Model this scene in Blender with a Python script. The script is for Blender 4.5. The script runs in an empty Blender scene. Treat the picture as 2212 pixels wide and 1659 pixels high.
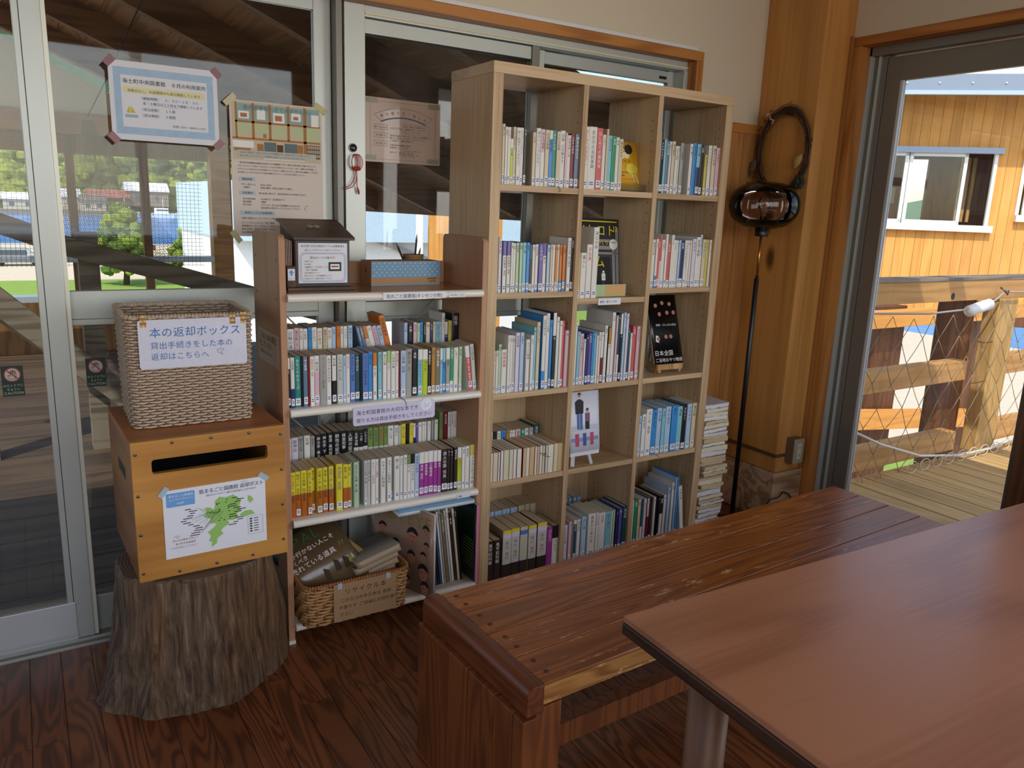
import bpy, bmesh, math, random
from mathutils import Vector, Matrix, noise

scene = bpy.context.scene
C = scene.collection
random.seed(11)
PI = math.pi

# ---------------------------------------------------------------- camera, sky, sun, room light, exposure
cam_data = bpy.data.cameras.new('camera')
cam_data.sensor_fit = 'HORIZONTAL'
cam_data.sensor_width = 36.0
cam_data.lens = 27.39
cam_data.clip_end = 2000
cam = bpy.data.objects.new('camera', cam_data)
C.objects.link(cam)
YAW, PITCH, ROLL = -0.5639, -0.2210, 0.0380
fwd = Vector((-math.sin(YAW) * math.cos(PITCH), math.cos(YAW) * math.cos(PITCH), math.sin(PITCH)))
rgt = Vector((math.cos(YAW), math.sin(YAW), 0))
upv = rgt.cross(fwd)
r2 = rgt * math.cos(ROLL) + upv * math.sin(ROLL)
u2 = upv * math.cos(ROLL) - rgt * math.sin(ROLL)
cam.matrix_world = Matrix(((r2.x, u2.x, -fwd.x, -1.2878), (r2.y, u2.y, -fwd.y, -2.2089), (r2.z, u2.z, -fwd.z, 1.356), (0, 0, 0, 1)))
scene.camera = cam

world = bpy.data.worlds.new('sky_world')
scene.world = world
world.use_nodes = True
wn = world.node_tree
sky = wn.nodes.new('ShaderNodeTexSky')
sky.sky_type = 'NISHITA'
sky.sun_disc = False
sky.sun_elevation = math.radians(52)
sky.sun_rotation = math.radians(200)
sky.air_density = 1.0
sky.dust_density = 1.5
bg = wn.nodes['Background']
bg.inputs['Strength'].default_value = 0.34
wn.links.new(sky.outputs[0], bg.inputs[0])

sun_data = bpy.data.lights.new('sun', 'SUN')
sun_data.energy = 3.9
sun_data.angle = 0.01
sun_data.color = (1.0, 0.95, 0.86)
sun = bpy.data.objects.new('sun', sun_data)
C.objects.link(sun)
SUN_FROM = Vector((-0.62, -0.50, 1.0)).normalized()
sun.rotation_euler = SUN_FROM.to_track_quat('Z', 'Y').to_euler()

def fill_light(name, loc, target, sx, sy, power, color):
    d = bpy.data.lights.new(name, 'AREA')
    d.shape = 'RECTANGLE'; d.size = sx; d.size_y = sy; d.energy = power; d.color = color
    o = bpy.data.objects.new(name, d); C.objects.link(o)
    o.location = loc
    o.rotation_euler = (Vector(loc) - Vector(target)).to_track_quat('Z', 'Y').to_euler()
    return o
# fill lamps added in the unseen rear and side openings in place of daylight
fill_light('rear_window_fill', (-1.0, -4.34, 1.75), (-1.0, 0, 1.75), 3.8, 1.45, 34, (1.0, 0.97, 0.92))
fill_light('deck_side_fill', (1.70, -3.15, 1.25), (0.0, -3.15, 1.25), 2.1, 1.9, 62, (1.0, 0.97, 0.92))
fill_light('side_window_fill', (-3.76, -2.2, 1.68), (0, -2.2, 1.68), 1.7, 1.3, 5, (1.0, 0.96, 0.90))

vs = scene.view_settings
vs.view_transform = 'Standard'
vs.look = 'None'
vs.exposure = 0.0
vs.gamma = 1.0
vs.use_curve_mapping = False
scene.cycles.max_bounces = 8
scene.cycles.diffuse_bounces = 4
scene.cycles.glossy_bounces = 4
scene.cycles.transparent_max_bounces = 24
scene.cycles.caustics_reflective = False
scene.cycles.caustics_refractive = False
scene.cycles.sample_clamp_indirect = 6.0

# ---------------------------------------------------------------- materials
MATS = {}
def lin(c):
    def f(v): return v / 12.92 if v <= 0.04045 else ((v + 0.055) / 1.055) ** 2.4
    return (f(c[0]), f(c[1]), f(c[2]), 1.0)
def new_mat(name):
    m = bpy.data.materials.new(name); m.use_nodes = True
    return m, m.node_tree.nodes, m.node_tree.links, m.node_tree.nodes['Principled BSDF']
def plain(name, rgb, rough=0.6, metal=0.0, spec=0.5, var=0.0, bump=0.0, bscale=60.0, coat=0.0):
    """rgb in sRGB 0..1; a little noise keeps large faces from being dead flat"""
    if name in MATS: return MATS[name]
    m, n, l, p = new_mat(name)
    p.inputs['Base Color'].default_value = lin(rgb)
    p.inputs['Roughness'].default_value = rough
    p.inputs['Metallic'].default_value = metal
    p.inputs['Specular IOR Level'].default_value = spec
    p.inputs['Coat Weight'].default_value = coat
    if var or bump:
        tc = n.new('ShaderNodeTexCoord'); nz = n.new('ShaderNodeTexNoise')
        nz.inputs['Scale'].default_value = bscale; nz.inputs['Detail'].default_value = 4
        l.new(tc.outputs['Object'], nz.inputs['Vector'])
        if var:
            mx = n.new('ShaderNodeMixRGB'); c = lin(rgb)
            mx.inputs[1].default_value = tuple(v * (1 - var) for v in c[:3]) + (1,)
            mx.inputs[2].default_value = tuple(min(1, v * (1 + var)) for v in c[:3]) + (1,)
            l.new(nz.outputs['Fac'], mx.inputs[0]); l.new(mx.outputs[0], p.inputs['Base Color'])
        if bump:
            b = n.new('ShaderNodeBump'); b.inputs['Strength'].default_value = bump; b.inputs['Distance'].default_value = 0.004
            l.new(nz.outputs['Fac'], b.inputs['Height']); l.new(b.outputs[0], p.inputs['Normal'])
    MATS[name] = m
    return m
def wood(name, dark, light, axis=0, freq=5.0, ring=9.0, fine=70.0, rough=0.5, knots=0.0, wear=0.0, coat=0.0, vary=0.12, mix=0.5, stain=0.0, stretch=0.09, bump=0.15, spec=0.4):
    """grain runs along object axis 0/1/2; rings give the cathedral figure, fine gives the streaks"""
    if name in MATS: return MATS[name]
    m, n, l, p = new_mat(name)
    tc = n.new('ShaderNodeTexCoord'); oi = n.new('ShaderNodeObjectInfo')
    mul = n.new('ShaderNodeMath'); mul.operation = 'MULTIPLY'; mul.inputs[1].default_value = 61.7
    l.new(oi.outputs['Random'], mul.inputs[0])
    add = n.new('ShaderNodeVectorMath'); add.operation = 'ADD'
    l.new(tc.outputs['Object'], add.inputs[0]); l.new(mul.outputs[0], add.inputs[1])
    def mapped(st):
        mp = n.new('ShaderNodeMapping'); s = [1.0, 1.0, 1.0]; s[axis] = st
        mp.inputs['Scale'].default_value = s; l.new(add.outputs[0], mp.inputs['Vector']); return mp.outputs[0]
    n1 = n.new('ShaderNodeTexNoise'); n1.inputs['Scale'].default_value = freq; n1.inputs['Detail'].default_value = 2.0
    n1.inputs['Distortion'].default_value = 0.4
    l.new(mapped(stretch), n1.inputs['Vector'])
    r1 = n.new('ShaderNodeMath'); r1.operation = 'MULTIPLY'; r1.inputs[1].default_value = ring * 6.283
    l.new(n1.outputs['Fac'], r1.inputs[0])
    r2_ = n.new('ShaderNodeMath'); r2_.operation = 'SINE'; l.new(r1.outputs[0], r2_.inputs[0])
    r3 = n.new('ShaderNodeMath'); r3.operation = 'MULTIPLY_ADD'; r3.inputs[1].default_value = 0.5; r3.inputs[2].default_value = 0.5
    l.new(r2_.outputs[0], r3.inputs[0])
    n2 = n.new('ShaderNodeTexNoise'); n2.inputs['Scale'].default_value = fine; n2.inputs['Detail'].default_value = 3.0
    l.new(mapped(0.03), n2.inputs['Vector'])
    mx = n.new('ShaderNodeMixRGB'); mx.inputs[0].default_value = mix
    l.new(r3.outputs[0], mx.inputs[1]); l.new(n2.outputs['Fac'], mx.inputs[2])
    rp = n.new('ShaderNodeValToRGB'); e = rp.color_ramp.elements
    e[0].position = 0.12; e[0].color = lin(dark); e[1].position = 0.62; e[1].color = lin(light)
    l.new(mx.outputs[0], rp.inputs[0])
    out = rp.outputs[0]
    if stain:
        ns = n.new('ShaderNodeTexNoise'); ns.inputs['Scale'].default_value = 2.6; ns.inputs['Detail'].default_value = 5
        l.new(mapped(0.5), ns.inputs['Vector'])
        rs = n.new('ShaderNodeValToRGB'); rs.color_ramp.elements[0].position = 0.42; rs.color_ramp.elements[1].position = 0.68
        l.new(ns.outputs['Fac'], rs.inputs[0])
        ms = n.new('ShaderNodeMixRGB'); ms.blend_type = 'MULTIPLY'
        sm = n.new('ShaderNodeMath'); sm.operation = 'MULTIPLY'; sm.inputs[1].default_value = stain
        l.new(rs.outputs[0], sm.inputs[0]); l.new(sm.outputs[0], ms.inputs[0])
        l.new(out, ms.inputs[1]); ms.inputs[2].default_value = (0.35, 0.3, 0.28, 1); out = ms.outputs[0]
    if knots:
        vo = n.new('ShaderNodeTexVoronoi'); vo.inputs['Scale'].default_value = knots
        l.new(mapped(0.45), vo.inputs['Vector'])
        rk = n.new('ShaderNodeValToRGB'); rk.color_ramp.elements[0].position = 0.055; rk.color_ramp.elements[1].position = 0.12
        rk.color_ramp.elements[0].color = (0, 0, 0, 1); rk.color_ramp.elements[1].color = (1, 1, 1, 1)
        l.new(vo.outputs['Distance'], rk.inputs[0])
        mk = n.new('ShaderNodeMixRGB'); l.new(rk.outputs[0], mk.inputs[0])
        mk.inputs[1].default_value = tuple(v * 0.30 for v in lin(dark)[:3]) + (1,)
        l.new(out, mk.inputs[2]); out = mk.outputs[0]
    if vary:
        hs = n.new('ShaderNodeHueSaturation')
        vm = n.new('ShaderNodeMath'); vm.operation = 'MULTIPLY_ADD'; vm.inputs[1].default_value = 2 * vary; vm.inputs[2].default_value = 1 - vary
        l.new(oi.outputs['Random'], vm.inputs[0]); l.new(vm.outputs[0], hs.inputs['Value']); l.new(out, hs.inputs['Color']); out = hs.outputs[0]
    rough_out = None
    if wear:
        nw = n.new('ShaderNodeTexNoise'); nw.inputs['Scale'].default_value = 42; nw.inputs['Detail'].default_value = 5; nw.inputs['Roughness'].default_value = 0.7
        l.new(mapped(0.22), nw.inputs['Vector'])
        rw = n.new('ShaderNodeValToRGB'); rw.color_ramp.elements[0].position = 0.66 - wear; rw.color_ramp.elements[1].position = 0.68 - wear
        l.new(nw.outputs['Fac'], rw.inputs[0])
        nb = n.new('ShaderNodeTexNoise'); nb.inputs['Scale'].default_value = 3.0
        l.new(mapped(0.6), nb.inputs['Vector'])
        rb = n.new('ShaderNodeValToRGB'); rb.color_ramp.elements[0].position = 0.42; rb.color_ramp.elements[1].position = 0.58
        l.new(nb.outputs['Fac'], rb.inputs[0])
        mm = n.new('ShaderNodeMath'); mm.operation = 'MULTIPLY'; l.new(rw.outputs[0], mm.inputs[0]); l.new(rb.outputs[0], mm.inputs[1])
        mw = n.new('ShaderNodeMixRGB'); l.new(mm.outputs[0], mw.inputs[0]); l.new(out, mw.inputs[1])
        mw.inputs[2].default_value = lin((0.86, 0.73, 0.53)); out = mw.outputs[0]
    l.new(out, p.inputs['Base Color'])
    p.inputs['Roughness'].default_value = rough
    p.inputs['Specular IOR Level'].default_value = spec
    p.inputs['Coat Weight'].default_value = coat
    p.inputs['Coat Roughness'].default_value = 0.22
    if bump:
        b = n.new('ShaderNodeBump'); b.inputs['Strength'].default_value = bump; b.inputs['Distance'].default_value = 0.002
        l.new(mx.outputs[0], b.inputs['Height']); l.new(b.outputs[0], p.inputs['Normal'])
    MATS[name] = m
    return m
def glass_pane(name, tint=(0.9, 0.92, 0.9), dirt=0.0, refl=1.0):
    if name in MATS: return MATS[name]
    m = bpy.data.materials.new(name); m.use_nodes = True
    n, l = m.node_tree.nodes, m.node_tree.links
    n.remove(n['Principled BSDF']); out = n['Material Output']
    tr = n.new('ShaderNodeBsdfTransparent'); tr.inputs[0].default_value = tint + (1,)
    gl = n.new('ShaderNodeBsdfGlossy'); gl.inputs['Roughness'].default_value = 0.02
    fr = n.new('ShaderNodeFresnel'); fr.inputs['IOR'].default_value = 1.45
    mu = n.new('ShaderNodeMath'); mu.operation = 'MULTIPLY'; mu.inputs[1].default_value = refl
    l.new(fr.outputs[0], mu.inputs[0])
    mx = n.new('ShaderNodeMixShader'); l.new(mu.outputs[0], mx.inputs[0]); l.new(tr.outputs[0], mx.inputs[1]); l.new(gl.outputs[0], mx.inputs[2])
    last = mx.outputs[0]
    if dirt:
        tc = n.new('ShaderNodeTexCoord')
        nz = n.new('ShaderNodeTexNoise'); nz.inputs['Scale'].default_value = 260; nz.inputs['Detail'].default_value = 2
        nb = n.new('ShaderNodeTexNoise'); nb.inputs['Scale'].default_value = 3.5; nb.inputs['Detail'].default_value = 3
        l.new(tc.outputs['Object'], nz.inputs['Vector']); l.new(tc.outputs['Object'], nb.inputs['Vector'])
        rp = n.new('ShaderNodeValToRGB'); rp.color_ramp.elements[0].position = 0.55; rp.color_ramp.elements[1].position = 0.72
        l.new(nz.outputs['Fac'], rp.inputs[0])
        mm = n.new('ShaderNodeMath'); mm.operation = 'MULTIPLY'; l.new(rp.outputs[0], mm.inputs[0]); l.new(nb.outputs['Fac'], mm.inputs[1])
        m2 = n.new('ShaderNodeMath'); m2.operation = 'MULTIPLY_ADD'; m2.inputs[1].default_value = dirt; m2.inputs[2].default_value = dirt * 0.12; l.new(mm.outputs[0], m2.inputs[0])
        df = n.new('ShaderNodeBsdfTranslucent'); df.inputs[0].default_value = (0.75, 0.72, 0.66, 1)
        d2 = n.new('ShaderNodeMixShader'); l.new(m2.outputs[0], d2.inputs[0]); l.new(last, d2.inputs[1]); l.new(df.outputs[0], d2.inputs[2]); last = d2.outputs[0]
    l.new(last, out.inputs[0])
    MATS[name] = m
    return m

# ---------------------------------------------------------------- mesh builder
class MB:
    def __init__(s): s.v = []; s.f = []; s.m = []; s.sm = []
    def add(s, vs_, fs, mi=0, smooth=False):
        b = len(s.v); s.v += [tuple(v) for v in vs_]
        for f in fs: s.f.append(tuple(i + b for i in f)); s.m.append(mi); s.sm.append(smooth)
        return s
    def box(s, x0, x1, y0, y1, z0, z1, mi=0, M=None):
        vs_ = [(x0, y0, z0), (x1, y0, z0), (x1, y1, z0), (x0, y1, z0), (x0, y0, z1), (x1, y0, z1), (x1, y1, z1), (x0, y1, z1)]
        if M is not None: vs_ = [M @ Vector(v) for v in vs_]
        return s.add(vs_, [(0, 3, 2, 1), (4, 5, 6, 7), (0, 1, 5, 4), (1, 2, 6, 5), (2, 3, 7, 6), (3, 0, 4, 7)], mi)
    def beam(s, a, b, w, h, mi=0, up=(0, 0, 1)):
        a = Vector(a); b = Vector(b); d = (b - a).normalized(); u = Vector(up)
        if abs(d.dot(u)) > 0.98: u = Vector((0, 1, 0))
        r = d.cross(u).normalized(); u = r.cross(d).normalized()
        vs_ = []
        for p in (a, b):
            for i, j in ((-1, -1), (1, -1), (1, 1), (-1, 1)): vs_.append(p + r * (i * w / 2) + u * (j * h / 2))
        return s.add(vs_, [(0, 1, 2, 3), (7, 6, 5, 4), (0, 4, 5, 1), (1, 5, 6, 2), (2, 6, 7, 3), (3, 7, 4, 0)], mi)
    def tube(s, pts, r, n=6, mi=0, closed=False, smooth=True):
        pts = [Vector(p) for p in pts]; k = len(pts); rr = r if isinstance(r, (list, tuple)) else [r] * k
        vs_ = []; prev = None
        for i, p in enumerate(pts):
            a = pts[(i - 1) % k] if (closed or i > 0) else p
            c = pts[(i + 1) % k] if (closed or i < k - 1) else p
            d = (c - a)
            d = d.normalized() if d.length > 1e-9 else Vector((0, 0, 1))
            if prev is None:
                u = Vector((0, 0, 1)) if abs(d.z) < 0.9 else Vector((1, 0, 0))
                prev = d.cross(u).normalized()
            prev = (prev - d * prev.dot(d))
            prev = prev.normalized() if prev.length > 1e-6 else d.orthogonal().normalized()
            q = d.cross(prev)
            for j in range(n):
                t = 2 * PI * j / n; vs_.append(p + (prev * math.cos(t) + q * math.sin(t)) * rr[i])
        fs = []
        for i in range(k if closed else k - 1):
            a = i * n; b = ((i + 1) % k) * n
            for j in range(n): fs.append((a + j, a + (j + 1) % n, b + (j + 1) % n, b + j))
        if not closed: fs.append(tuple(range(n - 1, -1, -1))); fs.append(tuple((k - 1) * n + j for j in range(n)))
        return s.add(vs_, fs, mi, smooth)
    def lathe(s, prof, n=24, c=(0, 0), mi=0, smooth=True):
        vs_ = []; k = len(prof)
        for r, z in prof:
            for j in range(n):
                t = 2 * PI * j / n; vs_.append((c[0] + r * math.cos(t), c[1] + r * math.sin(t), z))
        fs = []
        for i in range(k - 1):
            for j in range(n): fs.append((i * n + j, i * n + (j + 1) % n, (i + 1) * n + (j + 1) % n, (i + 1) * n + j))
        if prof[0][0] > 1e-6: fs.append(tuple(range(n - 1, -1, -1)))
        if prof[-1][0] > 1e-6: fs.append(tuple((k - 1) * n + j for j in range(n)))
        return s.add(vs_, fs, mi, smooth)
    def prism(s, poly, o, ux, uy, th, mi=0):
        """polygon (list of 2d points, counter-clockwise seen from ux x uy) extruded by th against the normal"""
        o = Vector(o); ux = Vector(ux); uy = Vector(uy); nn = ux.cross(uy).normalized()
        k = len(poly); vs_ = [o + ux * a + uy * b for a, b in poly] + [o + ux * a + uy * b - nn * th for a, b in poly]
        fs = [tuple(range(k)), tuple(range(2 * k - 1, k - 1, -1))] + [(i, i + k, (i + 1) % k + k, (i + 1) % k) for i in range(k)]
        return s.add(vs_, fs, mi)
    def quad(s, o, ux, uy, a0, a1, b0, b1, mi=0, off=0.0):
        o = Vector(o); ux = Vector(ux); uy = Vector(uy); nn = ux.cross(uy).normalized() * off
        return s.add([o + nn + ux * a + uy * b for a, b in ((a0, b0), (a1, b0), (a1, b1), (a0, b1))], [(0, 1, 2, 3)], mi)
    def disc(s, c, r, nrm, n=10, mi=0):
        c = Vector(c); nrm = Vector(nrm).normalized(); u = nrm.orthogonal().normalized(); w = nrm.cross(u)
        return s.add([c + (u * math.cos(2 * PI * i / n) + w * math.sin(2 * PI * i / n)) * r for i in range(n)], [tuple(range(n))], mi)
    def ball(s, c, r, n=8, k=6, mi=0, sc=(1, 1, 1)):
        vs_ = []; c = Vector(c)
        for i in range(k + 1):
            a = PI * i / k
            for j in range(n):
                t = 2 * PI * j / n; vs_.append(c + Vector((r * math.sin(a) * math.cos(t) * sc[0], r * math.sin(a) * math.sin(t) * sc[1], r * math.cos(a) * sc[2])))
        fs = []
        for i in range(k):
            for j in range(n): fs.append((i * n + j, (i + 1) * n + j, (i + 1) * n + (j + 1) % n, i * n + (j + 1) % n))
        return s.add(vs_, fs, mi, True)
    def mesh(s, name, mats):
        me = bpy.data.meshes.new(name); me.from_pydata(s.v, [], s.f)
        for m in (mats if isinstance(mats, (list, tuple)) else [mats]): me.materials.append(m)
        me.polygons.foreach_set('material_index', s.m); me.polygons.foreach_set('use_smooth', s.sm)
        me.update()
        return me
    def build(s, name, mats, parent=None, bevel=0.0, seg=2):
        o = bpy.data.objects.new(name, s.mesh(name, mats)); C.objects.link(o)
        if parent is not None: o.parent = parent
        if parent is not None and name.startswith(('printed_', 'photo_', 'lettering', 'map_cap', 'headline', 'dots', 'slot', 'patterned', 'badge')): o['kind'] = 'stuff'
        if bevel:
            bm = bmesh.new(); bm.from_mesh(o.data)
            bmesh.ops.bevel(bm, geom=[e for e in bm.edges if len(e.link_faces) == 2 and e.calc_face_angle(0) > 0.6], offset=bevel, segments=seg, affect='EDGES', profile=0.6, clamp_overlap=True)
            bm.to_mesh(o.data); bm.free()
        return o
def thing(name, label, cat, loc=(0, 0, 0), rz=0.0, group=None):
    o = bpy.data.objects.new(name, None); C.objects.link(o)
    o.location = loc; o.rotation_euler = (0, 0, rz); o.empty_display_size = 0.05
    o['label'] = label; o['category'] = cat
    if group: o['group'] = group
    return o
def tag(o, label, cat, group=None, kind=None):
    o['label'] = label; o['category'] = cat
    if group: o['group'] = group
    if kind: o['kind'] = kind
    return o
def structure(o, label=None):
    o['kind'] = 'structure'
    if label: o['label'] = label
    return o
def root(name, label, loc=(0, 0, 0)):
    o = bpy.data.objects.new(name, None); C.objects.link(o); o.location = loc
    o['kind'] = 'structure'; o['label'] = label
    return o
def B(*a, **k):
    return MB().box(*a, **k)
def kids(o, parent, name, mesh, locs):
    """alike pieces that share one mesh"""
    for q in locs:
        c = bpy.data.objects.new(name, mesh); C.objects.link(c); c.parent = parent; c.location = q

# ---------------------------------------------------------------- lettering
GLYPH = {}
def glyph(ch):
    g = GLYPH.get(ch)
    if g is None:
        cu = bpy.data.curves.new('g', 'FONT'); cu.body = ch; cu.resolution_u = 2; cu.fill_mode = 'FRONT'
        ob = bpy.data.objects.new('g', cu); me = ob.to_mesh()
        vv = [(v.co.x, v.co.y) for v in me.vertices]; ff = [tuple(p.vertices) for p in me.polygons]
        ob.to_mesh_clear(); bpy.data.objects.remove(ob); bpy.data.curves.remove(cu)
        xs = [v[0] for v in vv] or [0, 0.3]
        wide = ord(ch) > 0x2000
        g = GLYPH[ch] = (vv, ff, min(xs), max(xs), wide)
    return g
INK = None
def letters(mb, s, o, ux, uy, size, mi=0, vertical=False, align='L', space=1.0, off=0.0004):
    """lays the characters of s on the plane (o, ux, uy); size is the height of a full-width character"""
    o = Vector(o); ux = Vector(ux).normalized(); uy = Vector(uy).normalized(); nn = ux.cross(uy) * off
    k = size * 0.98
    adv = []
    for ch in s:
        vv, ff, a, b, wide = glyph(ch) if ch not in ' \u3000' else ([], [], 0, 0, ch == '\u3000')
        adv.append((1.0 if wide else (b - a + 0.12 if vv else 0.35)) * size * space)
    tot = sum(adv); pos = 0.0 if align == 'L' else (-tot / 2 if align == 'C' else -tot)
    yy = 0.0
    for ch, ad in zip(s, adv):
        if ch in ' \u3000':
            pos += ad; yy -= size * (0.6 if vertical else 0); continue
        vv, ff, a, b, wide = glyph(ch)
        if vertical:
            cx = (a + b) / 2
            if ch == 'ー':
                vs_ = [o + nn + ux * ((0.40 - y) * k) + uy * (yy - 0.5 * size + (cx - x) * k) for x, y in vv]
            else:
                vs_ = [o + nn + ux * ((x - cx) * k) + uy * (yy - 0.88 * size + y * k) for x, y in vv]
            yy -= size * 1.02 * space
        else:
            sh = -a + 0.06 if not wide else 0.0
            vs_ = [o + nn + ux * (pos + (x + sh) * k) + uy * (y * k) for x, y in vv]
            pos += ad
        mb.add(vs_, ff, mi)
    return mb
def ink(name, rgb): return plain('ink_' + name, rgb, 0.7)
def strip(mb, o, ux, uy, pts, w, mi=0, closed=False, off=0.0004):
    """flat drawn line through 2d points"""
    o = Vector(o); ux = Vector(ux); uy = Vector(uy); nn = ux.cross(uy).normalized() * off
    P = [Vector(p) for p in pts]; k = len(P)
    for i in range(k if closed else k - 1):
        a, b = P[i], P[(i + 1) % k]; d = (b - a)
        if d.length < 1e-9: continue
        q = Vector((-d.y, d.x)).normalized() * (w / 2)
        mb.add([o + nn + ux * t.x + uy * t.y for t in (a - q, b - q, b + q, a + q)], [(0, 1, 2, 3)], mi)
    return mb

# ---------------------------------------------------------------- shared materials
M_floor = wood('floor_pine', (0.29, 0.16, 0.09), (0.51, 0.30, 0.17), axis=1, freq=9, ring=14, rough=0.40, knots=1.7, coat=0.15, vary=0.14, mix=0.45, stretch=0.14)
M_alu = plain('satin_aluminium', (0.74, 0.76, 0.74), 0.38, 0.35, var=0.03, bscale=12)
M_alud = plain('grey_aluminium', (0.50, 0.49, 0.46), 0.4, 0.4)
M_rubber = plain('dark_gasket', (0.09, 0.09, 0.09), 0.7)
M_plaster = plain('cream_plaster', (0.83, 0.79, 0.70), 0.9, var=0.03, bump=0.12, bscale=180)
M_casing = wood('casing_cedar', (0.60, 0.36, 0.15), (0.74, 0.50, 0.25), axis=0, rough=0.45, vary=0.04)
M_casing_v = wood('casing_cedar_upright', (0.60, 0.36, 0.15), (0.74, 0.50, 0.25), axis=2, rough=0.45, vary=0.04)
M_pillar = wood('pillar_pine', (0.68, 0.45, 0.21), (0.80, 0.58, 0.31), axis=2, freq=4, ring=9, rough=0.45, knots=3.6, vary=0.0, mix=0.72, stretch=0.05)
M_wains = wood('wainscot_pine', (0.58, 0.39, 0.20), (0.68, 0.48, 0.27), axis=2, freq=6, ring=10, rough=0.55, vary=0.10, mix=0.6)
M_oak = wood('shelf_oak_upright', (0.60, 0.47, 0.33), (0.80, 0.69, 0.54), axis=2, freq=3, ring=3, fine=130, rough=0.5, vary=0.0, mix=0.75)
M_oakh = wood('shelf_oak_level', (0.60, 0.47, 0.33), (0.80, 0.69, 0.54), axis=0, freq=3, ring=3, fine=130, rough=0.42, vary=0.0, mix=0.75)
M_beech = wood('rack_beech', (0.63, 0.46, 0.34), (0.72, 0.55, 0.42), axis=2, freq=4, ring=4, fine=160, rough=0.5, vary=0.0, mix=0.7)
M_white = plain('white_steel', (0.90, 0.88, 0.84), 0.3)
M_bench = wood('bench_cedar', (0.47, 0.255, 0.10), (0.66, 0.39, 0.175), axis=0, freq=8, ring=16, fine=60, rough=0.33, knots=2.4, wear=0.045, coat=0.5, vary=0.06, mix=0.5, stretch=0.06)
M_benchv = wood('bench_cedar_shaded', (0.36, 0.19, 0.085), (0.50, 0.28, 0.13), axis=2, freq=7, ring=12, fine=60, rough=0.45, knots=2.0, coat=0.2, vary=0.10, mix=0.5)  # darker copy of the seat cedar; shade of the bench end put into colour
M_benchy = wood('bench_end_shaded', (0.33, 0.16, 0.065), (0.46, 0.24, 0.11), axis=1, freq=7, ring=12, fine=60, rough=0.38, knots=1.6, coat=0.3, vary=0.05, mix=0.5)  # end cap cedar, with the side shade put into its darker tone
M_benchw = wood('bench_worn_edge', (0.50, 0.30, 0.12), (0.74, 0.54, 0.30), axis=0, freq=12, ring=10, fine=60, rough=0.5, wear=0.08, vary=0.0)
M_table = wood('table_cherry', (0.55, 0.35, 0.245), (0.66, 0.45, 0.33), axis=0, freq=2.0, ring=9, fine=110, rough=0.36, coat=0.6, vary=0.0, mix=0.6, stretch=0.14, bump=0.02)
M_tedge = wood('table_edge_shaded', (0.16, 0.10, 0.07), (0.25, 0.16, 0.11), axis=1, rough=0.4, vary=0.0)  # shade on the table side put into this very dark edge colour
M_tleg = wood('table_leg_wood', (0.34, 0.22, 0.14), (0.46, 0.31, 0.21), axis=2, rough=0.45, vary=0.0)
M_box = wood('box_pine', (0.62, 0.41, 0.17), (0.78, 0.56, 0.28), axis=0, freq=3, ring=5, rough=0.42, vary=0.03, coat=0.2)
M_paper = plain('white_paper', (0.88, 0.89, 0.92), 0.6)
M_paperw = plain('warm_paper', (0.84, 0.79, 0.75), 0.55)
M_black = plain('black', (0.03, 0.03, 0.03), 0.6)
M_screw = plain('steel_screw', (0.45, 0.45, 0.46), 0.3, 0.9)
M_glass = glass_pane('window_glass', (0.93, 0.94, 0.92), dirt=0.03, refl=0.8)
M_glassd = glass_pane('dirty_window_glass', (0.90, 0.90, 0.88), dirt=0.22, refl=0.8)
M_glassc = glass_pane('door_glass', (0.97, 0.97, 0.96), dirt=0.04)
I_black = ink('black', (0.07, 0.07, 0.08)); I_grey = ink('grey', (0.33, 0.33, 0.36)); I_blue = ink('blue', (0.17, 0.40, 0.68))
I_navy = ink('navy', (0.24, 0.34, 0.55)); I_red = ink('red', (0.72, 0.16, 0.14)); I_white = ink('white', (0.93, 0.93, 0.92))

# ---------------------------------------------------------------- floor: planks that run away from the viewer
fl = structure(B(-3.8, 1.80, -4.4, 0.285, -0.06, -0.004).build('floor', M_floor), 'dark reddish-brown plank floor')
W = 0.0797
def plank_mesh(L, w=W - 0.0014, t=0.022, ch=0.0012):
    x = w / 2
    prof = [(-x, -t), (x, -t), (x, -ch), (x - ch, 0), (-x + ch, 0), (-x, -ch)]
    mb = MB(); n = len(prof)
    vs_ = [(a, 0, b) for a, b in prof] + [(a, L - 0.0012, b) for a, b in prof]
    mb.add(vs_, [tuple(range(n - 1, -1, -1)), tuple(range(n, 2 * n))] + [(i, (i + 1) % n, n + (i + 1) % n, n + i) for i in range(n)][::1])
    me = mb.mesh('plank', M_floor)
    bm = bmesh.new(); bm.from_mesh(me); bmesh.ops.recalc_face_normals(bm, faces=bm.faces); bm.to_mesh(me); bm.free()
    return me
PLK = {L: plank_mesh(L) for L in (0.3, 0.45, 0.6, 0.9, 1.2)}
x = -1.367 - 5 * W + W / 2
while x < 1.70:
    y = 0.285
    first = random.choice((0.3, 0.45, 0.6, 0.9))
    while y > -1.7:
        L = first if y > 0.28 else random.choice((0.6, 0.9, 1.2))
        c = bpy.data.objects.new('plank', PLK[L]); C.objects.link(c); c.parent = fl
        c.location = (x, y - L, 0); y -= L
    x += W

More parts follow.
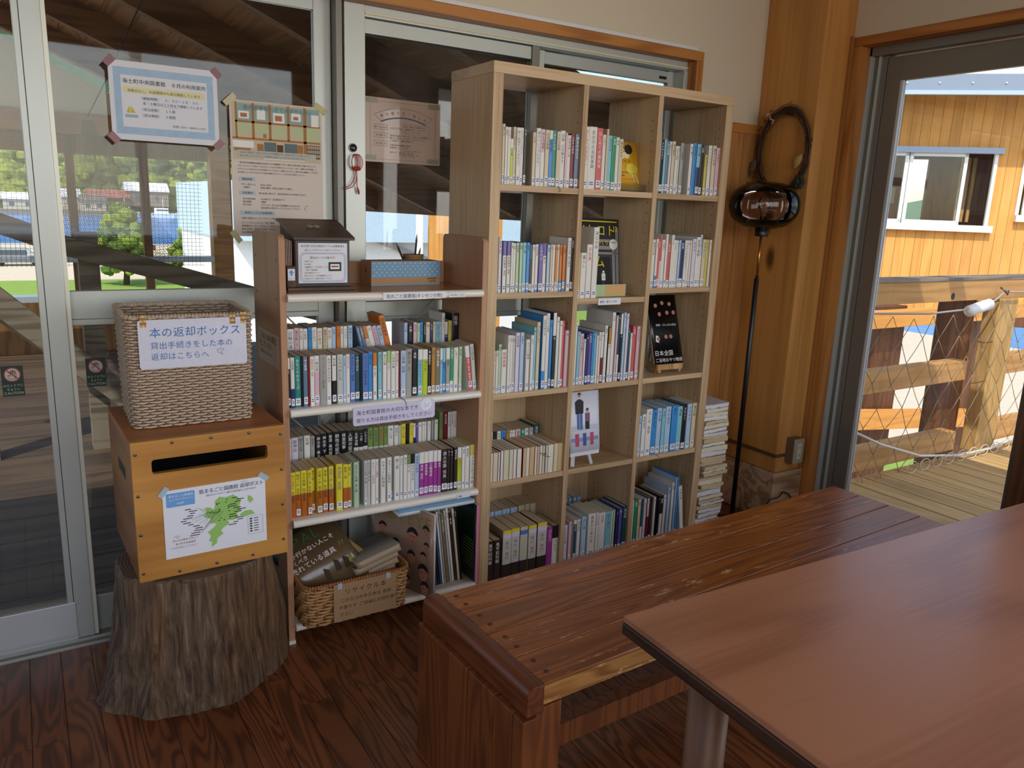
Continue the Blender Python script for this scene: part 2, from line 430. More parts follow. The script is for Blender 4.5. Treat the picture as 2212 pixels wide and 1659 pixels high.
# ---------------------------------------------------------------- shell of the room
back = root('wall_back', 'cream plaster wall above the sliding windows')
B(-3.8, 1.80, 0.30, 0.46, 2.011, 2.78).build('plaster', M_plaster, back)
B(1.165, 1.80, 0.30, 0.46, 0.0, 2.011).build('plaster', M_plaster, back)
B(1.165, 1.532, 0.284, 0.30, 1.715, 1.755).build('dado_rail', M_casing, back, bevel=0.003)
nb = 4; bw = (1.532 - 1.165) / nb
me = B(0.001, bw - 0.001, 0.288, 0.30, 0.0, 1.715).mesh('wainscot_board', M_wains)
kids(None, back, 'wainscot_board', me, [(1.165 + i * bw, 0, 0) for i in range(nb)])
M_ceil = wood('ceiling_boards', (0.36, 0.25, 0.15), (0.48, 0.34, 0.21), axis=1, rough=0.7, vary=0)
cl = structure(B(-3.8, 1.80, -4.4, 0.46, 2.78, 2.84).build('ceiling', M_ceil), 'plain boarded ceiling')
lw = root('wall_left', 'side wall with a window')
for a in ((-4.4, -3.1, 0, 2.78), (-1.3, 0.30, 0, 2.78), (-3.1, -1.3, 0, 1.0), (-3.1, -1.3, 2.35, 2.78)):
    B(-3.9, -3.8, a[0], a[1], a[2], a[3]).build('boarding', M_ceil, lw)
rw = root('wall_rear', 'wall with a row of windows')
for a in ((-3.9, -2.95, 0, 2.78), (0.95, 1.80, 0, 2.78), (-2.95, 0.95, 0, 1.0), (-2.95, 0.95, 2.5, 2.78), (-1.69, -1.61, 1.0, 2.5), (-0.39, -0.31, 1.0, 2.5)):
    B(a[0], a[1], -4.5, -4.4, a[2], a[3]).build('boarding', M_ceil, rw)

# casing of the back opening
t1 = root('trim_1', 'cedar casing around the back window')
B(-0.36, 1.165, 0.288, 0.40, 1.975, 2.011).build('head_casing', M_casing, t1, bevel=0.002)
B(-3.8, -0.36, 0.288, 0.40, 1.985, 2.011).build('head_casing', M_casing, t1, bevel=0.002)
B(1.128, 1.165, 0.288, 0.40, 0.0, 1.975).build('side_casing', M_casing_v, t1, bevel=0.002)
B(-0.30, 1.13, 0.290, 0.300, 2.012, 2.026).build('wire_moulding', plain('white_moulding', (0.86, 0.87, 0.88), 0.4), t1, bevel=0.002)

def bar(parent, name, x0, x1, z0, z1, y0, y1, m=M_alu, bev=0.002):
    return B(x0, x1, y0, y1, z0, z1).build(name, m, parent, bevel=bev)
def pane(parent, x0, x1, z0, z1, y, m):
    return B(x0, x1, y, y + 0.004, z0, z1).build('pane', m, parent)
# threshold and tracks on the floor
th = root('trim_2', 'aluminium threshold track under the sliding doors')
bar(th, 'threshold', -3.8, -0.36, -0.035, -0.002, 0.285, 0.46, M_alud, 0)
for yy in (0.287, 0.325, 0.378, 0.430): bar(th, 'track_rib', -3.8, -0.36, -0.002, 0.006, yy, yy + 0.006, M_alu, 0)
bar(th, 'threshold', -0.36, 1.128, -0.03, 0.03, 0.31, 0.46, M_alu)
# front sliding leaf (x < -1.178)
d1 = root('door_1', 'aluminium sliding door leaf, full-height glass')
bar(d1, 'stile', -1.256, -1.190, 0.004, 1.985, 0.337, 0.368)
bar(d1, 'stile_edge', -1.190, -1.178, 0.004, 1.985, 0.341, 0.364, plain('pale_aluminium', (0.86, 0.86, 0.80), 0.35, 0.2), 0.001)
bar(d1, 'stile_groove', -1.2405, -1.2385, 0.10, 1.985, 0.3365, 0.340, M_rubber, 0)
bar(d1, 'bottom_rail', -2.40, -1.235, 0.004, 0.128, 0.333, 0.366, plain('bright_aluminium', (0.80, 0.82, 0.83), 0.34, 0.3))
bar(d1, 'glazing_bead', -2.40, -1.256, 0.128, 0.140, 0.343, 0.356, M_alud, 0)
bar(d1, 'stile', -2.46, -2.40, 0.004, 1.985, 0.337, 0.368)
bar(d1, 'top_rail', -2.40, -1.256, 1.93, 1.985, 0.339, 0.366)
pane(d1, -2.40, -1.256, 0.13, 1.93, 0.352, M_glass)
# rear sliding leaf with a middle rail
d2 = root('door_2', 'aluminium sliding door leaf with a middle rail')
bar(d2, 'stile', -1.250, -1.196, 0.004, 1.985, 0.385, 0.412)
bar(d2, 'middle_rail', -1.196, -0.440, 0.992, 1.075, 0.385, 0.412)
bar(d2, 'rail_lip', -1.196, -0.440, 0.975, 0.992, 0.380, 0.415)
bar(d2, 'bottom_rail', -1.196, -0.440, 0.004, 0.112, 0.385, 0.412)
bar(d2, 'glazing_bead', -1.196, -0.440, 0.112, 0.122, 0.390, 0.403, M_alud, 0)
bar(d2, 'stile', -0.440, -0.385, 0.004, 1.985, 0.385, 0.412, M_alu)
bar(d2, 'top_rail', -1.196, -0.440, 1.945, 1.985, 0.387, 0.410)
pane(d2, -1.196, -0.440, 1.07, 1.95, 0.396, M_glass)
pane(d2, -1.196, -0.440, 0.115, 0.98, 0.396, M_glass)
fr = root('trim_3', 'white aluminium post and frame between door and window')
bar(fr, 'mullion_post', -0.356, -0.286, 0.0, 1.975, 0.338, 0.43)
bar(fr, 'door_jamb', -0.383, -0.362, 0.0, 1.985, 0.34, 0.43, M_alud)
bar(fr, 'frame_gap', -0.362, -0.356, 0.0, 1.985, 0.355, 0.43, M_rubber, 0)
bar(fr, 'frame_head', -0.286, 1.128, 1.940, 1.975, 0.34, 0.43)
bar(fr, 'head_groove', -0.286, 1.128, 1.947, 1.953, 0.336, 0.345, plain('ivory_groove', (0.86, 0.83, 0.68), 0.5), 0)
bar(fr, 'frame_jamb', 1.106, 1.128, 0.03, 1.94, 0.335, 0.43)
bar(fr, 'door_head', -3.8, -0.356, 1.985, 2.0, 0.33, 0.43, M_alud)
w1 = root('window_1', 'sliding window leaf with a middle rail behind the rack')
bar(w1, 'top_rail', -0.286, 0.362, 1.893, 1.937, 0.352, 0.382)
bar(w1, 'meeting_stile', 0.362, 0.395, 0.03, 1.95, 0.345, 0.382, M_alud)
bar(w1, 'meeting_stile_edge', 0.395, 0.418, 0.03, 1.93, 0.348, 0.384)
bar(w1, 'middle_rail', -0.286, 0.362, 0.968, 1.022, 0.352, 0.382)
bar(w1, 'rail_lip', -0.286, 0.362, 0.950, 0.968, 0.346, 0.385)
bar(w1, 'bottom_rail', -0.286, 0.362, 0.03, 0.11, 0.352, 0.382)
bar(w1, 'gasket', -0.286, 0.362, 1.889, 1.893, 0.355, 0.378, M_rubber, 0)
pane(w1, -0.286, 0.362, 1.02, 1.895, 0.366, M_glassd)
pane(w1, -0.286, 0.362, 0.11, 0.952, 0.366, M_glassd)
w2 = root('window_2', 'sliding window leaf behind the bookcase')
bar(w2, 'top_rail', 0.418, 1.072, 1.893, 1.937, 0.392, 0.42)
bar(w2, 'stile', 1.072, 1.106, 0.03, 1.94, 0.392, 0.42)
bar(w2, 'middle_rail', 0.418, 1.072, 0.95, 1.022, 0.392, 0.42)
bar(w2, 'bottom_rail', 0.418, 1.072, 0.03, 0.11, 0.392, 0.42)
bar(w2, 'maker_plate', 1.02, 1.06, 1.905, 1.916, 0.3905, 0.3925, M_black, 0)
pane(w2, 0.418, 1.072, 1.02, 1.895, 0.404, M_glassd)
pane(w2, 0.418, 1.072, 0.11, 0.952, 0.404, M_glassd)

# corner post of the room, with its rough sill block
cp = root('trim_4', 'square pine corner post', (1.532, -0.003, 0))
B(0, 0.275, 0, 0.303, 0.232, 2.78).build('post', M_pillar, cp, bevel=0.004)
M_block = wood('rough_sill_block', (0.62, 0.46, 0.30), (0.86, 0.74, 0.58), axis=0, freq=9, ring=6, rough=0.75, vary=0.0, stain=0.5)
B(-0.012, 0.20, -0.010, 0.303, 0.0, 0.230).build('sill_block', M_block, cp, bevel=0.004)
mb = MB(); mb.box(-0.010, 0.0, 0.0, 0.30, 0.305, 0.318); mb.box(-0.010, 0.052, -0.008, 0.0, 0.305, 0.318)
mb.build('cable_duct', plain('brown_duct', (0.35, 0.27, 0.20), 0.4), cp)
B(0.160, 0.172, -0.012, 0.0, 0.232, 2.10).build('cable_duct', plain('tan_duct', (0.62, 0.42, 0.22), 0.4), cp)
B(-0.008, 0.02, -0.004, 0.012, 1.9, 1.91)

# right wall with glazed doors on to the deck
rt = root('wall_right', 'plaster wall over the glazed deck door')
B(1.718, 1.86, -2.02, -0.003, 2.097, 2.78).build('plaster', M_plaster, rt); B(1.718, 1.86, -4.4, -2.02, 2.26, 2.78).build('plaster', M_plaster, rt)
B(1.718, 1.86, -4.4, -4.22, 0.0, 2.26).build('plaster', M_plaster, rt); B(1.718, 1.86, -2.10, -2.02, 0.0, 2.26).build('plaster', M_plaster, rt)
M_post = wood('brown_door_post', (0.30, 0.19, 0.11), (0.42, 0.28, 0.17), axis=2, rough=0.5, vary=0)
B(1.700, 1.86, -1.02, -0.893, 0.0, 2.097).build('door_post', M_post, rt, bevel=0.003)
t5 = root('trim_5', 'cedar casing around the deck door')
M_cas_dark = M_casing
B(1.712, 1.80, -2.02, -0.003, 2.060, 2.097).build('head_casing', wood('casing_cedar_deep', (0.60, 0.36, 0.15), (0.74, 0.50, 0.25), axis=1, rough=0.45, vary=0.04), t5, bevel=0.002)
B(1.712, 1.80, -0.045, -0.003, 0.0, 2.060).build('side_casing', M_casing_v, t5, bevel=0.002)
def side_bar(parent, name, y0, y1, z0, z1, x0, x1, m=M_alu, bev=0.002):
    return B(x0, x1, y0, y1, z0, z1).build(name, m, parent, bevel=bev)
def deck_door(name, label, ya, yb):
    d = root(name, label)
    side_bar(d, 'frame_jamb', ya - 0.012, ya, 0.0, 2.06, 1.775, 1.86)
    side_bar(d, 'track_channel', ya - 0.034, ya - 0.012, 0.0, 2.045, 1.800, 1.86, M_alud)
    side_bar(d, 'track_rib', ya - 0.040, ya - 0.034, 0.0, 2.045, 1.79, 1.86)
    side_bar(d, 'track_channel', ya - 0.062, ya - 0.040, 0.0, 2.045, 1.805, 1.86, M_alud)
    side_bar(d, 'frame_head', yb, ya, 2.025, 2.060, 1.775, 1.86, M_alud)
    side_bar(d, 'stile', ya - 0.130, ya - 0.064, 0.03, 2.02, 1.812, 1.842, M_alud)
    side_bar(d, 'glazing_edge', ya - 0.142, ya - 0.130, 0.10, 1.925, 1.812, 1.836, plain('bright_aluminium', (0.8, 0.82, 0.83), 0.34, 0.3), 0.001)
    side_bar(d, 'top_rail', yb + 0.06, ya - 0.130, 1.925, 2.02, 1.812, 1.842, M_alud)
    side_bar(d, 'bottom_rail', yb + 0.06, ya - 0.130, 0.03, 0.10, 1.812, 1.842, M_alud)
    side_bar(d, 'stile', yb, yb + 0.06, 0.03, 2.02, 1.812, 1.842, M_alud)
    side_bar(d, 'sill', yb, ya, -0.03, 0.03, 1.718, 1.88, M_alud)
    B(1.826, 1.830, yb + 0.06, ya - 0.142, 0.10, 1.925).build('pane', M_glassc, d)
deck_door('door_3', 'grey aluminium glazed door on to the deck', -0.045, -0.893)
deck_door('door_4', 'second glazed deck door beyond the brown post', -1.02, -2.02)

def wpart(mb, name, mats, parent, bevel=0.0, seg=2):
    """part given in world coordinates under an unrotated thing"""
    o = mb.build(name, mats, parent, bevel, seg)
    l = parent.location if parent.parent is None else parent.parent.location
    o.location = (-parent.location[0], -parent.location[1], -parent.location[2]) if parent.type == 'EMPTY' else (0, 0, 0)
    return o

# ---------------------------------------------------------------- tall bookcase (three bays)
SW, SD, SH, PT = 1.058, 0.283, 1.80, 0.037
D1, D2, DT = 0.3605, 0.6943, 0.020
BAYS = [(PT, D1 - DT / 2), (D1 + DT / 2, D2 - DT / 2), (D2 + DT / 2, SW - PT)]
SHELF_Z = [(1.4323, 1.4323, 1.4323), (1.0817, 1.0542, 1.0845), (0.7368,) * 3, (0.4179,) * 3, (0.035,) * 3]
bc = thing('bookcase', 'tall oak-veneer open bookcase with three bays beside the corner post', 'bookcase', (0, 0, 0))
B(0, PT, 0, SD, 0, SH - 0.034).build('side_panel', M_oak, bc, bevel=0.0012)
B(SW - PT, SW, 0, SD, 0, SH - 0.034).build('side_panel', M_oak, bc, bevel=0.0012)
B(-0.001, SW + 0.003, -0.002, SD, SH - 0.034, SH).build('top_panel', M_oakh, bc, bevel=0.0012)
for d in (D1, D2): B(d - DT / 2, d + DT / 2, 0.001, SD, 0.02, SH - 0.034).build('divider', M_oak, bc)
for r, zs in enumerate(SHELF_Z):
    for b, (xa, xb) in enumerate(BAYS):
        B(xa, xb, 0.003, SD - 0.004, zs[b] - 0.020, zs[b]).build('shelf', M_oakh, bc, bevel=0.001)
B(PT, SW - PT, 0.010, 0.028, 0.0, 0.015).build('plinth', M_oakh, bc)
B(PT, SW - PT, SD - 0.006, SD, 0.035, 0.7168).build('back_panel', M_oak, bc)
mb = MB()
for xx in (D1 - DT / 2, D2 - DT / 2, SW - PT):
    for yy in (0.028, 0.235):
        for i in range(46):
            zz = 0.10 + i * 0.036
            if zz > 1.70 or any(abs(zz - (q - 0.01)) < 0.016 for zs in SHELF_Z for q in zs[:1]): continue
            mb.disc((xx - 0.0006, yy, zz), 0.0024, (-1, 0, 0), 7)
o = mb.build('peg_hole', M_black, bc); o['kind'] = 'stuff'

# ---------------------------------------------------------------- low rack with white steel shelves
RW, RH, RD, RT = 0.677, 1.2625, 0.287, 0.0186
rack = thing('shelf_rack', 'low beech-sided rack with white steel shelves full of paperbacks', 'rack', (-RW / 2, RD / 2, 0))
def rounded_side(x0):
    poly = [(0, 0), (RD, 0)]
    for i in range(7): a = PI / 2 * i / 6; poly.append((RD - 0.02 + 0.02 * math.cos(a), RH - 0.02 + 0.02 * math.sin(a)))
    for i in range(7): a = PI / 2 + PI / 2 * i / 6; poly.append((0.02 + 0.02 * math.cos(a), RH - 0.02 + 0.02 * math.sin(a)))
    mb = MB(); mb.prism(poly, (x0 + RT, 0, 0), (0, 1, 0), (0, 0, 1), RT); return mb
for xx in (-RW, -RT - 0.0008):
    s = wpart(rounded_side(xx), 'side_panel', M_beech, rack, bevel=0.0008)
for xx in (-RW, -RT - 0.0008):
    wpart(B(xx - 0.001, xx + RT + 0.001, -0.002, 0.02, 0.0, 0.012), 'foot', M_white, rack)
mb = MB()
for zz in (0.08, 0.39, 0.74, 1.08, 1.19): mb.disc((-RW - 0.0005, 0.03, zz), 0.004, (-1, 0, 0), 8); mb.disc((-RW - 0.0005, 0.25, zz), 0.004, (-1, 0, 0), 8)
wpart(mb, 'bolt', M_black, rack)['kind'] = 'stuff'
def rack_shelf(z, y_front=0.0, lip=0.024):
    mb = MB(); r = lip / 2
    poly = [(RD - 0.005, z - 0.006), (RD - 0.005, z - 0.001)]
    for i in range(11):
        a = PI / 2 + PI * i / 10; poly.append((y_front - 0.004 + r * math.cos(a), z - r + r * math.sin(a)))
    poly.append((y_front + 0.006, z - lip)); poly.append((y_front + 0.006, z - 0.006))
    k = len(poly); x0, x1 = -RW + RT + 0.001, -RT - 0.002
    vs_ = [(x0, a, b) for a, b in poly] + [(x1, a, b) for a, b in poly]
    mb.add(vs_, [tuple(range(k)), tuple(range(2 * k - 1, k - 1, -1))] + [(i, i + k, (i + 1) % k + k, (i + 1) % k) for i in range(k)])
    return mb
RACK_Z = (1.0963, 0.7584, 0.4121, 0.068)
for z in RACK_Z: wpart(rack_shelf(z), 'shelf', M_white, rack)
wpart(B(-RW + RT + 0.001, -RT - 0.002, 0.004, RD - 0.016, 1.0953, 1.0966), 'shelf_top', wood('rack_top_laminate', (0.52, 0.36, 0.24), (0.66, 0.48, 0.34), axis=0, rough=0.18, vary=0, fine=120, mix=0.7, bump=0.0), rack)
wpart(B(-RW + RT + 0.001, -RT - 0.002, RD - 0.016, RD, 1.05, 1.168), 'back_rail', M_beech, rack, bevel=0.004)
for z in (0.7584, 0.4121): wpart(B(-RW + RT + 0.003, -RT - 0.004, 0.130, RD - 0.02, z, z + (0.0676 if z > 0.5 else 0.0659)), 'riser', M_white, rack)
for a, b in (((-0.655, 0.281, 1.07), (-0.02, 0.281, 0.42)), ((-0.02, 0.284, 1.07), (-0.655, 0.284, 0.42)), ((-0.655, 0.281, 0.74), (-0.02, 0.281, 0.09)), ((-0.02, 0.284, 0.74), (-0.655, 0.284, 0.09))):
    wpart(MB().tube([a, b], 0.0028, 6), 'cross_brace', plain('brace_steel', (0.78, 0.76, 0.70), 0.35, 0.4), rack)

# ---------------------------------------------------------------- books
PAL = {'W': ((0.88, 0.87, 0.84), 'white'), 'K': ((0.07, 0.07, 0.09), 'black'), 'N': ((0.16, 0.20, 0.42), 'navy blue'), 'T': ((0.10, 0.52, 0.48), 'teal'),
 'S': ((0.40, 0.48, 0.58), 'slate blue'), 'R': ((0.50, 0.09, 0.11), 'dark red'), 'P': ((0.84, 0.70, 0.74), 'pale pink'), 'G': ((0.63, 0.63, 0.60), 'grey'),
 'g': ((0.76, 0.77, 0.74), 'light grey'), 'b': ((0.68, 0.78, 0.88), 'pale blue'), 'B': ((0.34, 0.48, 0.74), 'blue'), 'D': ((0.10, 0.32, 0.36), 'dark teal'),
 'C': ((0.22, 0.55, 0.82), 'bright blue'), 'O': ((0.83, 0.47, 0.16), 'orange'), 'c': ((0.52, 0.76, 0.82), 'aqua'), 'L': ((0.62, 0.80, 0.45), 'leaf green'),
 'l': ((0.72, 0.78, 0.18), 'lime'), 'A': ((0.70, 0.52, 0.20), 'ochre'), 'U': ((0.50, 0.44, 0.35), 'taupe'), 'E': ((0.14, 0.58, 0.38), 'green'),
 'h': ((0.70, 0.80, 0.66), 'pale green'), 'r': ((0.83, 0.36, 0.36), 'coral red'), 'Y': ((0.88, 0.82, 0.22), 'yellow'), 'o': ((0.70, 0.38, 0.13), 'burnt orange'),
 'u': ((0.83, 0.78, 0.66), 'cream'), 'y': ((0.80, 0.74, 0.36), 'mustard'), 'k': ((0.47, 0.56, 0.30), 'olive green'), 'M': ((0.62, 0.22, 0.58), 'magenta'),
 'J': ((0.17, 0.11, 0.10), 'dark brown'), 'V': ((0.40, 0.34, 0.62), 'violet'), 'p': ((0.84, 0.81, 0.88), 'lilac white'), 'Z': ((0.20, 0.34, 0.55), 'cobalt blue')}
def pal(k): return plain('book_' + PAL[k][1].replace(' ', '_'), PAL[k][0], 0.35 if k not in 'Wu' else 0.42)
PAGE = {'a': plain('book_pages', (0.78, 0.71, 0.60), 0.8, var=0.06, bscale=300), 'e1': plain('pages_white', (0.86, 0.85, 0.80), 0.8, var=0.05, bscale=300),
 'e2': plain('pages_cream', (0.82, 0.79, 0.68), 0.8, var=0.05, bscale=300), 'e3': plain('pages_tan', (0.78, 0.68, 0.52), 0.8, var=0.05, bscale=300)}
ORD1 = 'zeroth first second third fourth fifth sixth seventh eighth ninth tenth eleventh twelfth thirteenth fourteenth fifteenth sixteenth seventeenth eighteenth nineteenth'.split()
def ordinal(n):
    if n < 20: return ORD1[n]
    t = ['twent', 'thirt', 'fort', 'fift'][n // 10 - 2]
    return t + 'ieth' if n % 10 == 0 else t + 'y-' + ORD1[n % 10]
COVER_SIDE = 'KRSUWGNAD'
def spec(c):
    if c == 'm': return [('Y', 0.07), ('p', 0.17), ('g', 0.70), ('J', 1.0)]
    if c == 'm2': return [('u', 0.07), ('B', 0.16), ('g', 0.70), ('J', 1.0)]
    if c == 'w2': return [('b', 0.45), ('P', 0.75), ('g', 1.0)]
    if c[0] == 'e': return [(random.choice('UOCRSAJ'), 1.0)]
    if '/' in c:
        a, b = c.split('/'); return [(a, float('0' + b[1:])), (b[0], 1.0)]
    return [(c, 1.0)]
def make_book(kind, x0, w, h, z, y, depth, c, title, label, group, tilt=0.0, rng=random):
    """origin at the bottom middle of the spine; spine faces -y"""
    fore = c[0] == 'e'
    sp = spec(c); mats = []; mb = MB()
    def mi(m):
        if m not in mats: mats.append(m)
        return mats.index(m)
    bt = 0.0007 if kind in ('paperback', 'comic_book') else 0.0016
    xh = w / 2
    prev = 0.0
    bulge = min(0.0016, w * 0.1)
    for k, f in sp:
        za, zb = h * (1 - f), h * (1 - prev); m_ = mi(pal(k)); prev = f
        vs_ = []
        for zz in (za, zb):
            for xx, yy in ((-xh, 0.0010), (-xh * 0.55, -bulge * 0.8 + 0.0006), (xh * 0.55, -bulge * 0.8 + 0.0006), (xh, 0.0010), (xh, 0.0022), (-xh, 0.0022)): vs_.append((xx, yy, zz))
        mb.add(vs_, [(i, (i + 1) % 6, 6 + (i + 1) % 6, 6 + i) for i in range(6)] + [(5, 4, 3, 2, 1, 0), (6, 7, 8, 9, 10, 11)], m_)
    side = sp[0][0] if len(sp) == 1 else rng.choice((sp[0][0], sp[-1][0], rng.choice(COVER_SIDE)))
    ms = mi(pal(side))
    mb.box(-xh, -xh + bt, 0.0010, depth, 0, h, ms); mb.box(xh - bt, xh, 0.0010, depth, 0, h, ms)
    o = mb.build(kind, mats)
    tag(o, label, 'book' if kind != 'comic_book' else 'comic book', group)
    ins = 0.0 if kind in ('paperback', 'comic_book') else 0.0025
    pg = PAGE.get(c, PAGE['a']) if fore else (PAGE['a'] if kind in ('paperback', 'comic_book') else PAGE['e2'])
    B(-xh + bt, xh - bt, 0.0022, depth - 0.0006 - ins, ins, h - ins - 0.0006).build('page_block', pg, o)
    if title and w > 0.0045:
        n = sum(0.6 if ch == ' ' else 1.02 for ch in title)
        size = min(w * 0.66, h * 0.62 / n, 0.016)
        main = sp[0][0] if sp[0][1] > 0.3 else sp[-1][0]
        if c in ('m', 'm2'): im = I_red if c == 'm' else ink('gold', (0.85, 0.75, 0.25))
        else:
            lum = sum(PAL[main][0]) / 3
            im = I_white if lum < 0.52 and main not in 'OAk' else (I_black if rng.random() < 0.75 else rng.choice((I_red, I_navy, I_grey)))
        t = MB(); yo = -bulge * 0.8 + 0.0005
        ztop = h * (1 - (sp[0][1] + 0.02 if sp[0][1] <= 0.3 else 0.05))
        if c in ('m', 'm2'): ztop = h * 0.78
        letters(t, title, (0, yo, ztop), (1, 0, 0), (0, 0, 1), size, 0, vertical=True, off=0.0002)
        t.build('spine_title', im, o)
    if not fore and kind != 'comic_book' and w > 0.0075 and rng.random() < 0.93:
        t = MB(); yo = -bulge * 0.8 + 0.0003; sx = xh * 0.86; z0 = 0.004 + rng.random() * 0.006; zz = z0 + min(0.024, h * 0.14)
        t.box(-sx, sx, yo, yo + 0.0006, z0, zz, 0)
        for q in (0.35, 0.62): t.quad((0, yo, 0), (1, 0, 0), (0, 0, 1), -sx * 0.6, sx * 0.6, z0 + (zz - z0) * q, z0 + (zz - z0) * (q + 0.13), 1, off=0.0002)
        t.build('call_label', [M_paper, I_grey], o)
    ang = math.radians(tilt)
    o.location = (x0 + xh, y, z)
    if fore: o.rotation_euler = (0, 0, PI); o.location = (x0 + xh, y + depth, z)
    if tilt:
        o.rotation_euler = (0, ang, 0); o.location = (x0 + xh, y, z + abs(math.sin(ang)) * xh)
    return o
KINDWORD = {'paperback': 'paperback', 'hardback_book': 'hardback', 'comic_book': 'comic volume', 'picture_book': 'large-format book'}
def colour_phrase(c):
    if c[0] == 'e': return {'e1': 'white-edged', 'e2': 'cream-edged', 'e3': 'tan-edged'}[c] + ' page-side-out'
    if c in ('m', 'm2'): return 'thick red-lettered' if c == 'm' else 'thick gold-lettered'
    if c == 'w2': return 'pale blue-and-pink'
    s = spec(c)
    return PAL[s[0][0]][1].replace(' ', '-') if len(s) == 1 else '%s-and-%s' % (PAL[s[0][0]][1].replace(' ', '-'), PAL[s[1][0]][1].replace(' ', '-'))
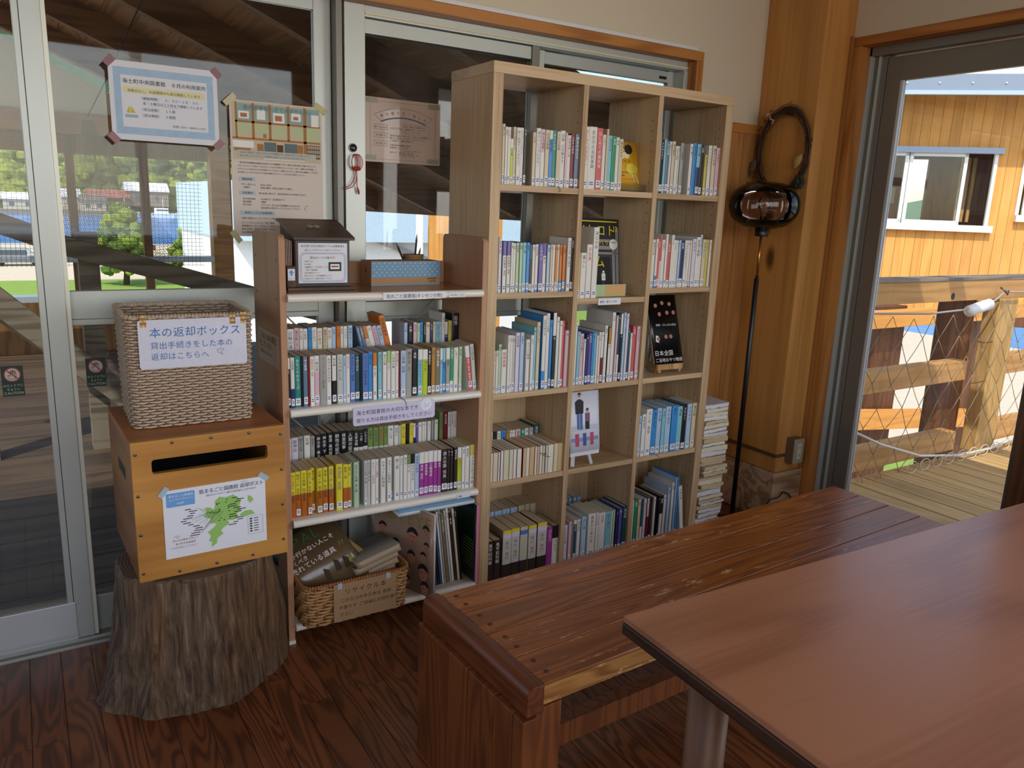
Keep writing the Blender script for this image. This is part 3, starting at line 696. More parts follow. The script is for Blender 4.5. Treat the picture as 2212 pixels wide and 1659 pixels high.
# row: bottom height, spine plane, depth, kind, [(left mm, thickness mm, height mm, colours, title, extra)]
ROWS = {
 'Bf': (0.7584, 0.015, 0.105, 'paperback', [
  (-652, 8, 150, 'W/K.22', 'GO'),(-643, 11, 152, 'W/N.62', '火星物語'),(-631, 17, 155, 'T', 'からくりからくさ'),(-612, 5, 154, 'K', ''),
  (-605, 13, 152, 'S', '村上春樹'),(-591, 5, 152, 'R', ''),(-585, 12, 150, 'W', '東野圭吾 白夜'),(-572, 15, 151, 'W/P.33', '一瞬の風'),
  (-556, 20, 154, 'G', 'オー！マイ・ガアド 浅田次郎'),(-535, 14, 151, 'W', '未完の本仏の研究'),(-518, 13, 150, 'W/K.52', '卵の緒'),(-502, 18, 152, 'g', 'しゃべれども'),
  (-483, 9, 147, 'b', 'そらの虹'),(-473, 11, 150, 'W', 'あかねの谷'),(-461, 15, 149, 'B', 'チルドレン 伊坂'),(-445, 14, 150, 'D', '十日えびす'),(-429, 7, 148, 'K', ''),
  (-421, 18, 150, 'B', 'センゴク 伊坂幸太郎'),(-402, 12, 152, 'C', '長編小説'),(-387, 12, 150, 'O/W.28', 'はじめて'),(-370, 12, 150, 'c', '夜のピクニック'),
  (-355, 13, 150, 'W', '旅人の樹'),(-340, 12, 152, 'L/W.26', 'サキ'),(-327, 14, 150, 'W', '八日目の蝉'),(-311, 10, 150, 'W', '博士の愛した'),(-299, 4, 148, 'R', ''),
  (-294, 17, 150, 'b', '三島屋 宮部'),(-276, 20, 153, 'G', '鹿の王 上'),(-254, 15, 149, 'K', '海賊'),(-234, 15, 150, 'W/c.22', '少女たちのワルツ'),
  (-218, 18, 149, 'W/l.22', 'ヨハネ'),(-199, 12, 150, 'K', '黒 桐野夏生'),(-186, 13, 153, 'A', '下町'),(-172, 16, 150, 'U', '幸福な食堂'),
  (-155, 9, 148, 'W/c.25', '沈黙'),(-145, 10, 147, 'c/C.3', '海の底'),(-134, 14, 148, 'W/G.25', '流星'),(-119, 12, 150, 'E/W.75', '西の魔女'),
  (-105, 16, 148, 'W', 'しずく'),(-87, 11, 150, 'h', '緑の森'),(-48, 15, 152, 'W/r.26', '夫婦一年生 朝倉かすみ', {'t': -7}),(-31, 14, 156, 'g', '父の詫び状', {'t': -6}),]),
 'Bb': (0.8260, 0.150, 0.105, 'paperback', [
  (-613, 15, 146, 'c/E.25', '風神'),(-596, 13, 145, 'P', '宇宙からの帰還'),(-582, 6, 143, 'K', ''),(-575, 20, 146, 'W/c.45', '日輪の遺産'),
  (-554, 15, 148, 'P', '風の影 上'),(-538, 10, 147, 'W', '白い巨塔'),(-527, 13, 145, 'W', '大聖堂'),(-512, 11, 147, 'C', '海辺の本'),
  (-500, 14, 147, 'W/T.65', 'エトロフ'),(-485, 16, 145, 'W/Y.45', '村の鍛冶'),(-466, 13, 146, 'u', '精霊の守り人'),(-452, 13, 145, 'W/E.55', '緑の家'),
  (-438, 12, 147, 'b', '空色'),(-424, 12, 148, 'O', 'しゃばけ'),(-411, 8, 147, 'W', '夏の庭'),(-402, 12, 147, 'W/l.5', 'ハゴロモ'),(-387, 14, 149, 'b', '神様のボート'),
  (-329, 10, 147, 'S', '神去なあなあ', {'t': -14}),(-318, 10, 147, 'S', '舟を編む', {'t': -14}),(-307, 11, 147, 'O/W.3', '格闘する者', {'t': -14}),
  (-295, 15, 146, 'W', '刀', {'t': -14}),(-278, 15, 146, 'P', 'きみの友だち', {'t': -14}),(-262, 14, 146, 'b', '夜は短し', {'t': -14}),
  (-246, 18, 180, 'O', '図書館戦争', {'t': -14}),(-200, 11, 148, 'b', '八つ墓'),(-187, 16, 145, 'K', '火車'),(-168, 12, 148, 'P', 'あの日'),
  (-155, 10, 146, 'h', '父の日'),(-144, 10, 148, 'C', 'のぼうの城'),(-133, 9, 146, 'K', 'しろばんば'),(-123, 14, 147, 'u', '猫'),(-108, 9, 146, 'N', '天と地'),
  (-98, 9, 147, 'u', '草'),(-88, 13, 147, 'c', '永遠の出口'),(-74, 7, 146, 'b', '雪'),(-66, 11, 176, 'W', '心理ゲーム'),(-54, 10, 145, 'W/N.3', '峠'),
  (-42, 12, 148, 'y', 'ひまわり'),(-28, 25, 174, 'K', '旧怪'),]),
 'Cf': (0.4121, 0.015, 0.105, 'paperback', [
  (-652, 15, 146, 'Y/o.5', '死への祈り 佐伯泰英'),(-636, 15, 146, 'Y/o.5', '陽炎ノ辻 佐伯泰英'),(-619, 19, 147, 'Y/o.5', '冬の蜉蝣 佐伯泰英'),
  (-599, 14, 147, 'Y/o.5', '狐火ノ杜 佐伯泰英'),(-584, 12, 147, 'Y/o.5', '螢火ノ宿', {'d': 14}),(-569, 17, 147, 'Y/o.5', '紅椿ノ谷 佐伯泰英'),
  (-550, 16, 147, 'Y/o.5', '朔風ノ岸 佐伯泰英'),(-531, 16, 148, 'Y/o.5', '遠霞ノ峠 佐伯泰英'),(-514, 4, 146, 'Y/o.5', '', {'d': 16}),(-507, 21, 152, 'Y', '希望荘 宮部'),
  (-484, 15, 148, 'Y/o.52', '夏燕ノ道'),(-468, 11, 146, 'Y/o.52', '驟雨ノ町'),(-456, 6, 148, 'h', '', {'d': 12}),(-448, 15, 151, 'h', 'あきない世傳 金と銀'),
  (-432, 7, 149, 'G', 'あきない', {'d': 12}),(-413, 11, 151, 'g', 'あきない世傳 金と銀'),(-401, 10, 150, 'g', 'あきない世傳 金と銀'),(-389, 14, 151, 'W', 'みをつくし料理帖'),
  (-374, 10, 151, 'W', 'みをつくし料理帖'),(-363, 6, 149, 'G', '', {'d': 12}),(-356, 17, 151, 'W', 'みをつくし料理帖'),(-333, 15, 151, 'W', 'みをつくし料理帖'),
  (-317, 8, 148, 'G', '', {'d': 12}),(-307, 19, 150, 'W', '銀二貫'),(-287, 10, 149, 'W', '花だより'),(-275, 13, 150, 'W', '蝶の女'),
  (-261, 12, 150, 'k/W.22', '蜩ノ記'),(-248, 14, 150, 'K/W.22', '時代小説の夜'),(-233, 15, 150, 'b', '図書館の神様'),(-217, 17, 151, 'W/M.26', '海街 吉村'),
  (-199, 15, 151, 'W/M.26', '高熱隧道'),(-183, 18, 151, 'W/M.26', '三陸海岸'),(-164, 14, 151, 'W/M.26', '羆嵐'),(-149, 13, 151, 'W/M.26', '破獄'),
  (-134, 23, 152, 'J', '旅人の国 司馬'),(-110, 9, 149, 'J', '峠 上'),(-100, 11, 149, 'J', '峠 下'),(-85, 13, 150, 'J', '草原の記'),(-71, 15, 150, 'W/l.24', '孤宿の人'),
  (-54, 12, 149, 'W', '理由'),(-41, 16, 151, 'W', '模倣犯'),(-22, 18, 152, 'y/W.25', 'ナイチンゲール'),]),
 'Cb': (0.4780, 0.150, 0.105, 'paperback', [
  (-617, 5, 143, 'W', ''),(-611, 11, 144, 'W', '吉川英治'),(-599, 13, 144, 'W', '宮本武蔵'),(-585, 10, 144, 'W', '新平家'),(-574, 19, 146, 'p', '龍神伝'),
  (-554, 15, 148, 'G', '燃えよ剣'),(-536, 18, 148, 'W', '花神'),(-517, 13, 146, 'G', '国盗り'),(-502, 18, 148, 'K', '神の手 帚木'),(-483, 18, 148, 'K', '神の手 下'),
  (-463, 17, 148, 'K', '悪道 森村誠一'),(-444, 21, 149, 'K', '野性の証明'),(-422, 19, 149, 'K', '棟居刑事'),(-402, 21, 149, 'K', '人間の証明'),
  (-380, 16, 146, 'K/W.4', '五郎治殿'),(-363, 14, 146, 'K/W.4', '一刀斎'),(-348, 14, 147, 'K/W.4', 'いまさら'),(-332, 16, 149, 'k/W.45', '人斬り'),
  (-315, 3, 149, 'k/W.45', '鬼平犯科帳'),(-314, 16, 148, 'k/W.45', '剣客商売'),(-296, 15, 148, 'k/W.45', '藤枝梅安'),(-279, 14, 148, 'k/W.45', '仕掛人'),
  (-264, 18, 147, 'W', '青い空'),(-244, 15, 146, 'W', '夜明け'),(-228, 7, 146, 'g', ''),(-219, 15, 149, 'Y', '四千万歩'),(-202, 11, 147, 'K', ''),
  (-190, 13, 149, 'Y', '四千万歩'),(-176, 8, 145, 'W/N.35', '影'),(-167, 8, 146, 'V', '紫'),(-158, 12, 147, 'W/E.6', '緑'),(-145, 8, 147, 'W', '西'),
  (-136, 7, 147, 'W', '東'),(-126, 12, 148, 'W', 'ビリー'),(-111, 8, 148, 'G', ''),(-100, 12, 149, 'W', '旅'),]),
 'Cc': (0.4780, 0.150, 0.110, 'comic_book', [
  (-86, 18, 175, 'k', '武田騎馬軍団'),(-65, 17, 175, 'R', '鬼火次郎'),(-44, 14, 172, 'W/Z.72', 'のたり松太郎'),(-28, 12, 172, 'W/Z.72', 'のたり松太郎'),
  (-15, 16, 172, 'W/Z.72', 'のたり松太郎'),]),
 'r1l': (1.4323, 0.030, 0.130, 'hardback_book', [
  (52, 8, 186, 'W', '僕の仕事は HIKAKIN'),(61, 9, 185, 'u', '億男 川村'),(71, 9, 177, 'W', '地頭力'),(81, 10, 177, 'W', 'やり抜く'),(92, 10, 143, 'W/l.2', '下り坂'),
  (103, 10, 180, 'u', '人生に奇跡を起こす'),(114, 15, 180, 'W', '稼ぐ話術すぐできるコツ'),(130, 11, 179, 'W', 'やりたいことは今すぐ'),(143, 9, 184, 'K', '夜と霧'),
  (177, 12, 168, 'u', '人生論'),(191, 17, 183, 'W', '頭のいいバカになれ！'),(209, 16, 182, 'P/W.4', '考える技術'),(226, 16, 181, 'u', '生きる意味'),
  (243, 12, 181, 'W/C.15', '仕事の哲学'),(256, 16, 181, 'T', 'みらいの本'),(273, 15, 179, 'u', 'ウケる技術'),(289, 19, 184, 'W', '自動 人を動かす'),(309, 8, 178, 'P', ''),
  (318, 14, 171, 'W', 'お金の話 三木'),(333, 14, 177, 'R', 'ユダヤの商法'),(348, 18, 177, 'S', '夢をかなえる'),]),
 'r1m': (1.4323, 0.030, 0.140, 'hardback_book', [
  (392, 17, 205, 'W', '子どもへのまなざし'),(410, 29, 206, 'W', '女の子の名前事典'),(441, 20, 204, 'r', 'はじめての離乳食'),(462, 12, 184, 'W', '子育て'),(475, 7, 203, 'u', ''),
  (483, 14, 183, 'c', '育児日記'),(499, 14, 184, 'E', '発達'),(514, 12, 180, 'W', '絵本'),(527, 14, 175, 'u', '読みきかせ'),]),
 'r1r': (1.4323, 0.030, 0.130, 'hardback_book', [
  (733, 11, 250, 'C/W.15', '長い旅の本'),(745, 15, 190, 'K', 'POWERS'),(761, 11, 190, 'c', 'ことばの力'),(773, 15, 186, 'S', '町の時間'),
  (789, 10, 185, 'W', '地域を変える'),(801, 15, 186, 'u', '知の野生'),(817, 12, 172, 'W', '日本の田舎'),(831, 9, 172, 'g', '里山'),(842, 15, 183, 'G', '七つの提言'),
  (890, 14, 185, 'W', '島で働く'),(906, 17, 188, 'C', '海の道'),(925, 17, 186, 'c/N.45', '海の森'),(944, 14, 184, 'K', '辺境'),(969, 13, 150, 'y', '島のみち'),
  (984, 17, 185, 'W', 'ないものはない'),(1006, 19, 186, 'u', '離島の未来'),(1028, 17, 180, 'P', 'つながり'),]),
 'r2l': (1.0817, 0.030, 0.115, 'paperback', [
  (56, 8, 186, 'K', 'DEEP BLUE'),(65, 11, 180, 'p', '殺人鬼 紀行'),(80, 14, 168, 'V/W.27', '内田康夫 浅見'),(97, 13, 168, 'V/W.27', '内田康夫 浅見'),
  (111, 8, 166, 'W', '古都'),(121, 9, 163, 'W', '終着'),(132, 11, 165, 'h', '時刻表'),(145, 10, 165, 'h', '旅情'),(157, 13, 166, 'c', '赤い霧'),
  (171, 12, 166, 'C', '特急'),(185, 10, 160, 'D/K.3', ''),(196, 10, 160, 'W', '夜行'),(207, 11, 160, 'W/C.95', '特急列車'),(220, 17, 163, 'V', 'トラベル'),
  (238, 12, 163, 'V/W.25', '踊り子'),(254, 11, 158, 'b', '雪国'),(267, 8, 160, 'u', '伊豆'),(276, 9, 160, 'W', '北へ'),(287, 8, 160, 'O/W.8', '京都'),
  (296, 8, 160, 'u', '奈良'),(306, 10, 160, 'O/C.76', '寝台特急'),(320, 11, 160, 'O/C.76', '十津川'),(337, 14, 184, 'W', '西村京太郎 殺人事件'),
  (353, 9, 184, 'K', '鳥取砂丘'),]),
 'r2m': (1.0542, 0.030, 0.150, 'hardback_book', [
  (392, 9, 160, 'y/W.8', '島'),(402, 17, 160, 'W', '暮らし'),(422, 18, 190, 'W', '手仕事'),(441, 18, 250, 'W', '海士の本'),]),
 'r2r': (1.0845, 0.030, 0.130, 'hardback_book', [
  (732, 8, 185, 'W', 'しあわせ'),(741, 15, 180, 'W/b.9', '家族の手紙'),(758, 11, 182, 'W/C.75', '水の音'),(770, 11, 182, 'r', '赤い花'),(782, 7, 200, 'r/W.5', '夢'),
  (791, 16, 180, 'W', '人間力'),(810, 11, 200, 'W', ''),(822, 15, 172, 'r/W.9', '愛の本'),(839, 14, 198, 'W', 'ことば'),(854, 14, 180, 'W', 'いのち'),
  (870, 9, 178, 'W', '光'),(880, 10, 178, 'b', 'そら'),(892, 19, 178, 'N/W.88', '知事'),(913, 15, 178, 'W', 'ハチドリのひとしずく'),(929, 12, 178, 'W', '風'),
  (944, 9, 178, 'W/r.9', '道'),(955, 20, 184, 'p', 'みかん'),(977, 20, 192, 'W', '国盗り物語'),(998, 12, 200, 'b/W.4', '女性の品格'),(1013, 19, 182, 'u', '大切なこと'),
  (1034, 14, 182, 'y', 'だいち'),(1051, 12, 182, 'W', '水のことば'),]),
 'r3l': (0.7368, 0.030, 0.150, 'picture_book', [
  (57, 10, 150, 'W', '日本の味'),(68, 9, 150, 'W', '料理'),(78, 10, 172, 'h', '野菜'),(91, 20, 152, 'W', '秋保図鑑'),(113, 10, 200, 'W', 'だし'),
  (124, 9, 200, 'W', '発酵'),(134, 10, 198, 'g', '季節'),(145, 15, 208, 'p', '家庭料理'),(163, 15, 208, 'b', 'お菓子'),(189, 15, 182, 'W', 'カフェと珈琲'),
  (207, 11, 195, 'W', 'にほん'),(219, 9, 222, 'c', '歌'),(231, 13, 240, 'u', 'みんなのごはん'),(254, 14, 262, 'W/C.75', '伝統料理の本'),(269, 13, 268, 'W', 'きょうの料理'),
  (285, 11, 245, 'C', '釣り'),(298, 13, 270, 'W/K.3', '魚'),(314, 11, 255, 'W', '米'),(327, 11, 240, 'W', '畑'),(339, 9, 240, 'r', '祭'),
  (352, 16, 205, 'P', '布'),]),
 'r3m': (0.7368, 0.030, 0.160, 'picture_book', [
  (391, 7, 282, 'W', '住まい'),(400, 8, 235, 'W', '庭'),(410, 12, 198, 'c', '木'),(424, 16, 190, 'P', '石と水の暮らし'),(441, 8, 170, 'W', '窓'),
  (451, 11, 185, 'N', '青'),(464, 13, 190, 'V', '紫の染'),(479, 12, 190, 'C', '海'),(492, 8, 188, 'c', '空'),(502, 9, 180, 'W', '土'),
  (512, 9, 192, 'W', 'だから家'),(524, 12, 190, 'W/R.5', '布'),(538, 13, 215, 'W', '版画'),(559, 12, 205, 'A/W.3', '紙'),(572, 15, 262, 'W', '工芸'),
  (591, 9, 250, 'P', ''),(602, 9, 255, 'D/W.6', '染'),(614, 10, 255, 'W/K.3', '衣'),(629, 11, 258, 'b', '住'),(642, 11, 255, 'p', '編'),
  (655, 10, 200, 'D', '針'),(667, 9, 180, 'W', '糸'),(678, 15, 205, 'r', '手芸'),(698, 17, 205, 'P', 'プリント'),]),
 'r4r': (0.4179, 0.030, 0.130, 'hardback_book', [
  (730, 20, 168, 'b', '山本'),(752, 19, 172, 'W', '星野道夫'),(774, 29, 190, 'W', '炎と氷 新堂'),(805, 24, 185, 'C', '海のふた'),(832, 23, 188, 'b', '冬の海'),
  (857, 18, 185, 'c', '水滸'),(878, 27, 190, 'b', '天の女王'),(910, 31, 190, 'C', '島へ'),(943, 25, 185, 'c', '海峡'),(971, 21, 188, 'K', 'メモリー'),
  (996, 24, 190, 'b', 'プラチナ'),(1024, 23, 190, 'u', '風の歌'),]),
 'r4b': (0.4379, 0.150, 0.100, 'paperback', [
  (131, 3, 118, 'R', ''),(134, 13, 116, 'W/l.8', '短歌'),(148, 10, 118, 'W', '俳句'),(159, 14, 118, 'b', '方言'),(175, 12, 116, 'W/Y.8', '川柳'),
  (188, 13, 117, 'K', ''),(203, 12, 117, 'W', '季語'),(217, 16, 117, 'C', '文庫'),(236, 10, 117, 'A', '詩'),(247, 7, 114, 'W', '歌'),
  (257, 10, 113, 'W', '言'),(269, 17, 115, 'P', '和歌'),(288, 14, 114, 'E', '島'),(303, 13, 113, 'W', '辞'),(319, 14, 114, 'g', '語'),
  (335, 18, 122, 'D', '漢字'),]),
 'r4f': (0.4179, 0.030, 0.148, 'paperback', [
  (57, 13, 106, 'e1', ''),(71, 19, 107, 'e2', ''),(91, 8, 108, 'e1', ''),(101, 12, 110, 'e1', ''),(115, 23, 110, 'e2', ''),(139, 17, 109, 'e2', ''),
  (157, 13, 109, 'e1', ''),(172, 20, 108, 'e1', ''),(196, 15, 108, 'e3', ''),(212, 14, 107, 'e1', ''),(227, 20, 107, 'e3', ''),
  (248, 9, 106, 'e1', ''),(259, 11, 106, 'e3', ''),(272, 11, 106, 'e1', ''),(284, 11, 106, 'e2', ''),(296, 11, 106, 'e2', ''),
  (308, 24, 107, 'e1', ''),(334, 18, 107, 'e2', ''),(353, 22, 107, 'e3', ''),]),
 'r5l': (0.0720, 0.030, 0.130, 'comic_book', [
  (60, 25, 150, 'J', '鬼平犯科帳'),(87, 26, 150, 'J', '鬼平犯科帳'),(121, 33, 180, 'm', '時代 黄門'),(156, 32, 180, 'm', '時代 黄門'),(191, 30, 180, 'm2', '時代 黄門'),
  (224, 33, 180, 'm', '時代 黄門'),(262, 38, 182, 'm', '時代 黄門'),(302, 23, 155, 'M', 'ゴルゴ'),(327, 24, 156, 'K/W.3', 'ゴルゴ'),]),
 'r5b': (0.1400, 0.170, 0.100, 'comic_book', [
  (137, 14, 130, 'w2', ''),(153, 16, 130, 'w2', ''),(171, 16, 130, 'w2', ''),(189, 17, 130, 'w2', ''),(208, 15, 130, 'w2', ''),
  (225, 15, 131, 'w2', ''),(241, 14, 131, 'w2', ''),(257, 15, 131, 'w2', ''),(274, 15, 131, 'w2', ''),(291, 14, 131, 'w2', ''),
  (306, 15, 131, 'w2', ''),(325, 27, 134, 'u', ''),(354, 19, 134, 'u', ''),(375, 24, 134, 'u', ''),]),
 'r5m': (0.0720, 0.030, 0.130, 'hardback_book', [
  (402, 20, 138, 'p', 'ふたつの窓'),(429, 14, 148, 'P', '花'),(453, 13, 150, 'W/D.1', '緑の帯'),(469, 15, 150, 'W', '薄雲鬼談'),(490, 22, 158, 'b', '白い道'),
  (522, 37, 162, 'W', '黄泉から来た女'),(561, 13, 162, 'W', '日本の死者'),(576, 32, 158, 'W', '花筐'),(610, 26, 156, 'c', '虹の旅人'),(639, 7, 155, 'W', ''),
  (648, 10, 156, 'h', '町'),(665, 9, 152, 'N', '闇'),(678, 15, 158, 'V', '藤'),(699, 20, 163, 'D', '海の道'),]),
 'r5n': (0.1400, 0.170, 0.100, 'comic_book', [
  (499, 8, 128, 'S', '犬'),(509, 13, 128, 'S', '犬'),(524, 12, 128, 'S', '犬'),(538, 12, 128, 'S', '犬'),(551, 12, 128, 'S', '犬'),
  (565, 13, 128, 'S', '犬'),(579, 13, 128, 'S', '犬'),]),
 'r5r': (0.0720, 0.030, 0.150, 'hardback_book', [
  (734, 13, 165, 'W', 'からだ'),(750, 13, 164, 'E', '薬草'),(767, 12, 162, 'u', '健康'),(782, 10, 160, 'D/W.6', ''),(795, 11, 160, 'p', '人生はやさしい'),
  (810, 10, 160, 'P/R.4', ''),(823, 13, 158, 'J', ''),(842, 9, 160, 'W', '医'),(854, 5, 160, 'K', ''),(864, 9, 160, 'K', '心'),
  (874, 15, 158, 'K/W.4', '名医'),(892, 11, 158, 'W', '食'),(909, 11, 190, 'b', '図解'),(929, 11, 205, 'W', '地図'),(945, 6, 225, 'b', '図鑑'),
  (954, 8, 228, 'C', '写真'),(990, 17, 185, 'W', '大地の詩', {'t': -8}),]),
}

ROWINFO = {  # anchor, place, bay limits, height change
 'Bf': ('the outer beech side', 'front row, second steel shelf', (-0.657, -0.020), 0), 'Bb': ('the outer beech side', 'raised back row, second steel shelf', (-0.657, -0.020), 0),
 'Cf': ('the outer beech side', 'front row, third steel shelf', (-0.657, -0.020), 0), 'Cb': ('the outer beech side', 'raised back row, third steel shelf', (-0.657, -0.095), 0),
 'Cc': ('the paperbacks', 'raised back row, third steel shelf', (-0.090, -0.020), 0),
 'r1l': ('the rack side', 'top shelf, bookcase bay beside rack', BAYS[0], 0), 'r1m': ('the rack side', 'top shelf, middle bookcase bay', BAYS[1], 0),
 'r1r': ('the middle bay', 'top shelf, bookcase bay beside lamp', BAYS[2], 0), 'r2l': ('the rack side', 'second shelf, bookcase bay beside rack', BAYS[0], 0),
 'r2m': ('the rack side', 'second shelf, middle bookcase bay', BAYS[1], 0), 'r2r': ('the middle bay', 'second shelf, bookcase bay beside lamp', BAYS[2], 0),
 'r3l': ('the rack side', 'third shelf, bookcase bay beside rack', BAYS[0], 0), 'r3m': ('the rack side', 'third shelf, middle bookcase bay', BAYS[1], 0),
 'r4r': ('the middle bay', 'fourth shelf, bookcase bay beside lamp', BAYS[2], 0), 'r4b': ('the rack side', 'back row, fourth bookcase shelf', BAYS[0], 0),
 'r4f': ('the rack side', 'front row, fourth bookcase shelf', BAYS[0], 0), 'r5l': ('the rack side', 'front row, bottom bookcase shelf', BAYS[0], 8),
 'r5b': ('the rack side', 'back row, bottom bookcase shelf', BAYS[0], 0), 'r5m': ('the rack side', 'front row, bottom of middle bay', BAYS[1], 20),
 'r5n': ('the rack side', 'back row, bottom of middle bay', BAYS[1], 0), 'r5r': ('the middle bay', 'bottom shelf, bookcase bay beside lamp', BAYS[2], 36)}
GROUPW = {'B': 'books on the second steel shelf of the rack', 'C': 'books on the third steel shelf of the rack', 'r': 'books in the tall bookcase'}
brng = random.Random(5)
for key, (z, yp, depth, kind, books) in ROWS.items():
    anchor, place, (lo, hi), dh = ROWINFO[key]
    lo += 0.0008; hi -= 0.0008
    if key[0] == 'r': z = 0.035 if key in ('r5l', 'r5m', 'r5r') else (0.100 if key in ('r5b', 'r5n') else z)
    if key[0] == 'r' and yp < 0.1: yp = 0.010
    a = min(b[0] for b in books) / 1000; e = max(b[0] + b[1] for b in books) / 1000
    if key in ('r4b', 'r5b', 'r5n'): lo_, hi_ = max(lo, a - 0.07), min(hi, e - 0.02)
    else: lo_, hi_ = lo, min(hi, max(e, lo + 0.05)) if key not in ('Bf', 'Cf') else hi
    if key in ('r1m', 'r2m'): hi_ = e
    k = (hi_ - lo_) / (e - a)
    for i, b in enumerate(books):
        ex = b[5] if len(b) > 5 else {}
        x0 = lo_ + (b[0] / 1000 - a) * k; w = max(0.0032, b[1] / 1000 * k)
        h = (b[2] + dh + brng.uniform(-1.0, 1.0)) / 1000
        label = '%s %s, %s from %s, %s' % (colour_phrase(b[3]), KINDWORD[kind], ordinal(i + 1), anchor, place)
        make_book(kind, x0, w, h, z, yp + ex.get('d', brng.uniform(0, 3)) / 1000, depth, b[3], b[4], label, GROUPW[key[0]], ex.get('t', 0), brng)
# risers under the raised back rows of the bookcase
for nm, (xa, xb) in (('r5b', BAYS[0]), ('r5n', BAYS[1])):
    B(xa + 0.002, xb - 0.002, 0.165, 0.27, 0.035, 0.0995).build('riser', M_oakh, bc)
B(BAYS[0][0] + 0.002, BAYS[0][1] - 0.002, 0.165, 0.27, 0.4179, 0.4375).build('riser', M_oakh, bc)

# ---------------------------------------------------------------- papers and lettering helpers
XW, ZW = Vector((1, 0, 0)), Vector((0, 0, 1))
def sheet(name, label, cat, o, ux, uy, w, h, mat, th=0.0012, group=None, poly=None, loc=None):
    """a sheet whose lower left corner is o; returns the thing"""
    mb = MB(); mb.prism(poly or [(0, 0), (w, 0), (w, h), (0, h)], (0, 0, 0), ux, uy, th)
    t = mb.build(name, mat); t.location = o
    tag(t, label, cat, group)
    return t
def print_on(t, ux, uy, items, off=0.0004, name='lettering'):
    """items: (string, x, y, size, material[, align[, spacing]]) grouped into one mesh per ink"""
    by = {}
    for it in items:
        s_, a, b, size, m = it[:5]; al = it[5] if len(it) > 5 else 'L'; sp = it[6] if len(it) > 6 else 1.0
        mb = by.setdefault(m.name, (MB(), m))[0]
        letters(mb, s_, Vector(ux) * a + Vector(uy) * b, ux, uy, size, 0, align=al, space=sp, off=off)
    for mb, m in by.values(): mb.build(name, m, t)
def patch(t, ux, uy, name, m, rects, off=0.0003):
    mb = MB()
    for r in rects: mb.quad((0, 0, 0), ux, uy, *r, off=off)
    return mb.build(name, m, t)
def tape(t, ux, uy, cx, cy, w, h, ang, m, off=0.0006, name='tape'):
    c, s = math.cos(ang), math.sin(ang)
    poly = [(cx + a * c - b * s, cy + a * s + b * c) for a, b in ((-w / 2, -h / 2), (w / 2, -h / 2), (w / 2, h / 2), (-w / 2, h / 2))]
    mb = MB(); mb.prism(poly, Vector(ux).cross(Vector(uy)).normalized() * off, ux, uy, 0.0004); return mb.build(name, m, t)
def glassy_tape(name, rgb, a):
    if name in MATS: return MATS[name]
    m, n, l, p = new_mat(name); p.inputs['Base Color'].default_value = lin(rgb); p.inputs['Alpha'].default_value = a; p.inputs['Roughness'].default_value = 0.25
    MATS[name] = m; return m
T_clear = glassy_tape('clear_tape', (0.75, 0.85, 0.90), 0.55); T_cream = glassy_tape('cream_tape', (0.80, 0.76, 0.55), 0.85); T_wine = glassy_tape('wine_tape', (0.52, 0.26, 0.32), 0.9)
T_grey = glassy_tape('grey_tape', (0.62, 0.60, 0.52), 0.75)

# ---------------------------------------------------------------- tree stump
def stump():
    prof_n = 150; rows = 46; H = 0.372
    mb = MB(); vs_ = []
    def rad(a, t):
        flare = 0.198 + 0.006 * (1 - t) + 0.018 * max(0, 1 - t * 1.4) ** 2.0
        lobes = 0.022 * (1 - t) ** 1.4 * max(0, math.sin(4 * a + 0.6)) + 0.012 * (1 - t) * math.sin(3 * a + 1.9) + 0.008 * math.sin(2 * a + 0.7)
        nz = noise.noise(Vector((math.cos(a) * 3.0, math.sin(a) * 3.0, t * 1.3))) * 0.012
        rg = noise.noise(Vector((math.cos(a) * 17, math.sin(a) * 17, t * 2.2))) * 0.006 + abs(noise.noise(Vector((math.cos(a) * 38, math.sin(a) * 38, t * 3.0)))) * -0.005
        left = 0.040 * max(0, math.cos(a - PI * 0.95)) ** 2 * (1 - t) ** 1.6
        right = 0.022 * max(0, math.cos(a - 0.15)) ** 3 * (math.exp(-((t - 0.45) / 0.3) ** 2))
        crack = -0.016 * math.exp(-((math.atan2(math.sin(a + 0.75), math.cos(a + 0.75))) / 0.035) ** 2) * (0.4 + 0.6 * t)
        return flare + lobes + nz + rg + left + right + crack
    for i in range(rows + 1):
        t = i / rows
        for j in range(prof_n):
            a = 2 * PI * j / prof_n; r = rad(a, t)
            if i == rows: r -= 0.006
            vs_.append((r * math.cos(a) * 1.02, r * math.sin(a) * 0.98, H * t))
    fs = []
    for i in range(rows):
        for j in range(prof_n): fs.append((i * prof_n + j, i * prof_n + (j + 1) % prof_n, (i + 1) * prof_n + (j + 1) % prof_n, (i + 1) * prof_n + j))
    mb.add(vs_, fs, 0, True)
    side = mb
    cap = MB(); cv = [(0, 0, H - 0.002)]
    for q in (0.5, 1.0):
        for j in range(prof_n):
            a = 2 * PI * j / prof_n; r = (rad(a, 1) - 0.006) * q
            cv.append((r * math.cos(a) * 1.02, r * math.sin(a) * 0.98, H - 0.002 * (1 - q)))
    cf = [(0, 1 + j, 1 + (j + 1) % prof_n) for j in range(prof_n)] + [(1 + j, 1 + prof_n + j, 1 + prof_n + (j + 1) % prof_n, 1 + (j + 1) % prof_n) for j in range(prof_n)]
    cap.add(cv, cf, 0)
    return side, cap
m, n, l, p = new_mat('weathered_bark')
tc = n.new('ShaderNodeTexCoord'); mp = n.new('ShaderNodeMapping'); mp.inputs['Scale'].default_value = (1, 1, 0.09); l.new(tc.outputs['Object'], mp.inputs[0])
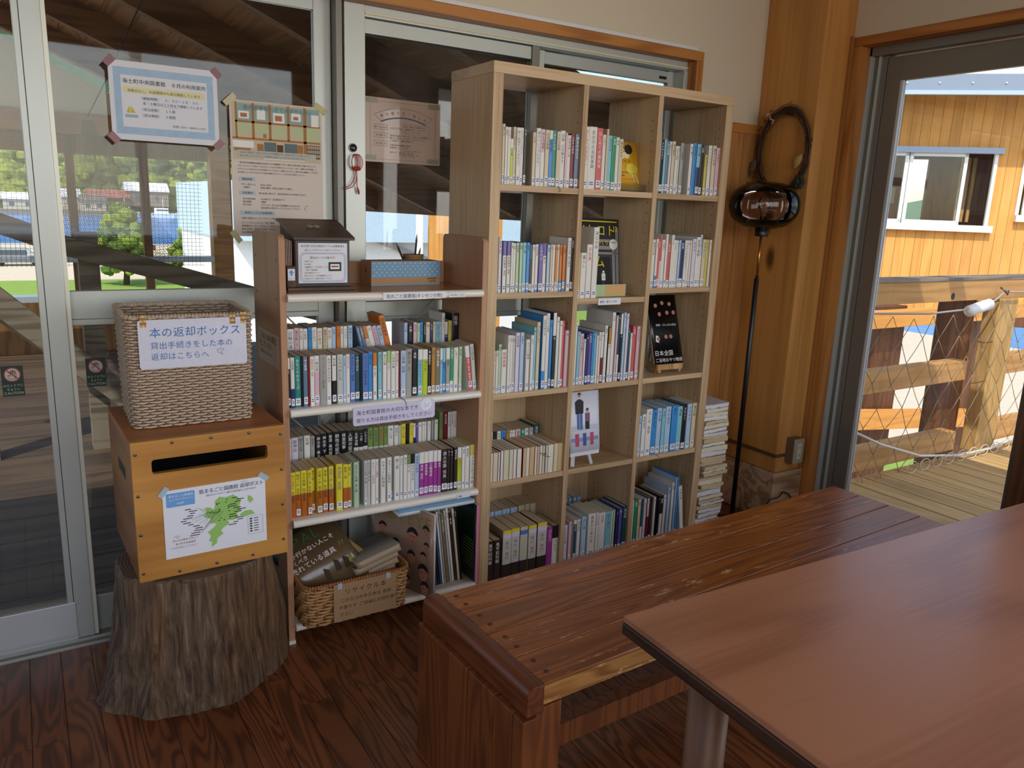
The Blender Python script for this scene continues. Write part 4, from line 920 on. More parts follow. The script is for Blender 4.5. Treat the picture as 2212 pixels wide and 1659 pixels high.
n1 = n.new('ShaderNodeTexNoise'); n1.inputs['Scale'].default_value = 62; n1.inputs['Detail'].default_value = 7; n1.inputs['Roughness'].default_value = 0.7; n1.inputs['Distortion'].default_value = 0.6; l.new(mp.outputs[0], n1.inputs['Vector'])
rp = n.new('ShaderNodeValToRGB'); e = rp.color_ramp.elements
e[0].position = 0.30; e[0].color = lin((0.16, 0.11, 0.08)); e[1].position = 0.72; e[1].color = lin((0.58, 0.50, 0.41))
for pos, c in ((0.42, (0.31, 0.23, 0.16)), (0.55, (0.43, 0.36, 0.28))):
    q = rp.color_ramp.elements.new(pos); q.color = lin(c)
l.new(n1.outputs['Fac'], rp.inputs[0])
n2 = n.new('ShaderNodeTexNoise'); n2.inputs['Scale'].default_value = 5; n2.inputs['Detail'].default_value = 3
mp2 = n.new('ShaderNodeMapping'); mp2.inputs['Scale'].default_value = (1, 1, 0.4); l.new(tc.outputs['Object'], mp2.inputs[0]); l.new(mp2.outputs[0], n2.inputs['Vector'])
rp2 = n.new('ShaderNodeValToRGB'); rp2.color_ramp.elements[0].position = 0.45; rp2.color_ramp.elements[1].position = 0.62; l.new(n2.outputs['Fac'], rp2.inputs[0])
mx = n.new('ShaderNodeMixRGB'); mx.blend_type = 'MULTIPLY'; mx.inputs[2].default_value = (1.0, 0.76, 0.52, 1); l.new(rp2.outputs[0], mx.inputs[0]); l.new(rp.outputs[0], mx.inputs[1]); l.new(mx.outputs[0], p.inputs['Base Color'])
bp = n.new('ShaderNodeBump'); bp.inputs['Strength'].default_value = 0.8; bp.inputs['Distance'].default_value = 0.006; l.new(n1.outputs['Fac'], bp.inputs['Height']); l.new(bp.outputs[0], p.inputs['Normal'])
p.inputs['Roughness'].default_value = 0.7
M_bark = m
m, n, l, p = new_mat('stump_rings')
tc = n.new('ShaderNodeTexCoord'); wv = n.new('ShaderNodeTexWave'); wv.wave_type = 'RINGS'; wv.rings_direction = 'Z'; wv.inputs['Scale'].default_value = 40; wv.inputs['Distortion'].default_value = 3.0; wv.inputs['Detail'].default_value = 3
l.new(tc.outputs['Object'], wv.inputs['Vector']); rp = n.new('ShaderNodeValToRGB'); rp.color_ramp.elements[0].color = lin((0.26, 0.19, 0.14)); rp.color_ramp.elements[1].color = lin((0.50, 0.41, 0.32))
l.new(wv.outputs[0], rp.inputs[0]); l.new(rp.outputs[0], p.inputs['Base Color']); p.inputs['Roughness'].default_value = 0.8
M_rings = m
st = thing('tree_stump', 'weathered flaring tree stump standing on the plank floor', 'stump', (-0.935, 0.005, 0.0))
sd, cp_ = stump()
sd.build('trunk', M_bark, st); cp_.build('cut_face', M_rings, st)

# ---------------------------------------------------------------- wooden return box on the stump
BX, BY, BZ, BW, BD, BHT = -1.098, -0.150, 0.378, 0.386, 0.40, 0.376
rb = thing('return_box', 'honey-coloured pine book return box with a wide slot on the stump', 'box', (BX, BY, BZ), 0.035)
T = 0.018
B(0, T, T, BD, 0, BHT - T).build('side_panel', wood('box_pine_shaded', (0.50, 0.31, 0.13), (0.68, 0.46, 0.22), axis=1, freq=3, ring=5, rough=0.42, vary=0.0, coat=0.2), rb, bevel=0.001)  # side panels darker than the front; their shade put into the colour
B(BW - T, BW, T, BD, 0, BHT - T).build('side_panel', MATS['box_pine_shaded'], rb, bevel=0.001)
B(0, BW, T, BD, BHT - T, BHT).build('lid', wood('box_pine_top', (0.52, 0.28, 0.11), (0.68, 0.41, 0.19), axis=0, freq=3, ring=5, rough=0.4, vary=0.0, coat=0.2), rb, bevel=0.001)
B(T, BW - T, T, BD, 0, T).build('base_panel', M_box, rb)
B(T, BW - T, BD - T, BD, T, BHT - T).build('back_panel', M_black, rb)
sx0, sx1, sz0, sz1, rr = 0.046, 0.338, 0.288, 0.326, 0.008
mb = MB(); o_out = [(0, 0), (BW, 0), (BW, BHT), (0, BHT)]
slot = []
for cx, cz, a0 in ((sx1 - rr, sz0 + rr, -PI / 2), (sx1 - rr, sz1 - rr, 0), (sx0 + rr, sz1 - rr, PI / 2), (sx0 + rr, sz0 + rr, PI)):
    for i in range(5): a = a0 + PI / 2 * i / 4; slot.append((cx + rr * math.cos(a), cz + rr * math.sin(a)))
k = len(slot)
for yy, flip in ((0.0, False), (T, True)):
    base = len(mb.v); mb.v += [(a, yy, b) for a, b in o_out] + [(a, yy, b) for a, b in slot]
    fs = [(1, 2, 4 + 5, 4 + 4), (2, 3, 4 + 10, 4 + 9), (3, 0, 4 + 15, 4 + 14), (0, 1, 4 + 0, 4 + 19)]
    for ci, corner in ((0, 1), (5, 2), (10, 3), (15, 0)):
        for i in range(4): fs.append((corner, 4 + ci + i + 1, 4 + ci + i))
    for f in fs:
        f = tuple(base + q for q in f); mb.f.append(f if not flip else f[::-1]); mb.m.append(0); mb.sm.append(False)
off2 = 4 + k
for i in range(4): mb.f.append((i, off2 + i, off2 + (i + 1) % 4, (i + 1) % 4)); mb.m.append(0); mb.sm.append(False)
for i in range(k): mb.f.append((4 + i, 4 + (i + 1) % k, off2 + 4 + (i + 1) % k, off2 + 4 + i)); mb.m.append(0); mb.sm.append(False)
front = mb.build('front_panel', M_box, rb)
bm = bmesh.new(); bm.from_mesh(front.data); bmesh.ops.recalc_face_normals(bm, faces=bm.faces); bm.to_mesh(front.data); bm.free()
sc = MB(); sc.lathe([(0.0042, 0.0), (0.0042, 0.0014), (0.0026, 0.0020), (0, 0.0020)], 12)
scm = sc.mesh('screw', M_screw)
for a, b in ((0.010, 0.345), (0.097, 0.366), (0.192, 0.366), (0.290, 0.366), (0.375, 0.352), (0.375, 0.250), (0.375, 0.147), (0.375, 0.043), (0.288, 0.014), (0.192, 0.012), (0.097, 0.011), (0.010, 0.024), (0.010, 0.130), (0.010, 0.235)):
    c = bpy.data.objects.new('screw', scm); C.objects.link(c); c.parent = rb; c.location = (a, 0, b); c.rotation_euler = (PI / 2, 0, 0)
mb = MB(); mb.prism([(0.16, 0.245), (0.28, 0.245), (0.28, 0.275), (0.16, 0.275)], (-0.0006, BD, 0), (0, -1, 0), (0, 0, 1), 0.0003); mb.build('hand_hole', M_black, rb)

# the map sheet taped to the box front
ca, sa = math.cos(0.035), math.sin(0.035)
bx_u = Vector((ca, sa, 0))
def on_box(a, b, d=0.0012): return Vector((BX, BY, BZ)) + bx_u * a + ZW * b + Vector((sa, -ca, 0)) * d
mp_o = on_box(0.066, 0.050, 0.0016)
mw, mh = 0.262, 0.188
mapst = sheet('map_notice', 'white library map sheet with a green island taped to the return box', 'notice', mp_o, bx_u, ZW, mw, mh, M_paper)
patch(mapst, bx_u, ZW, 'blue_banner', ink('sky', (0.42, 0.63, 0.85)), [(0.008, 0.078, 0.142, 0.180)])
print_on(mapst, bx_u, ZW, [('島まるごと図書館', 0.014, 0.169, 0.0076, I_white), ('ミニライブラリー', 0.014, 0.159, 0.0076, I_white), ('MAP', 0.043, 0.148, 0.0085, I_white, 'C'),
 ('島まるごと図書館 返却ポスト', 0.088, 0.167, 0.0138, I_black, 'L', 0.92), ('へんきゃく', 0.196, 0.181, 0.0042, I_black), ('ほかのライブラリーで借りた本も返すことができます', 0.106, 0.157, 0.0062, I_black, 'L', 0.88),
 ('田んぼの眺めが美しい', 0.018, 0.046, 0.0064, ink('rust', (0.62, 0.30, 0.22))), ('海士町中央図書館', 0.024, 0.036, 0.0064, ink('rust', (0.62, 0.30, 0.22))), ('にもぜひおこし下さい！', 0.012, 0.026, 0.0064, ink('rust', (0.62, 0.30, 0.22)))], off=0.0008)
isl = [(0.128, 0.140), (0.140, 0.150), (0.156, 0.146), (0.176, 0.150), (0.186, 0.140), (0.196, 0.134), (0.190, 0.112), (0.196, 0.104), (0.182, 0.092), (0.190, 0.084), (0.172, 0.078), (0.158, 0.080), (0.164, 0.070), (0.148, 0.062), (0.140, 0.054), (0.146, 0.044), (0.130, 0.034), (0.128, 0.020), (0.114, 0.012), (0.116, 0.026), (0.108, 0.030), (0.114, 0.044), (0.106, 0.056), (0.122, 0.066), (0.130, 0.076), (0.112, 0.080), (0.118, 0.092), (0.098, 0.100), (0.106, 0.116), (0.100, 0.126), (0.116, 0.124), (0.124, 0.116), (0.128, 0.128)]
G_isl = ink('island', (0.58, 0.76, 0.40))
mb = MB(); mb.prism(isl[::-1], Vector((sa, -ca, 0)) * 0.0007, bx_u, ZW, 0.0003); mb.prism([(0.214, 0.142), (0.224, 0.136), (0.229, 0.126), (0.220, 0.118), (0.214, 0.126)][::-1], Vector((sa, -ca, 0)) * 0.0007, bx_u, ZW, 0.0003); mb.prism([(0.19, 0.09), (0.205, 0.098), (0.222, 0.098), (0.232, 0.085), (0.215, 0.084), (0.20, 0.080)][::-1], Vector((sa, -ca, 0)) * 0.0007, bx_u, ZW, 0.0003)
mb.build('island_shape', G_isl, mapst)
mb = MB(); rg = random.Random(3)
for i in range(13):
    yy = 0.128 - i * 0.0062; xl = 0.052 + 0.012 * math.sin(i * 0.9) + max(0, i - 5) * 0.003
    mb.quad((0, 0, 0), bx_u, ZW, xl, xl + rg.uniform(0.012, 0.026), yy, yy + 0.0022, off=0.0011)
    strip(mb, (0, 0, 0), bx_u, ZW, [(xl + 0.028, yy + 0.001), (rg.uniform(0.12, 0.15), rg.uniform(0.095, 0.12))], 0.0005, off=0.0011)
for i in range(14):
    yy = 0.140 - i * 0.0058; xl = 0.172 + 0.012 * math.sin(i * 1.3); mb.quad((0, 0, 0), bx_u, ZW, xl, xl + rg.uniform(0.012, 0.024), yy, yy + 0.0022, off=0.0011)
    mb.disc(Vector((sa, -ca, 0)) * 0.0011 + bx_u * rg.uniform(0.125, 0.165) + ZW * rg.uniform(0.08, 0.14), 0.0018, (sa, -ca, 0), 7)
strip(mb, (0, 0, 0), bx_u, ZW, [(0.212, 0.028), (0.252, 0.028), (0.252, 0.080), (0.212, 0.080)], 0.0004, closed=True, off=0.0011)
for i in range(6): mb.quad((0, 0, 0), bx_u, ZW, 0.217, 0.223, 0.070 - i * 0.0072, 0.074 - i * 0.0072, off=0.0011); mb.quad((0, 0, 0), bx_u, ZW, 0.228, 0.240, 0.071 - i * 0.0072, 0.073 - i * 0.0072, off=0.0011)
strip(mb, (0, 0, 0), bx_u, ZW, [(0.026, 0.062), (0.036, 0.060), (0.030, 0.054), (0.026, 0.062), (0.020, 0.058)], 0.0005, off=0.0011)
mb.build('map_captions', I_black, mapst)
tape(mapst, bx_u, ZW, 0.003, 0.186, 0.030, 0.014, 0.9, T_clear, 0.0014); tape(mapst, bx_u, ZW, 0.258, 0.188, 0.030, 0.014, -0.7, T_clear, 0.0014)

# ---------------------------------------------------------------- woven baskets
def rrect(hw, hd, r, n):
    """n points around a rounded rectangle centred on 0, with outward normals"""
    segs = [('l', (-hw + r, -hd), (hw - r, -hd), (0, -1)), ('a', (hw - r, -hd + r), -PI / 2), ('l', (hw, -hd + r), (hw, hd - r), (1, 0)), ('a', (hw - r, hd - r), 0.0),
            ('l', (hw - r, hd), (-hw + r, hd), (0, 1)), ('a', (-hw + r, hd - r), PI / 2), ('l', (-hw, hd - r), (-hw, -hd + r), (-1, 0)), ('a', (-hw + r, -hd + r), PI)]
    lens = [2 * (hw - r), PI * r / 2, 2 * (hd - r), PI * r / 2] * 2; tot = sum(lens); out = []
    for i in range(n):
        s = tot * i / n; j = 0
        while s > lens[j] and j < 7: s -= lens[j]; j += 1
        g = segs[j]; t = s / lens[j]
        if g[0] == 'l': out.append((g[1][0] + (g[2][0] - g[1][0]) * t, g[1][1] + (g[2][1] - g[1][1]) * t, g[3][0], g[3][1]))
        else: a = g[2] + PI / 2 * t; out.append((g[1][0] + r * math.cos(a), g[1][1] + r * math.sin(a), math.cos(a), math.sin(a)))
    return out
def woven_basket(t, hw, hd, r, H, rows, stakes, taper, m_weave, m_stake, m_rim, amp, cord, twist=0, rim_r=0.006):
    n = stakes * 2
    def ring(z):
        k = 1 + (taper - 1) * (z / H); return rrect(hw * k, hd * k, r, n)
    mb = MB()
    for i in range(rows):
        z = H * (i + 0.5) / rows; pts = []
        for j, (x, y, nx, ny) in enumerate(ring(z)):
            s = ((j + twist * i) // 2 + i) % 2; d = (amp if s else -amp) if (j + twist * i) % 2 == 0 else 0.0
            pts.append((x + nx * d, y + ny * d, z))
        mb.tube(pts, cord, 4, closed=True, smooth=True)
    mb.build('weave', m_weave, t)
    mb = MB(); base = ring(0); top = ring(H)
    for j in range(0, n, 2):
        mb.tube([(base[j][0], base[j][1], 0.0), (top[j][0], top[j][1], H)], cord * 0.85, 4)
    mb.build('stakes', m_stake, t)
    mb = MB(); pts = [(x, y, H) for x, y, _, _ in rrect(hw * taper, hd * taper, r, 220)]
    k = len(pts); mb.tube(pts, rim_r * 0.8, 6, closed=True)
    hel = []
    for j in range(k * 4):
        f = j / (k * 4); x, y, nx, ny = rrect_at(hw * taper, hd * taper, r, f); a = f * 2 * PI * 130
        hel.append((x + nx * math.cos(a) * rim_r, y + ny * math.cos(a) * rim_r, H + math.sin(a) * rim_r))
    mb.tube(hel, rim_r * 0.42, 4, closed=True); mb.build('rim', m_rim, t)
    B(-hw + 0.004, hw - 0.004, -hd + 0.004, hd - 0.004, 0.0, 0.006).build('base', m_stake, t)
_RR = {}
def rrect_at(hw, hd, r, f):
    key = (round(hw, 5), round(hd, 5))
    if key not in _RR: _RR[key] = rrect(hw, hd, r, 880)
    return _RR[key][int(f * 880) % 880]
M_wick = plain('pale_wicker', (0.74, 0.66, 0.57), 0.55, var=0.16, bscale=90); M_wickd = plain('wicker_stake', (0.58, 0.49, 0.41), 0.6)
bk = thing('wicker_basket', 'pale woven wicker basket with a book return sign, standing on the pine box', 'basket', (-0.922, 0.095, BZ + BHT + 0.001), -0.01)
woven_basket(bk, 0.150, 0.130, 0.022, 0.296, 40, 60, 1.045, M_wick, M_wickd, M_wick, 0.0034, 0.0034, 0, 0.0055)
sg_o = Vector((-1.052, -0.049, 0.917))
M_lam = plain('laminated_paper', (0.83, 0.84, 0.90), 0.22, bump=0.5, bscale=38, coat=0.4)
def rounded(w, h, r, n=4):
    out = []
    for cx, cy, a0 in ((w - r, r, -PI / 2), (w - r, h - r, 0), (r, h - r, PI / 2), (r, r, PI)):
        for i in range(n + 1): a = a0 + PI / 2 * i / n; out.append((cx + r * math.cos(a), cy + r * math.sin(a)))
    return out
sg_u = Vector((1, 0.0, 0)).normalized()
bs = sheet('return_sign', 'laminated book return sign hanging on the wicker basket', 'sign', sg_o, sg_u, ZW, 0.268, 0.128, M_lam, poly=rounded(0.268, 0.128, 0.008))
print_on(bs, sg_u, ZW, [('本の返却ボックス', 0.026, 0.084, 0.0285, I_blue), ('貸出手続きをした本の', 0.027, 0.053, 0.0205, I_blue), ('返却はこちらへ', 0.027, 0.024, 0.0205, I_blue)])
mb = MB(); strip(mb, (0, 0, 0), sg_u, ZW, [(0.190, 0.040), (0.200, 0.046), (0.208, 0.042), (0.200, 0.036), (0.204, 0.028), (0.194, 0.034), (0.190, 0.040)], 0.001); mb.build('bird_doodle', I_grey, bs)
for i, xx in enumerate((0.006, 0.226, 0.254)):
    mb = MB(); cols = [ink('wt%d' % q, c) for q, c in enumerate(((0.85, 0.55, 0.25), (0.35, 0.55, 0.35), (0.80, 0.75, 0.45), (0.70, 0.30, 0.30)))]
    for a in range(3):
        for b in range(5): mb.quad((0, 0, 0), sg_u, ZW, xx + a * 0.005, xx + a * 0.005 + 0.005, 0.110 + b * 0.006, 0.116 + b * 0.006, (a * 2 + b * 3 + i) % 4, off=0.0008)
    mb.build('patterned_tape', cols, bs)

# recycling basket on the bottom steel shelf
M_rat = plain('honey_rattan', (0.66, 0.50, 0.31), 0.5, var=0.22, bscale=70); M_ratd = plain('rattan_stake', (0.52, 0.36, 0.20), 0.55)
M_ratr = plain('rattan_rim', (0.60, 0.38, 0.19), 0.5, var=0.15, bscale=90)
rk = thing('rattan_basket', 'shallow honey rattan basket of recycled books on the bottom steel shelf', 'basket', (-0.472, 0.062, 0.0695))
woven_basket(rk, 0.166, 0.118, 0.034, 0.136, 13, 46, 1.05, M_rat, M_ratd, M_ratr, 0.0042, 0.0054, 1, 0.0058)
ks = sheet('kraft_sign', 'brown kraft paper sign taped to the rattan basket', 'sign', Vector((-0.556, -0.070, 0.078)), XW, ZW, 0.208, 0.126, plain('kraft_paper', (0.62, 0.49, 0.35), 0.7, var=0.05, bscale=25))
I_pen = ink('pen', (0.13, 0.09, 0.08))
print_on(ks, XW, ZW, [('リサイクル本', 0.034, 0.090, 0.0215, I_pen, 'L', 1.1), ('このカゴの中の本は 返却', 0.020, 0.064, 0.0148, I_pen, 'L', 1.02), ('不要です. ご自由にお持ち帰り', 0.016, 0.040, 0.0146, I_pen), ('下さい.', 0.018, 0.016, 0.0146, I_pen)])
for xx in (0.020, 0.180): tape(ks, XW, ZW, xx, 0.120, 0.014, 0.020, 0, T_clear, 0.0012)

# ---------------------------------------------------------------- signs on the rack
ls = sheet('shelf_sign', 'white label strip naming the branch library on the top steel shelf lip', 'label', Vector((-0.372, -0.0172, 1.0745)), XW, ZW, 0.212, 0.021, M_paper, 0.0006)
print_on(ls, XW, ZW, [('島丸ごと図書館(キンセン分館)', 0.010, 0.0045, 0.0138, I_black)])
ls = sheet('shelf_sign', 'small white label strip beside the branch library label', 'label', Vector((-0.150, -0.0172, 1.0765)), XW, ZW, 0.060, 0.014, M_paper, 0.0006)
print_on(ls, XW, ZW, [('本の貸出してます', 0.005, 0.004, 0.0062, I_black)])
lv = sheet('notice_card', 'lavender laminated card hanging from the second steel shelf', 'sign', Vector((-0.470, -0.0185, 0.690)), XW, ZW, 0.276, 0.060, plain('lavender_card', (0.82, 0.80, 0.90), 0.25, coat=0.3), poly=rounded(0.276, 0.060, 0.008))
print_on(lv, XW, ZW, [('海士町図書館の大切な本です', 0.010, 0.034, 0.0160, I_black), ('借りる方は貸出手続きをしてください', 0.010, 0.010, 0.0150, I_black)])
mb = MB(); mb.disc((0.245, -0.0005, 0.046), 0.020, (0, -1, 0), 24); mb.build('island_badge', ink('badge', (0.88, 0.90, 0.95)), lv)
mb = MB(); strip(mb, (0, 0, 0), XW, ZW, [(0.236, 0.052), (0.244, 0.044), (0.240, 0.036), (0.250, 0.040), (0.256, 0.050)], 0.0007, off=0.0008); mb.build('bird_doodle', I_grey, lv)
ls = sheet('shelf_sign', 'small label strip on the third steel shelf lip', 'label', Vector((-0.105, -0.0172, 0.3925)), XW, ZW, 0.050, 0.015, M_paper, 0.0006)
print_on(ls, XW, ZW, [('雑誌', 0.006, 0.004, 0.0075, I_black)])
YN = Vector((0, -1, 0))
sp_ = sheet('side_notice', 'faded paper notice taped to the beech side of the rack', 'notice', Vector((-0.6785, 0.246, 0.873)), YN, ZW, 0.226, 0.100, plain('faded_paper', (0.72, 0.64, 0.60), 0.4, coat=0.3), 0.0008)
print_on(sp_, YN, ZW, [('こちらで本の貸出', 0.012, 0.070, 0.0235, I_grey), ('をしています', 0.012, 0.044, 0.0235, I_grey), ('お気軽にご利用ください', 0.020, 0.024, 0.0125, I_navy)], off=0.0005)
ls = sheet('shelf_sign', 'small hand-drawn label clipped on the middle bay shelf edge', 'label', Vector((0.463, 0.0005, 1.029)), XW, ZW, 0.104, 0.024, M_paper, 0.0008)
print_on(ls, XW, ZW, [('趣味・暮らしの本', 0.008, 0.008, 0.0098, I_black)])

# ---------------------------------------------------------------- suggestion-style card box on the rack
TZ = 1.0966
M_dk = wood('dark_walnut_stain', (0.16, 0.09, 0.05), (0.34, 0.20, 0.11), axis=0, rough=0.4, vary=0, coat=0.15)
M_dkv = wood('dark_walnut_upright', (0.18, 0.11, 0.06), (0.36, 0.22, 0.12), axis=2, rough=0.5, vary=0)
db = thing('card_box', 'dark stained wooden card box with a sloping lid on the rack top', 'box', (-0.525, 0.16, TZ))
B(-0.080, 0.088, -0.070, 0.075, 0.010, 0.150).build('body', M_dkv, db, bevel=0.001)
B(-0.108, 0.097, -0.092, 0.085, 0.0, 0.010).build('base_board', M_dk, db, bevel=0.0015)
mb = MB(); mb.prism([(-0.096, 0.148), (-0.096, 0.157), (0.062, 0.205), (0.085, 0.205), (0.085, 0.195), (0.062, 0.195)], (0.096, 0, 0), (0, 1, 0), (0, 0, 1), 0.186)
lid = mb.build('lid', M_dk, db, bevel=0.0012)
mb = MB(); mb.prism([(-0.070, 0.150), (0.062, 0.195), (0.075, 0.195), (0.075, 0.150)], (0.088, 0, 0), (0, 1, 0), (0, 0, 1), 0.168); mb.build('gable', M_dkv, db)
mb = MB()
for cx in (-0.014, 0.006):
    mb.tube([(cx + 0.010 * math.cos(a), -0.012 + 0.0065 * math.sin(a) * 1.1, 0.1855 + 0.0065 * math.sin(a) * 0.32) for a in [2 * PI * i / 18 for i in range(18)]], 0.0011, 5, closed=True)
mb.build('ring_pull', plain('ring_metal', (0.72, 0.68, 0.60), 0.3, 0.8), db)
B(-0.078, 0.084, -0.0735, -0.070, 0.012, 0.146).build('frame_backing', plain('smoky_sleeve', (0.18, 0.20, 0.23), 0.25), db)
mb = MB(); mb.box(-0.071, 0.079, -0.0748, -0.0735, 0.021, 0.139); cd = mb.build('instruction_card', M_paper, db)
mbk = MB(); mbn = MB(); yy = -0.0748
def T2(s_, a, b, size, m_, al='L'): letters(m_, s_, (a, yy, b), XW, ZW, size, 0, align=al, off=0.0004)
T2('本を借りる方は貸出カードに必要事項を', 0.004, 0.1275, 0.0074, mbk, 'C'); T2('記入してポストに入れてください', 0.004, 0.1155, 0.0074, mbk, 'C'); T2('貸出カードの書き方', 0.002, 0.093, 0.0086, mbk, 'C')
for i, s_ in enumerate(('①借りた日', '②お名前', '③図書館カードを所持していない方', '　住所、電話番号', '④本の番号(すべて)', '背の下にはってある図書館のシール', 'に書かれている番号を書いて下さい。')): T2(s_, -0.054, 0.0835 - i * 0.0085, 0.0052, mbk)
for ins in (0.0, 0.004):
    a0, a1, b0, b1, q = -0.066 + ins, 0.074 - ins, 0.025 + ins * 0.7, 0.110 - ins * 0.7, 0.008
    strip(mbn, (0, yy, 0), XW, ZW, [(a0, b0 + q), (a0 + q, b0), (a1 - q, b0), (a1, b0 + q), (a1, b1 - q), (a1 - q, b1), (a0 + q, b1), (a0, b1 - q)], 0.0008, closed=True)
mbk.build('lettering', I_black, cd); mbn.build('printed_border', I_navy, cd)
mb = MB(); mb.quad((0, yy, 0), XW, ZW, 0.020, 0.060, 0.056, 0.083, 0, off=0.0004); mb.quad((0, yy, 0), XW, ZW, 0.026, 0.054, 0.062, 0.077, 1, off=0.0006); mb.quad((0, yy, 0), XW, ZW, 0.029, 0.051, 0.068, 0.072, 2, off=0.0008)
mb.build('printed_photo', [ink('photo_green', (0.16, 0.25, 0.25)), I_white, I_red], cd)
B(-0.106, -0.080, -0.078, 0.02, 0.010, 0.072).build('card_pocket', M_dkv, db, bevel=0.001)
B(-0.104, -0.083, -0.0790, -0.078, 0.030, 0.064).build('pocket_label', M_paper, db)
mb = MB(); mb.prism([(-0.0965, 0.044), (-0.0905, 0.044), (-0.0905, 0.052), (-0.0855, 0.052), (-0.0935, 0.061), (-0.1015, 0.052), (-0.0965, 0.052)], (0, -0.0794, 0), XW, ZW, 0.0003); mb.build('blue_arrow', ink('arrow', (0.36, 0.60, 0.85)), db)
mb = MB(); letters(mb, '貸出カード', (-0.0935, -0.079, 0.034), XW, ZW, 0.0036, align='C', off=0.0005); mb.build('lettering', I_navy, db)
for i in range(4): B(-0.102 + i * 0.005, -0.1005 + i * 0.005, -0.060, 0.015, 0.072, 0.150 - i * 0.002).build('loan_card', plain('loan_card_stock', (0.78, 0.70, 0.66), 0.6), db)

# pencil box, cup and pencils
M_mdf = plain('raw_mdf', (0.66, 0.50, 0.32), 0.6, var=0.05, bscale=40)
pb = thing('organizer_box', 'low tan box with a blue polka-dot sleeve on the rack top', 'box', (-0.3432, 0.150, TZ), 0.06)
B(0, 0.2537, 0, 0.078, 0.0, 0.080).build('body', M_mdf, pb, bevel=0.001)
M_dotb = plain('dusty_blue_print', (0.38, 0.57, 0.72), 0.5)
mb = MB(); mb.box(0.001, 0.2527, -0.0008, 0.0, 0.027, 0.079); mb.box(0.001, 0.2527, -0.0008, 0, 0.003, 0.007); mb.build('blue_sleeve', M_dotb, pb)
mb = MB()
for r in range(5):
    for q in range(14):
        xx = 0.010 + q * 0.0185 + (0.009 if r % 2 else 0)
        if xx < 0.25: mb.disc((xx, -0.0011, 0.034 + r * 0.0098), 0.0026, (0, -1, 0), 10)
mb.build('dots', ink('dot', (0.80, 0.74, 0.60)), pb)
mb = MB(); letters(mb, 'CAFE', (0.222, 0, 0.0095), XW, ZW, 0.0110, align='C', off=0.0006)
for q in range(9): mb.quad((0, 0, 0), XW, ZW, 0.204 + q * 0.004, 0.2068 + q * 0.004, 0.0205, 0.0235, off=0.0006)
mb.build('lettering', I_black, pb)
mb = MB(); mb.prism([(0.056, 0.05), (0.052, 0.062), (0.045, 0.05), (0.047, 0.042), (0.053, 0.042)], (-0.0006, 0, 0), (0, -1, 0), (0, 0, 1), 0.0002); ob = mb.build('burnt_mark', ink('burn', (0.45, 0.22, 0.12)), pb); ob.location = (0, 0.09, 0)
cu = thing('paper_cup', 'brown paper cup holding pencils behind the polka-dot box', 'cup', (-0.150, 0.252, TZ))
mb = MB(); mb.lathe([(0.026, 0.0), (0.035, 0.092), (0.037, 0.094), (0.037, 0.096), (0.034, 0.096), (0.025, 0.004), (0, 0.004)], 28); mb.build('cup_wall', plain('cup_kraft', (0.60, 0.47, 0.33), 0.6), cu)
for nm, lb, a, b, c_ in (('pencil', 'dark pencil leaning far to one side in the paper cup', (-0.160, 0.25, TZ + 0.02), (-0.222, 0.235, TZ + 0.137), (0.20, 0.12, 0.10)), ('pencil', 'tall black pencil standing upright in the paper cup', (-0.150, 0.25, TZ + 0.02), (-0.142, 0.24, TZ + 0.165), (0.10, 0.08, 0.09)), ('pencil', 'short grey-tipped pencil in the paper cup', (-0.146, 0.255, TZ + 0.02), (-0.128, 0.24, TZ + 0.120), (0.25, 0.25, 0.27))):
    a, b = Vector(a), Vector(b); t = thing(nm, lb, 'pencil', a, 0, 'pencils in the paper cup'); d = b - a
    MB().tube([(0, 0, 0), d * 0.86], 0.0034, 6, smooth=False).build('shaft', plain('pencil_%d' % int(c_[0] * 100), c_, 0.4), t)
    MB().tube([d * 0.86, d * 0.97, d], [0.0034, 0.0012, 0.0004], 6, smooth=False).build('tip', plain('pencil_tip', (0.45, 0.33, 0.22), 0.6), t)

# ---------------------------------------------------------------- magazines and big books on the bottom steel shelf
def magazine(name, label, cat, M, w, h, t, mc, mats=None, group=None, bend=0.0, nseg=10, page=(0.85, 0.84, 0.82)):
    """cover plane local xz (x 0..w, z 0..h), thickness towards +y; bend bows it in y along x"""
    o = thing(name, label, cat, group=group); o.matrix_world = M
    def by(x): return bend * math.sin(PI * x / w)
    for nm, ya, yb, mm, ix in (('front_cover', 0.0, 0.0008, mc, 0), ('page_block', 0.0008, t - 0.0006, plain('mag_pages_%02d' % int(page[0] * 100), page, 0.5), 0.0012), ('back_cover', t - 0.0006, t, mc, 0)):
        mb = MB(); vs_ = []
        for i in range(nseg + 1):
            x = ix * 0 + (w - ix) * i / nseg
            for yy_, zz in ((ya, ix), (ya, h - ix), (yb, h - ix), (yb, ix)): vs_.append((x, yy_ + by(x), zz))
        fs = [(i * 4 + j, (i + 1) * 4 + j, (i + 1) * 4 + (j + 1) % 4, i * 4 + (j + 1) % 4) for i in range(nseg) for j in range(4)] + [(0, 1, 2, 3), (nseg * 4 + 3, nseg * 4 + 2, nseg * 4 + 1, nseg * 4)]
        fs = [f[::-1] for f in fs]
        mb.add(vs_, fs, 0, True); mb.build(nm, mm, o)
    return o, by
def cover_print(o, by, items, w, off=0.0006):
    """items: callables drawing on MB in local flat space; vertices are then bowed with the cover"""
    for nm, mat, fn in items:
        mb = MB(); fn(mb); mb.v = [(x, y + by(min(max(x, 0), w)) - 0, z) for x, y, z in mb.v]; mb.build(nm, mat, o)
X0, Z0 = (1, 0, 0), (0, 0, 1)
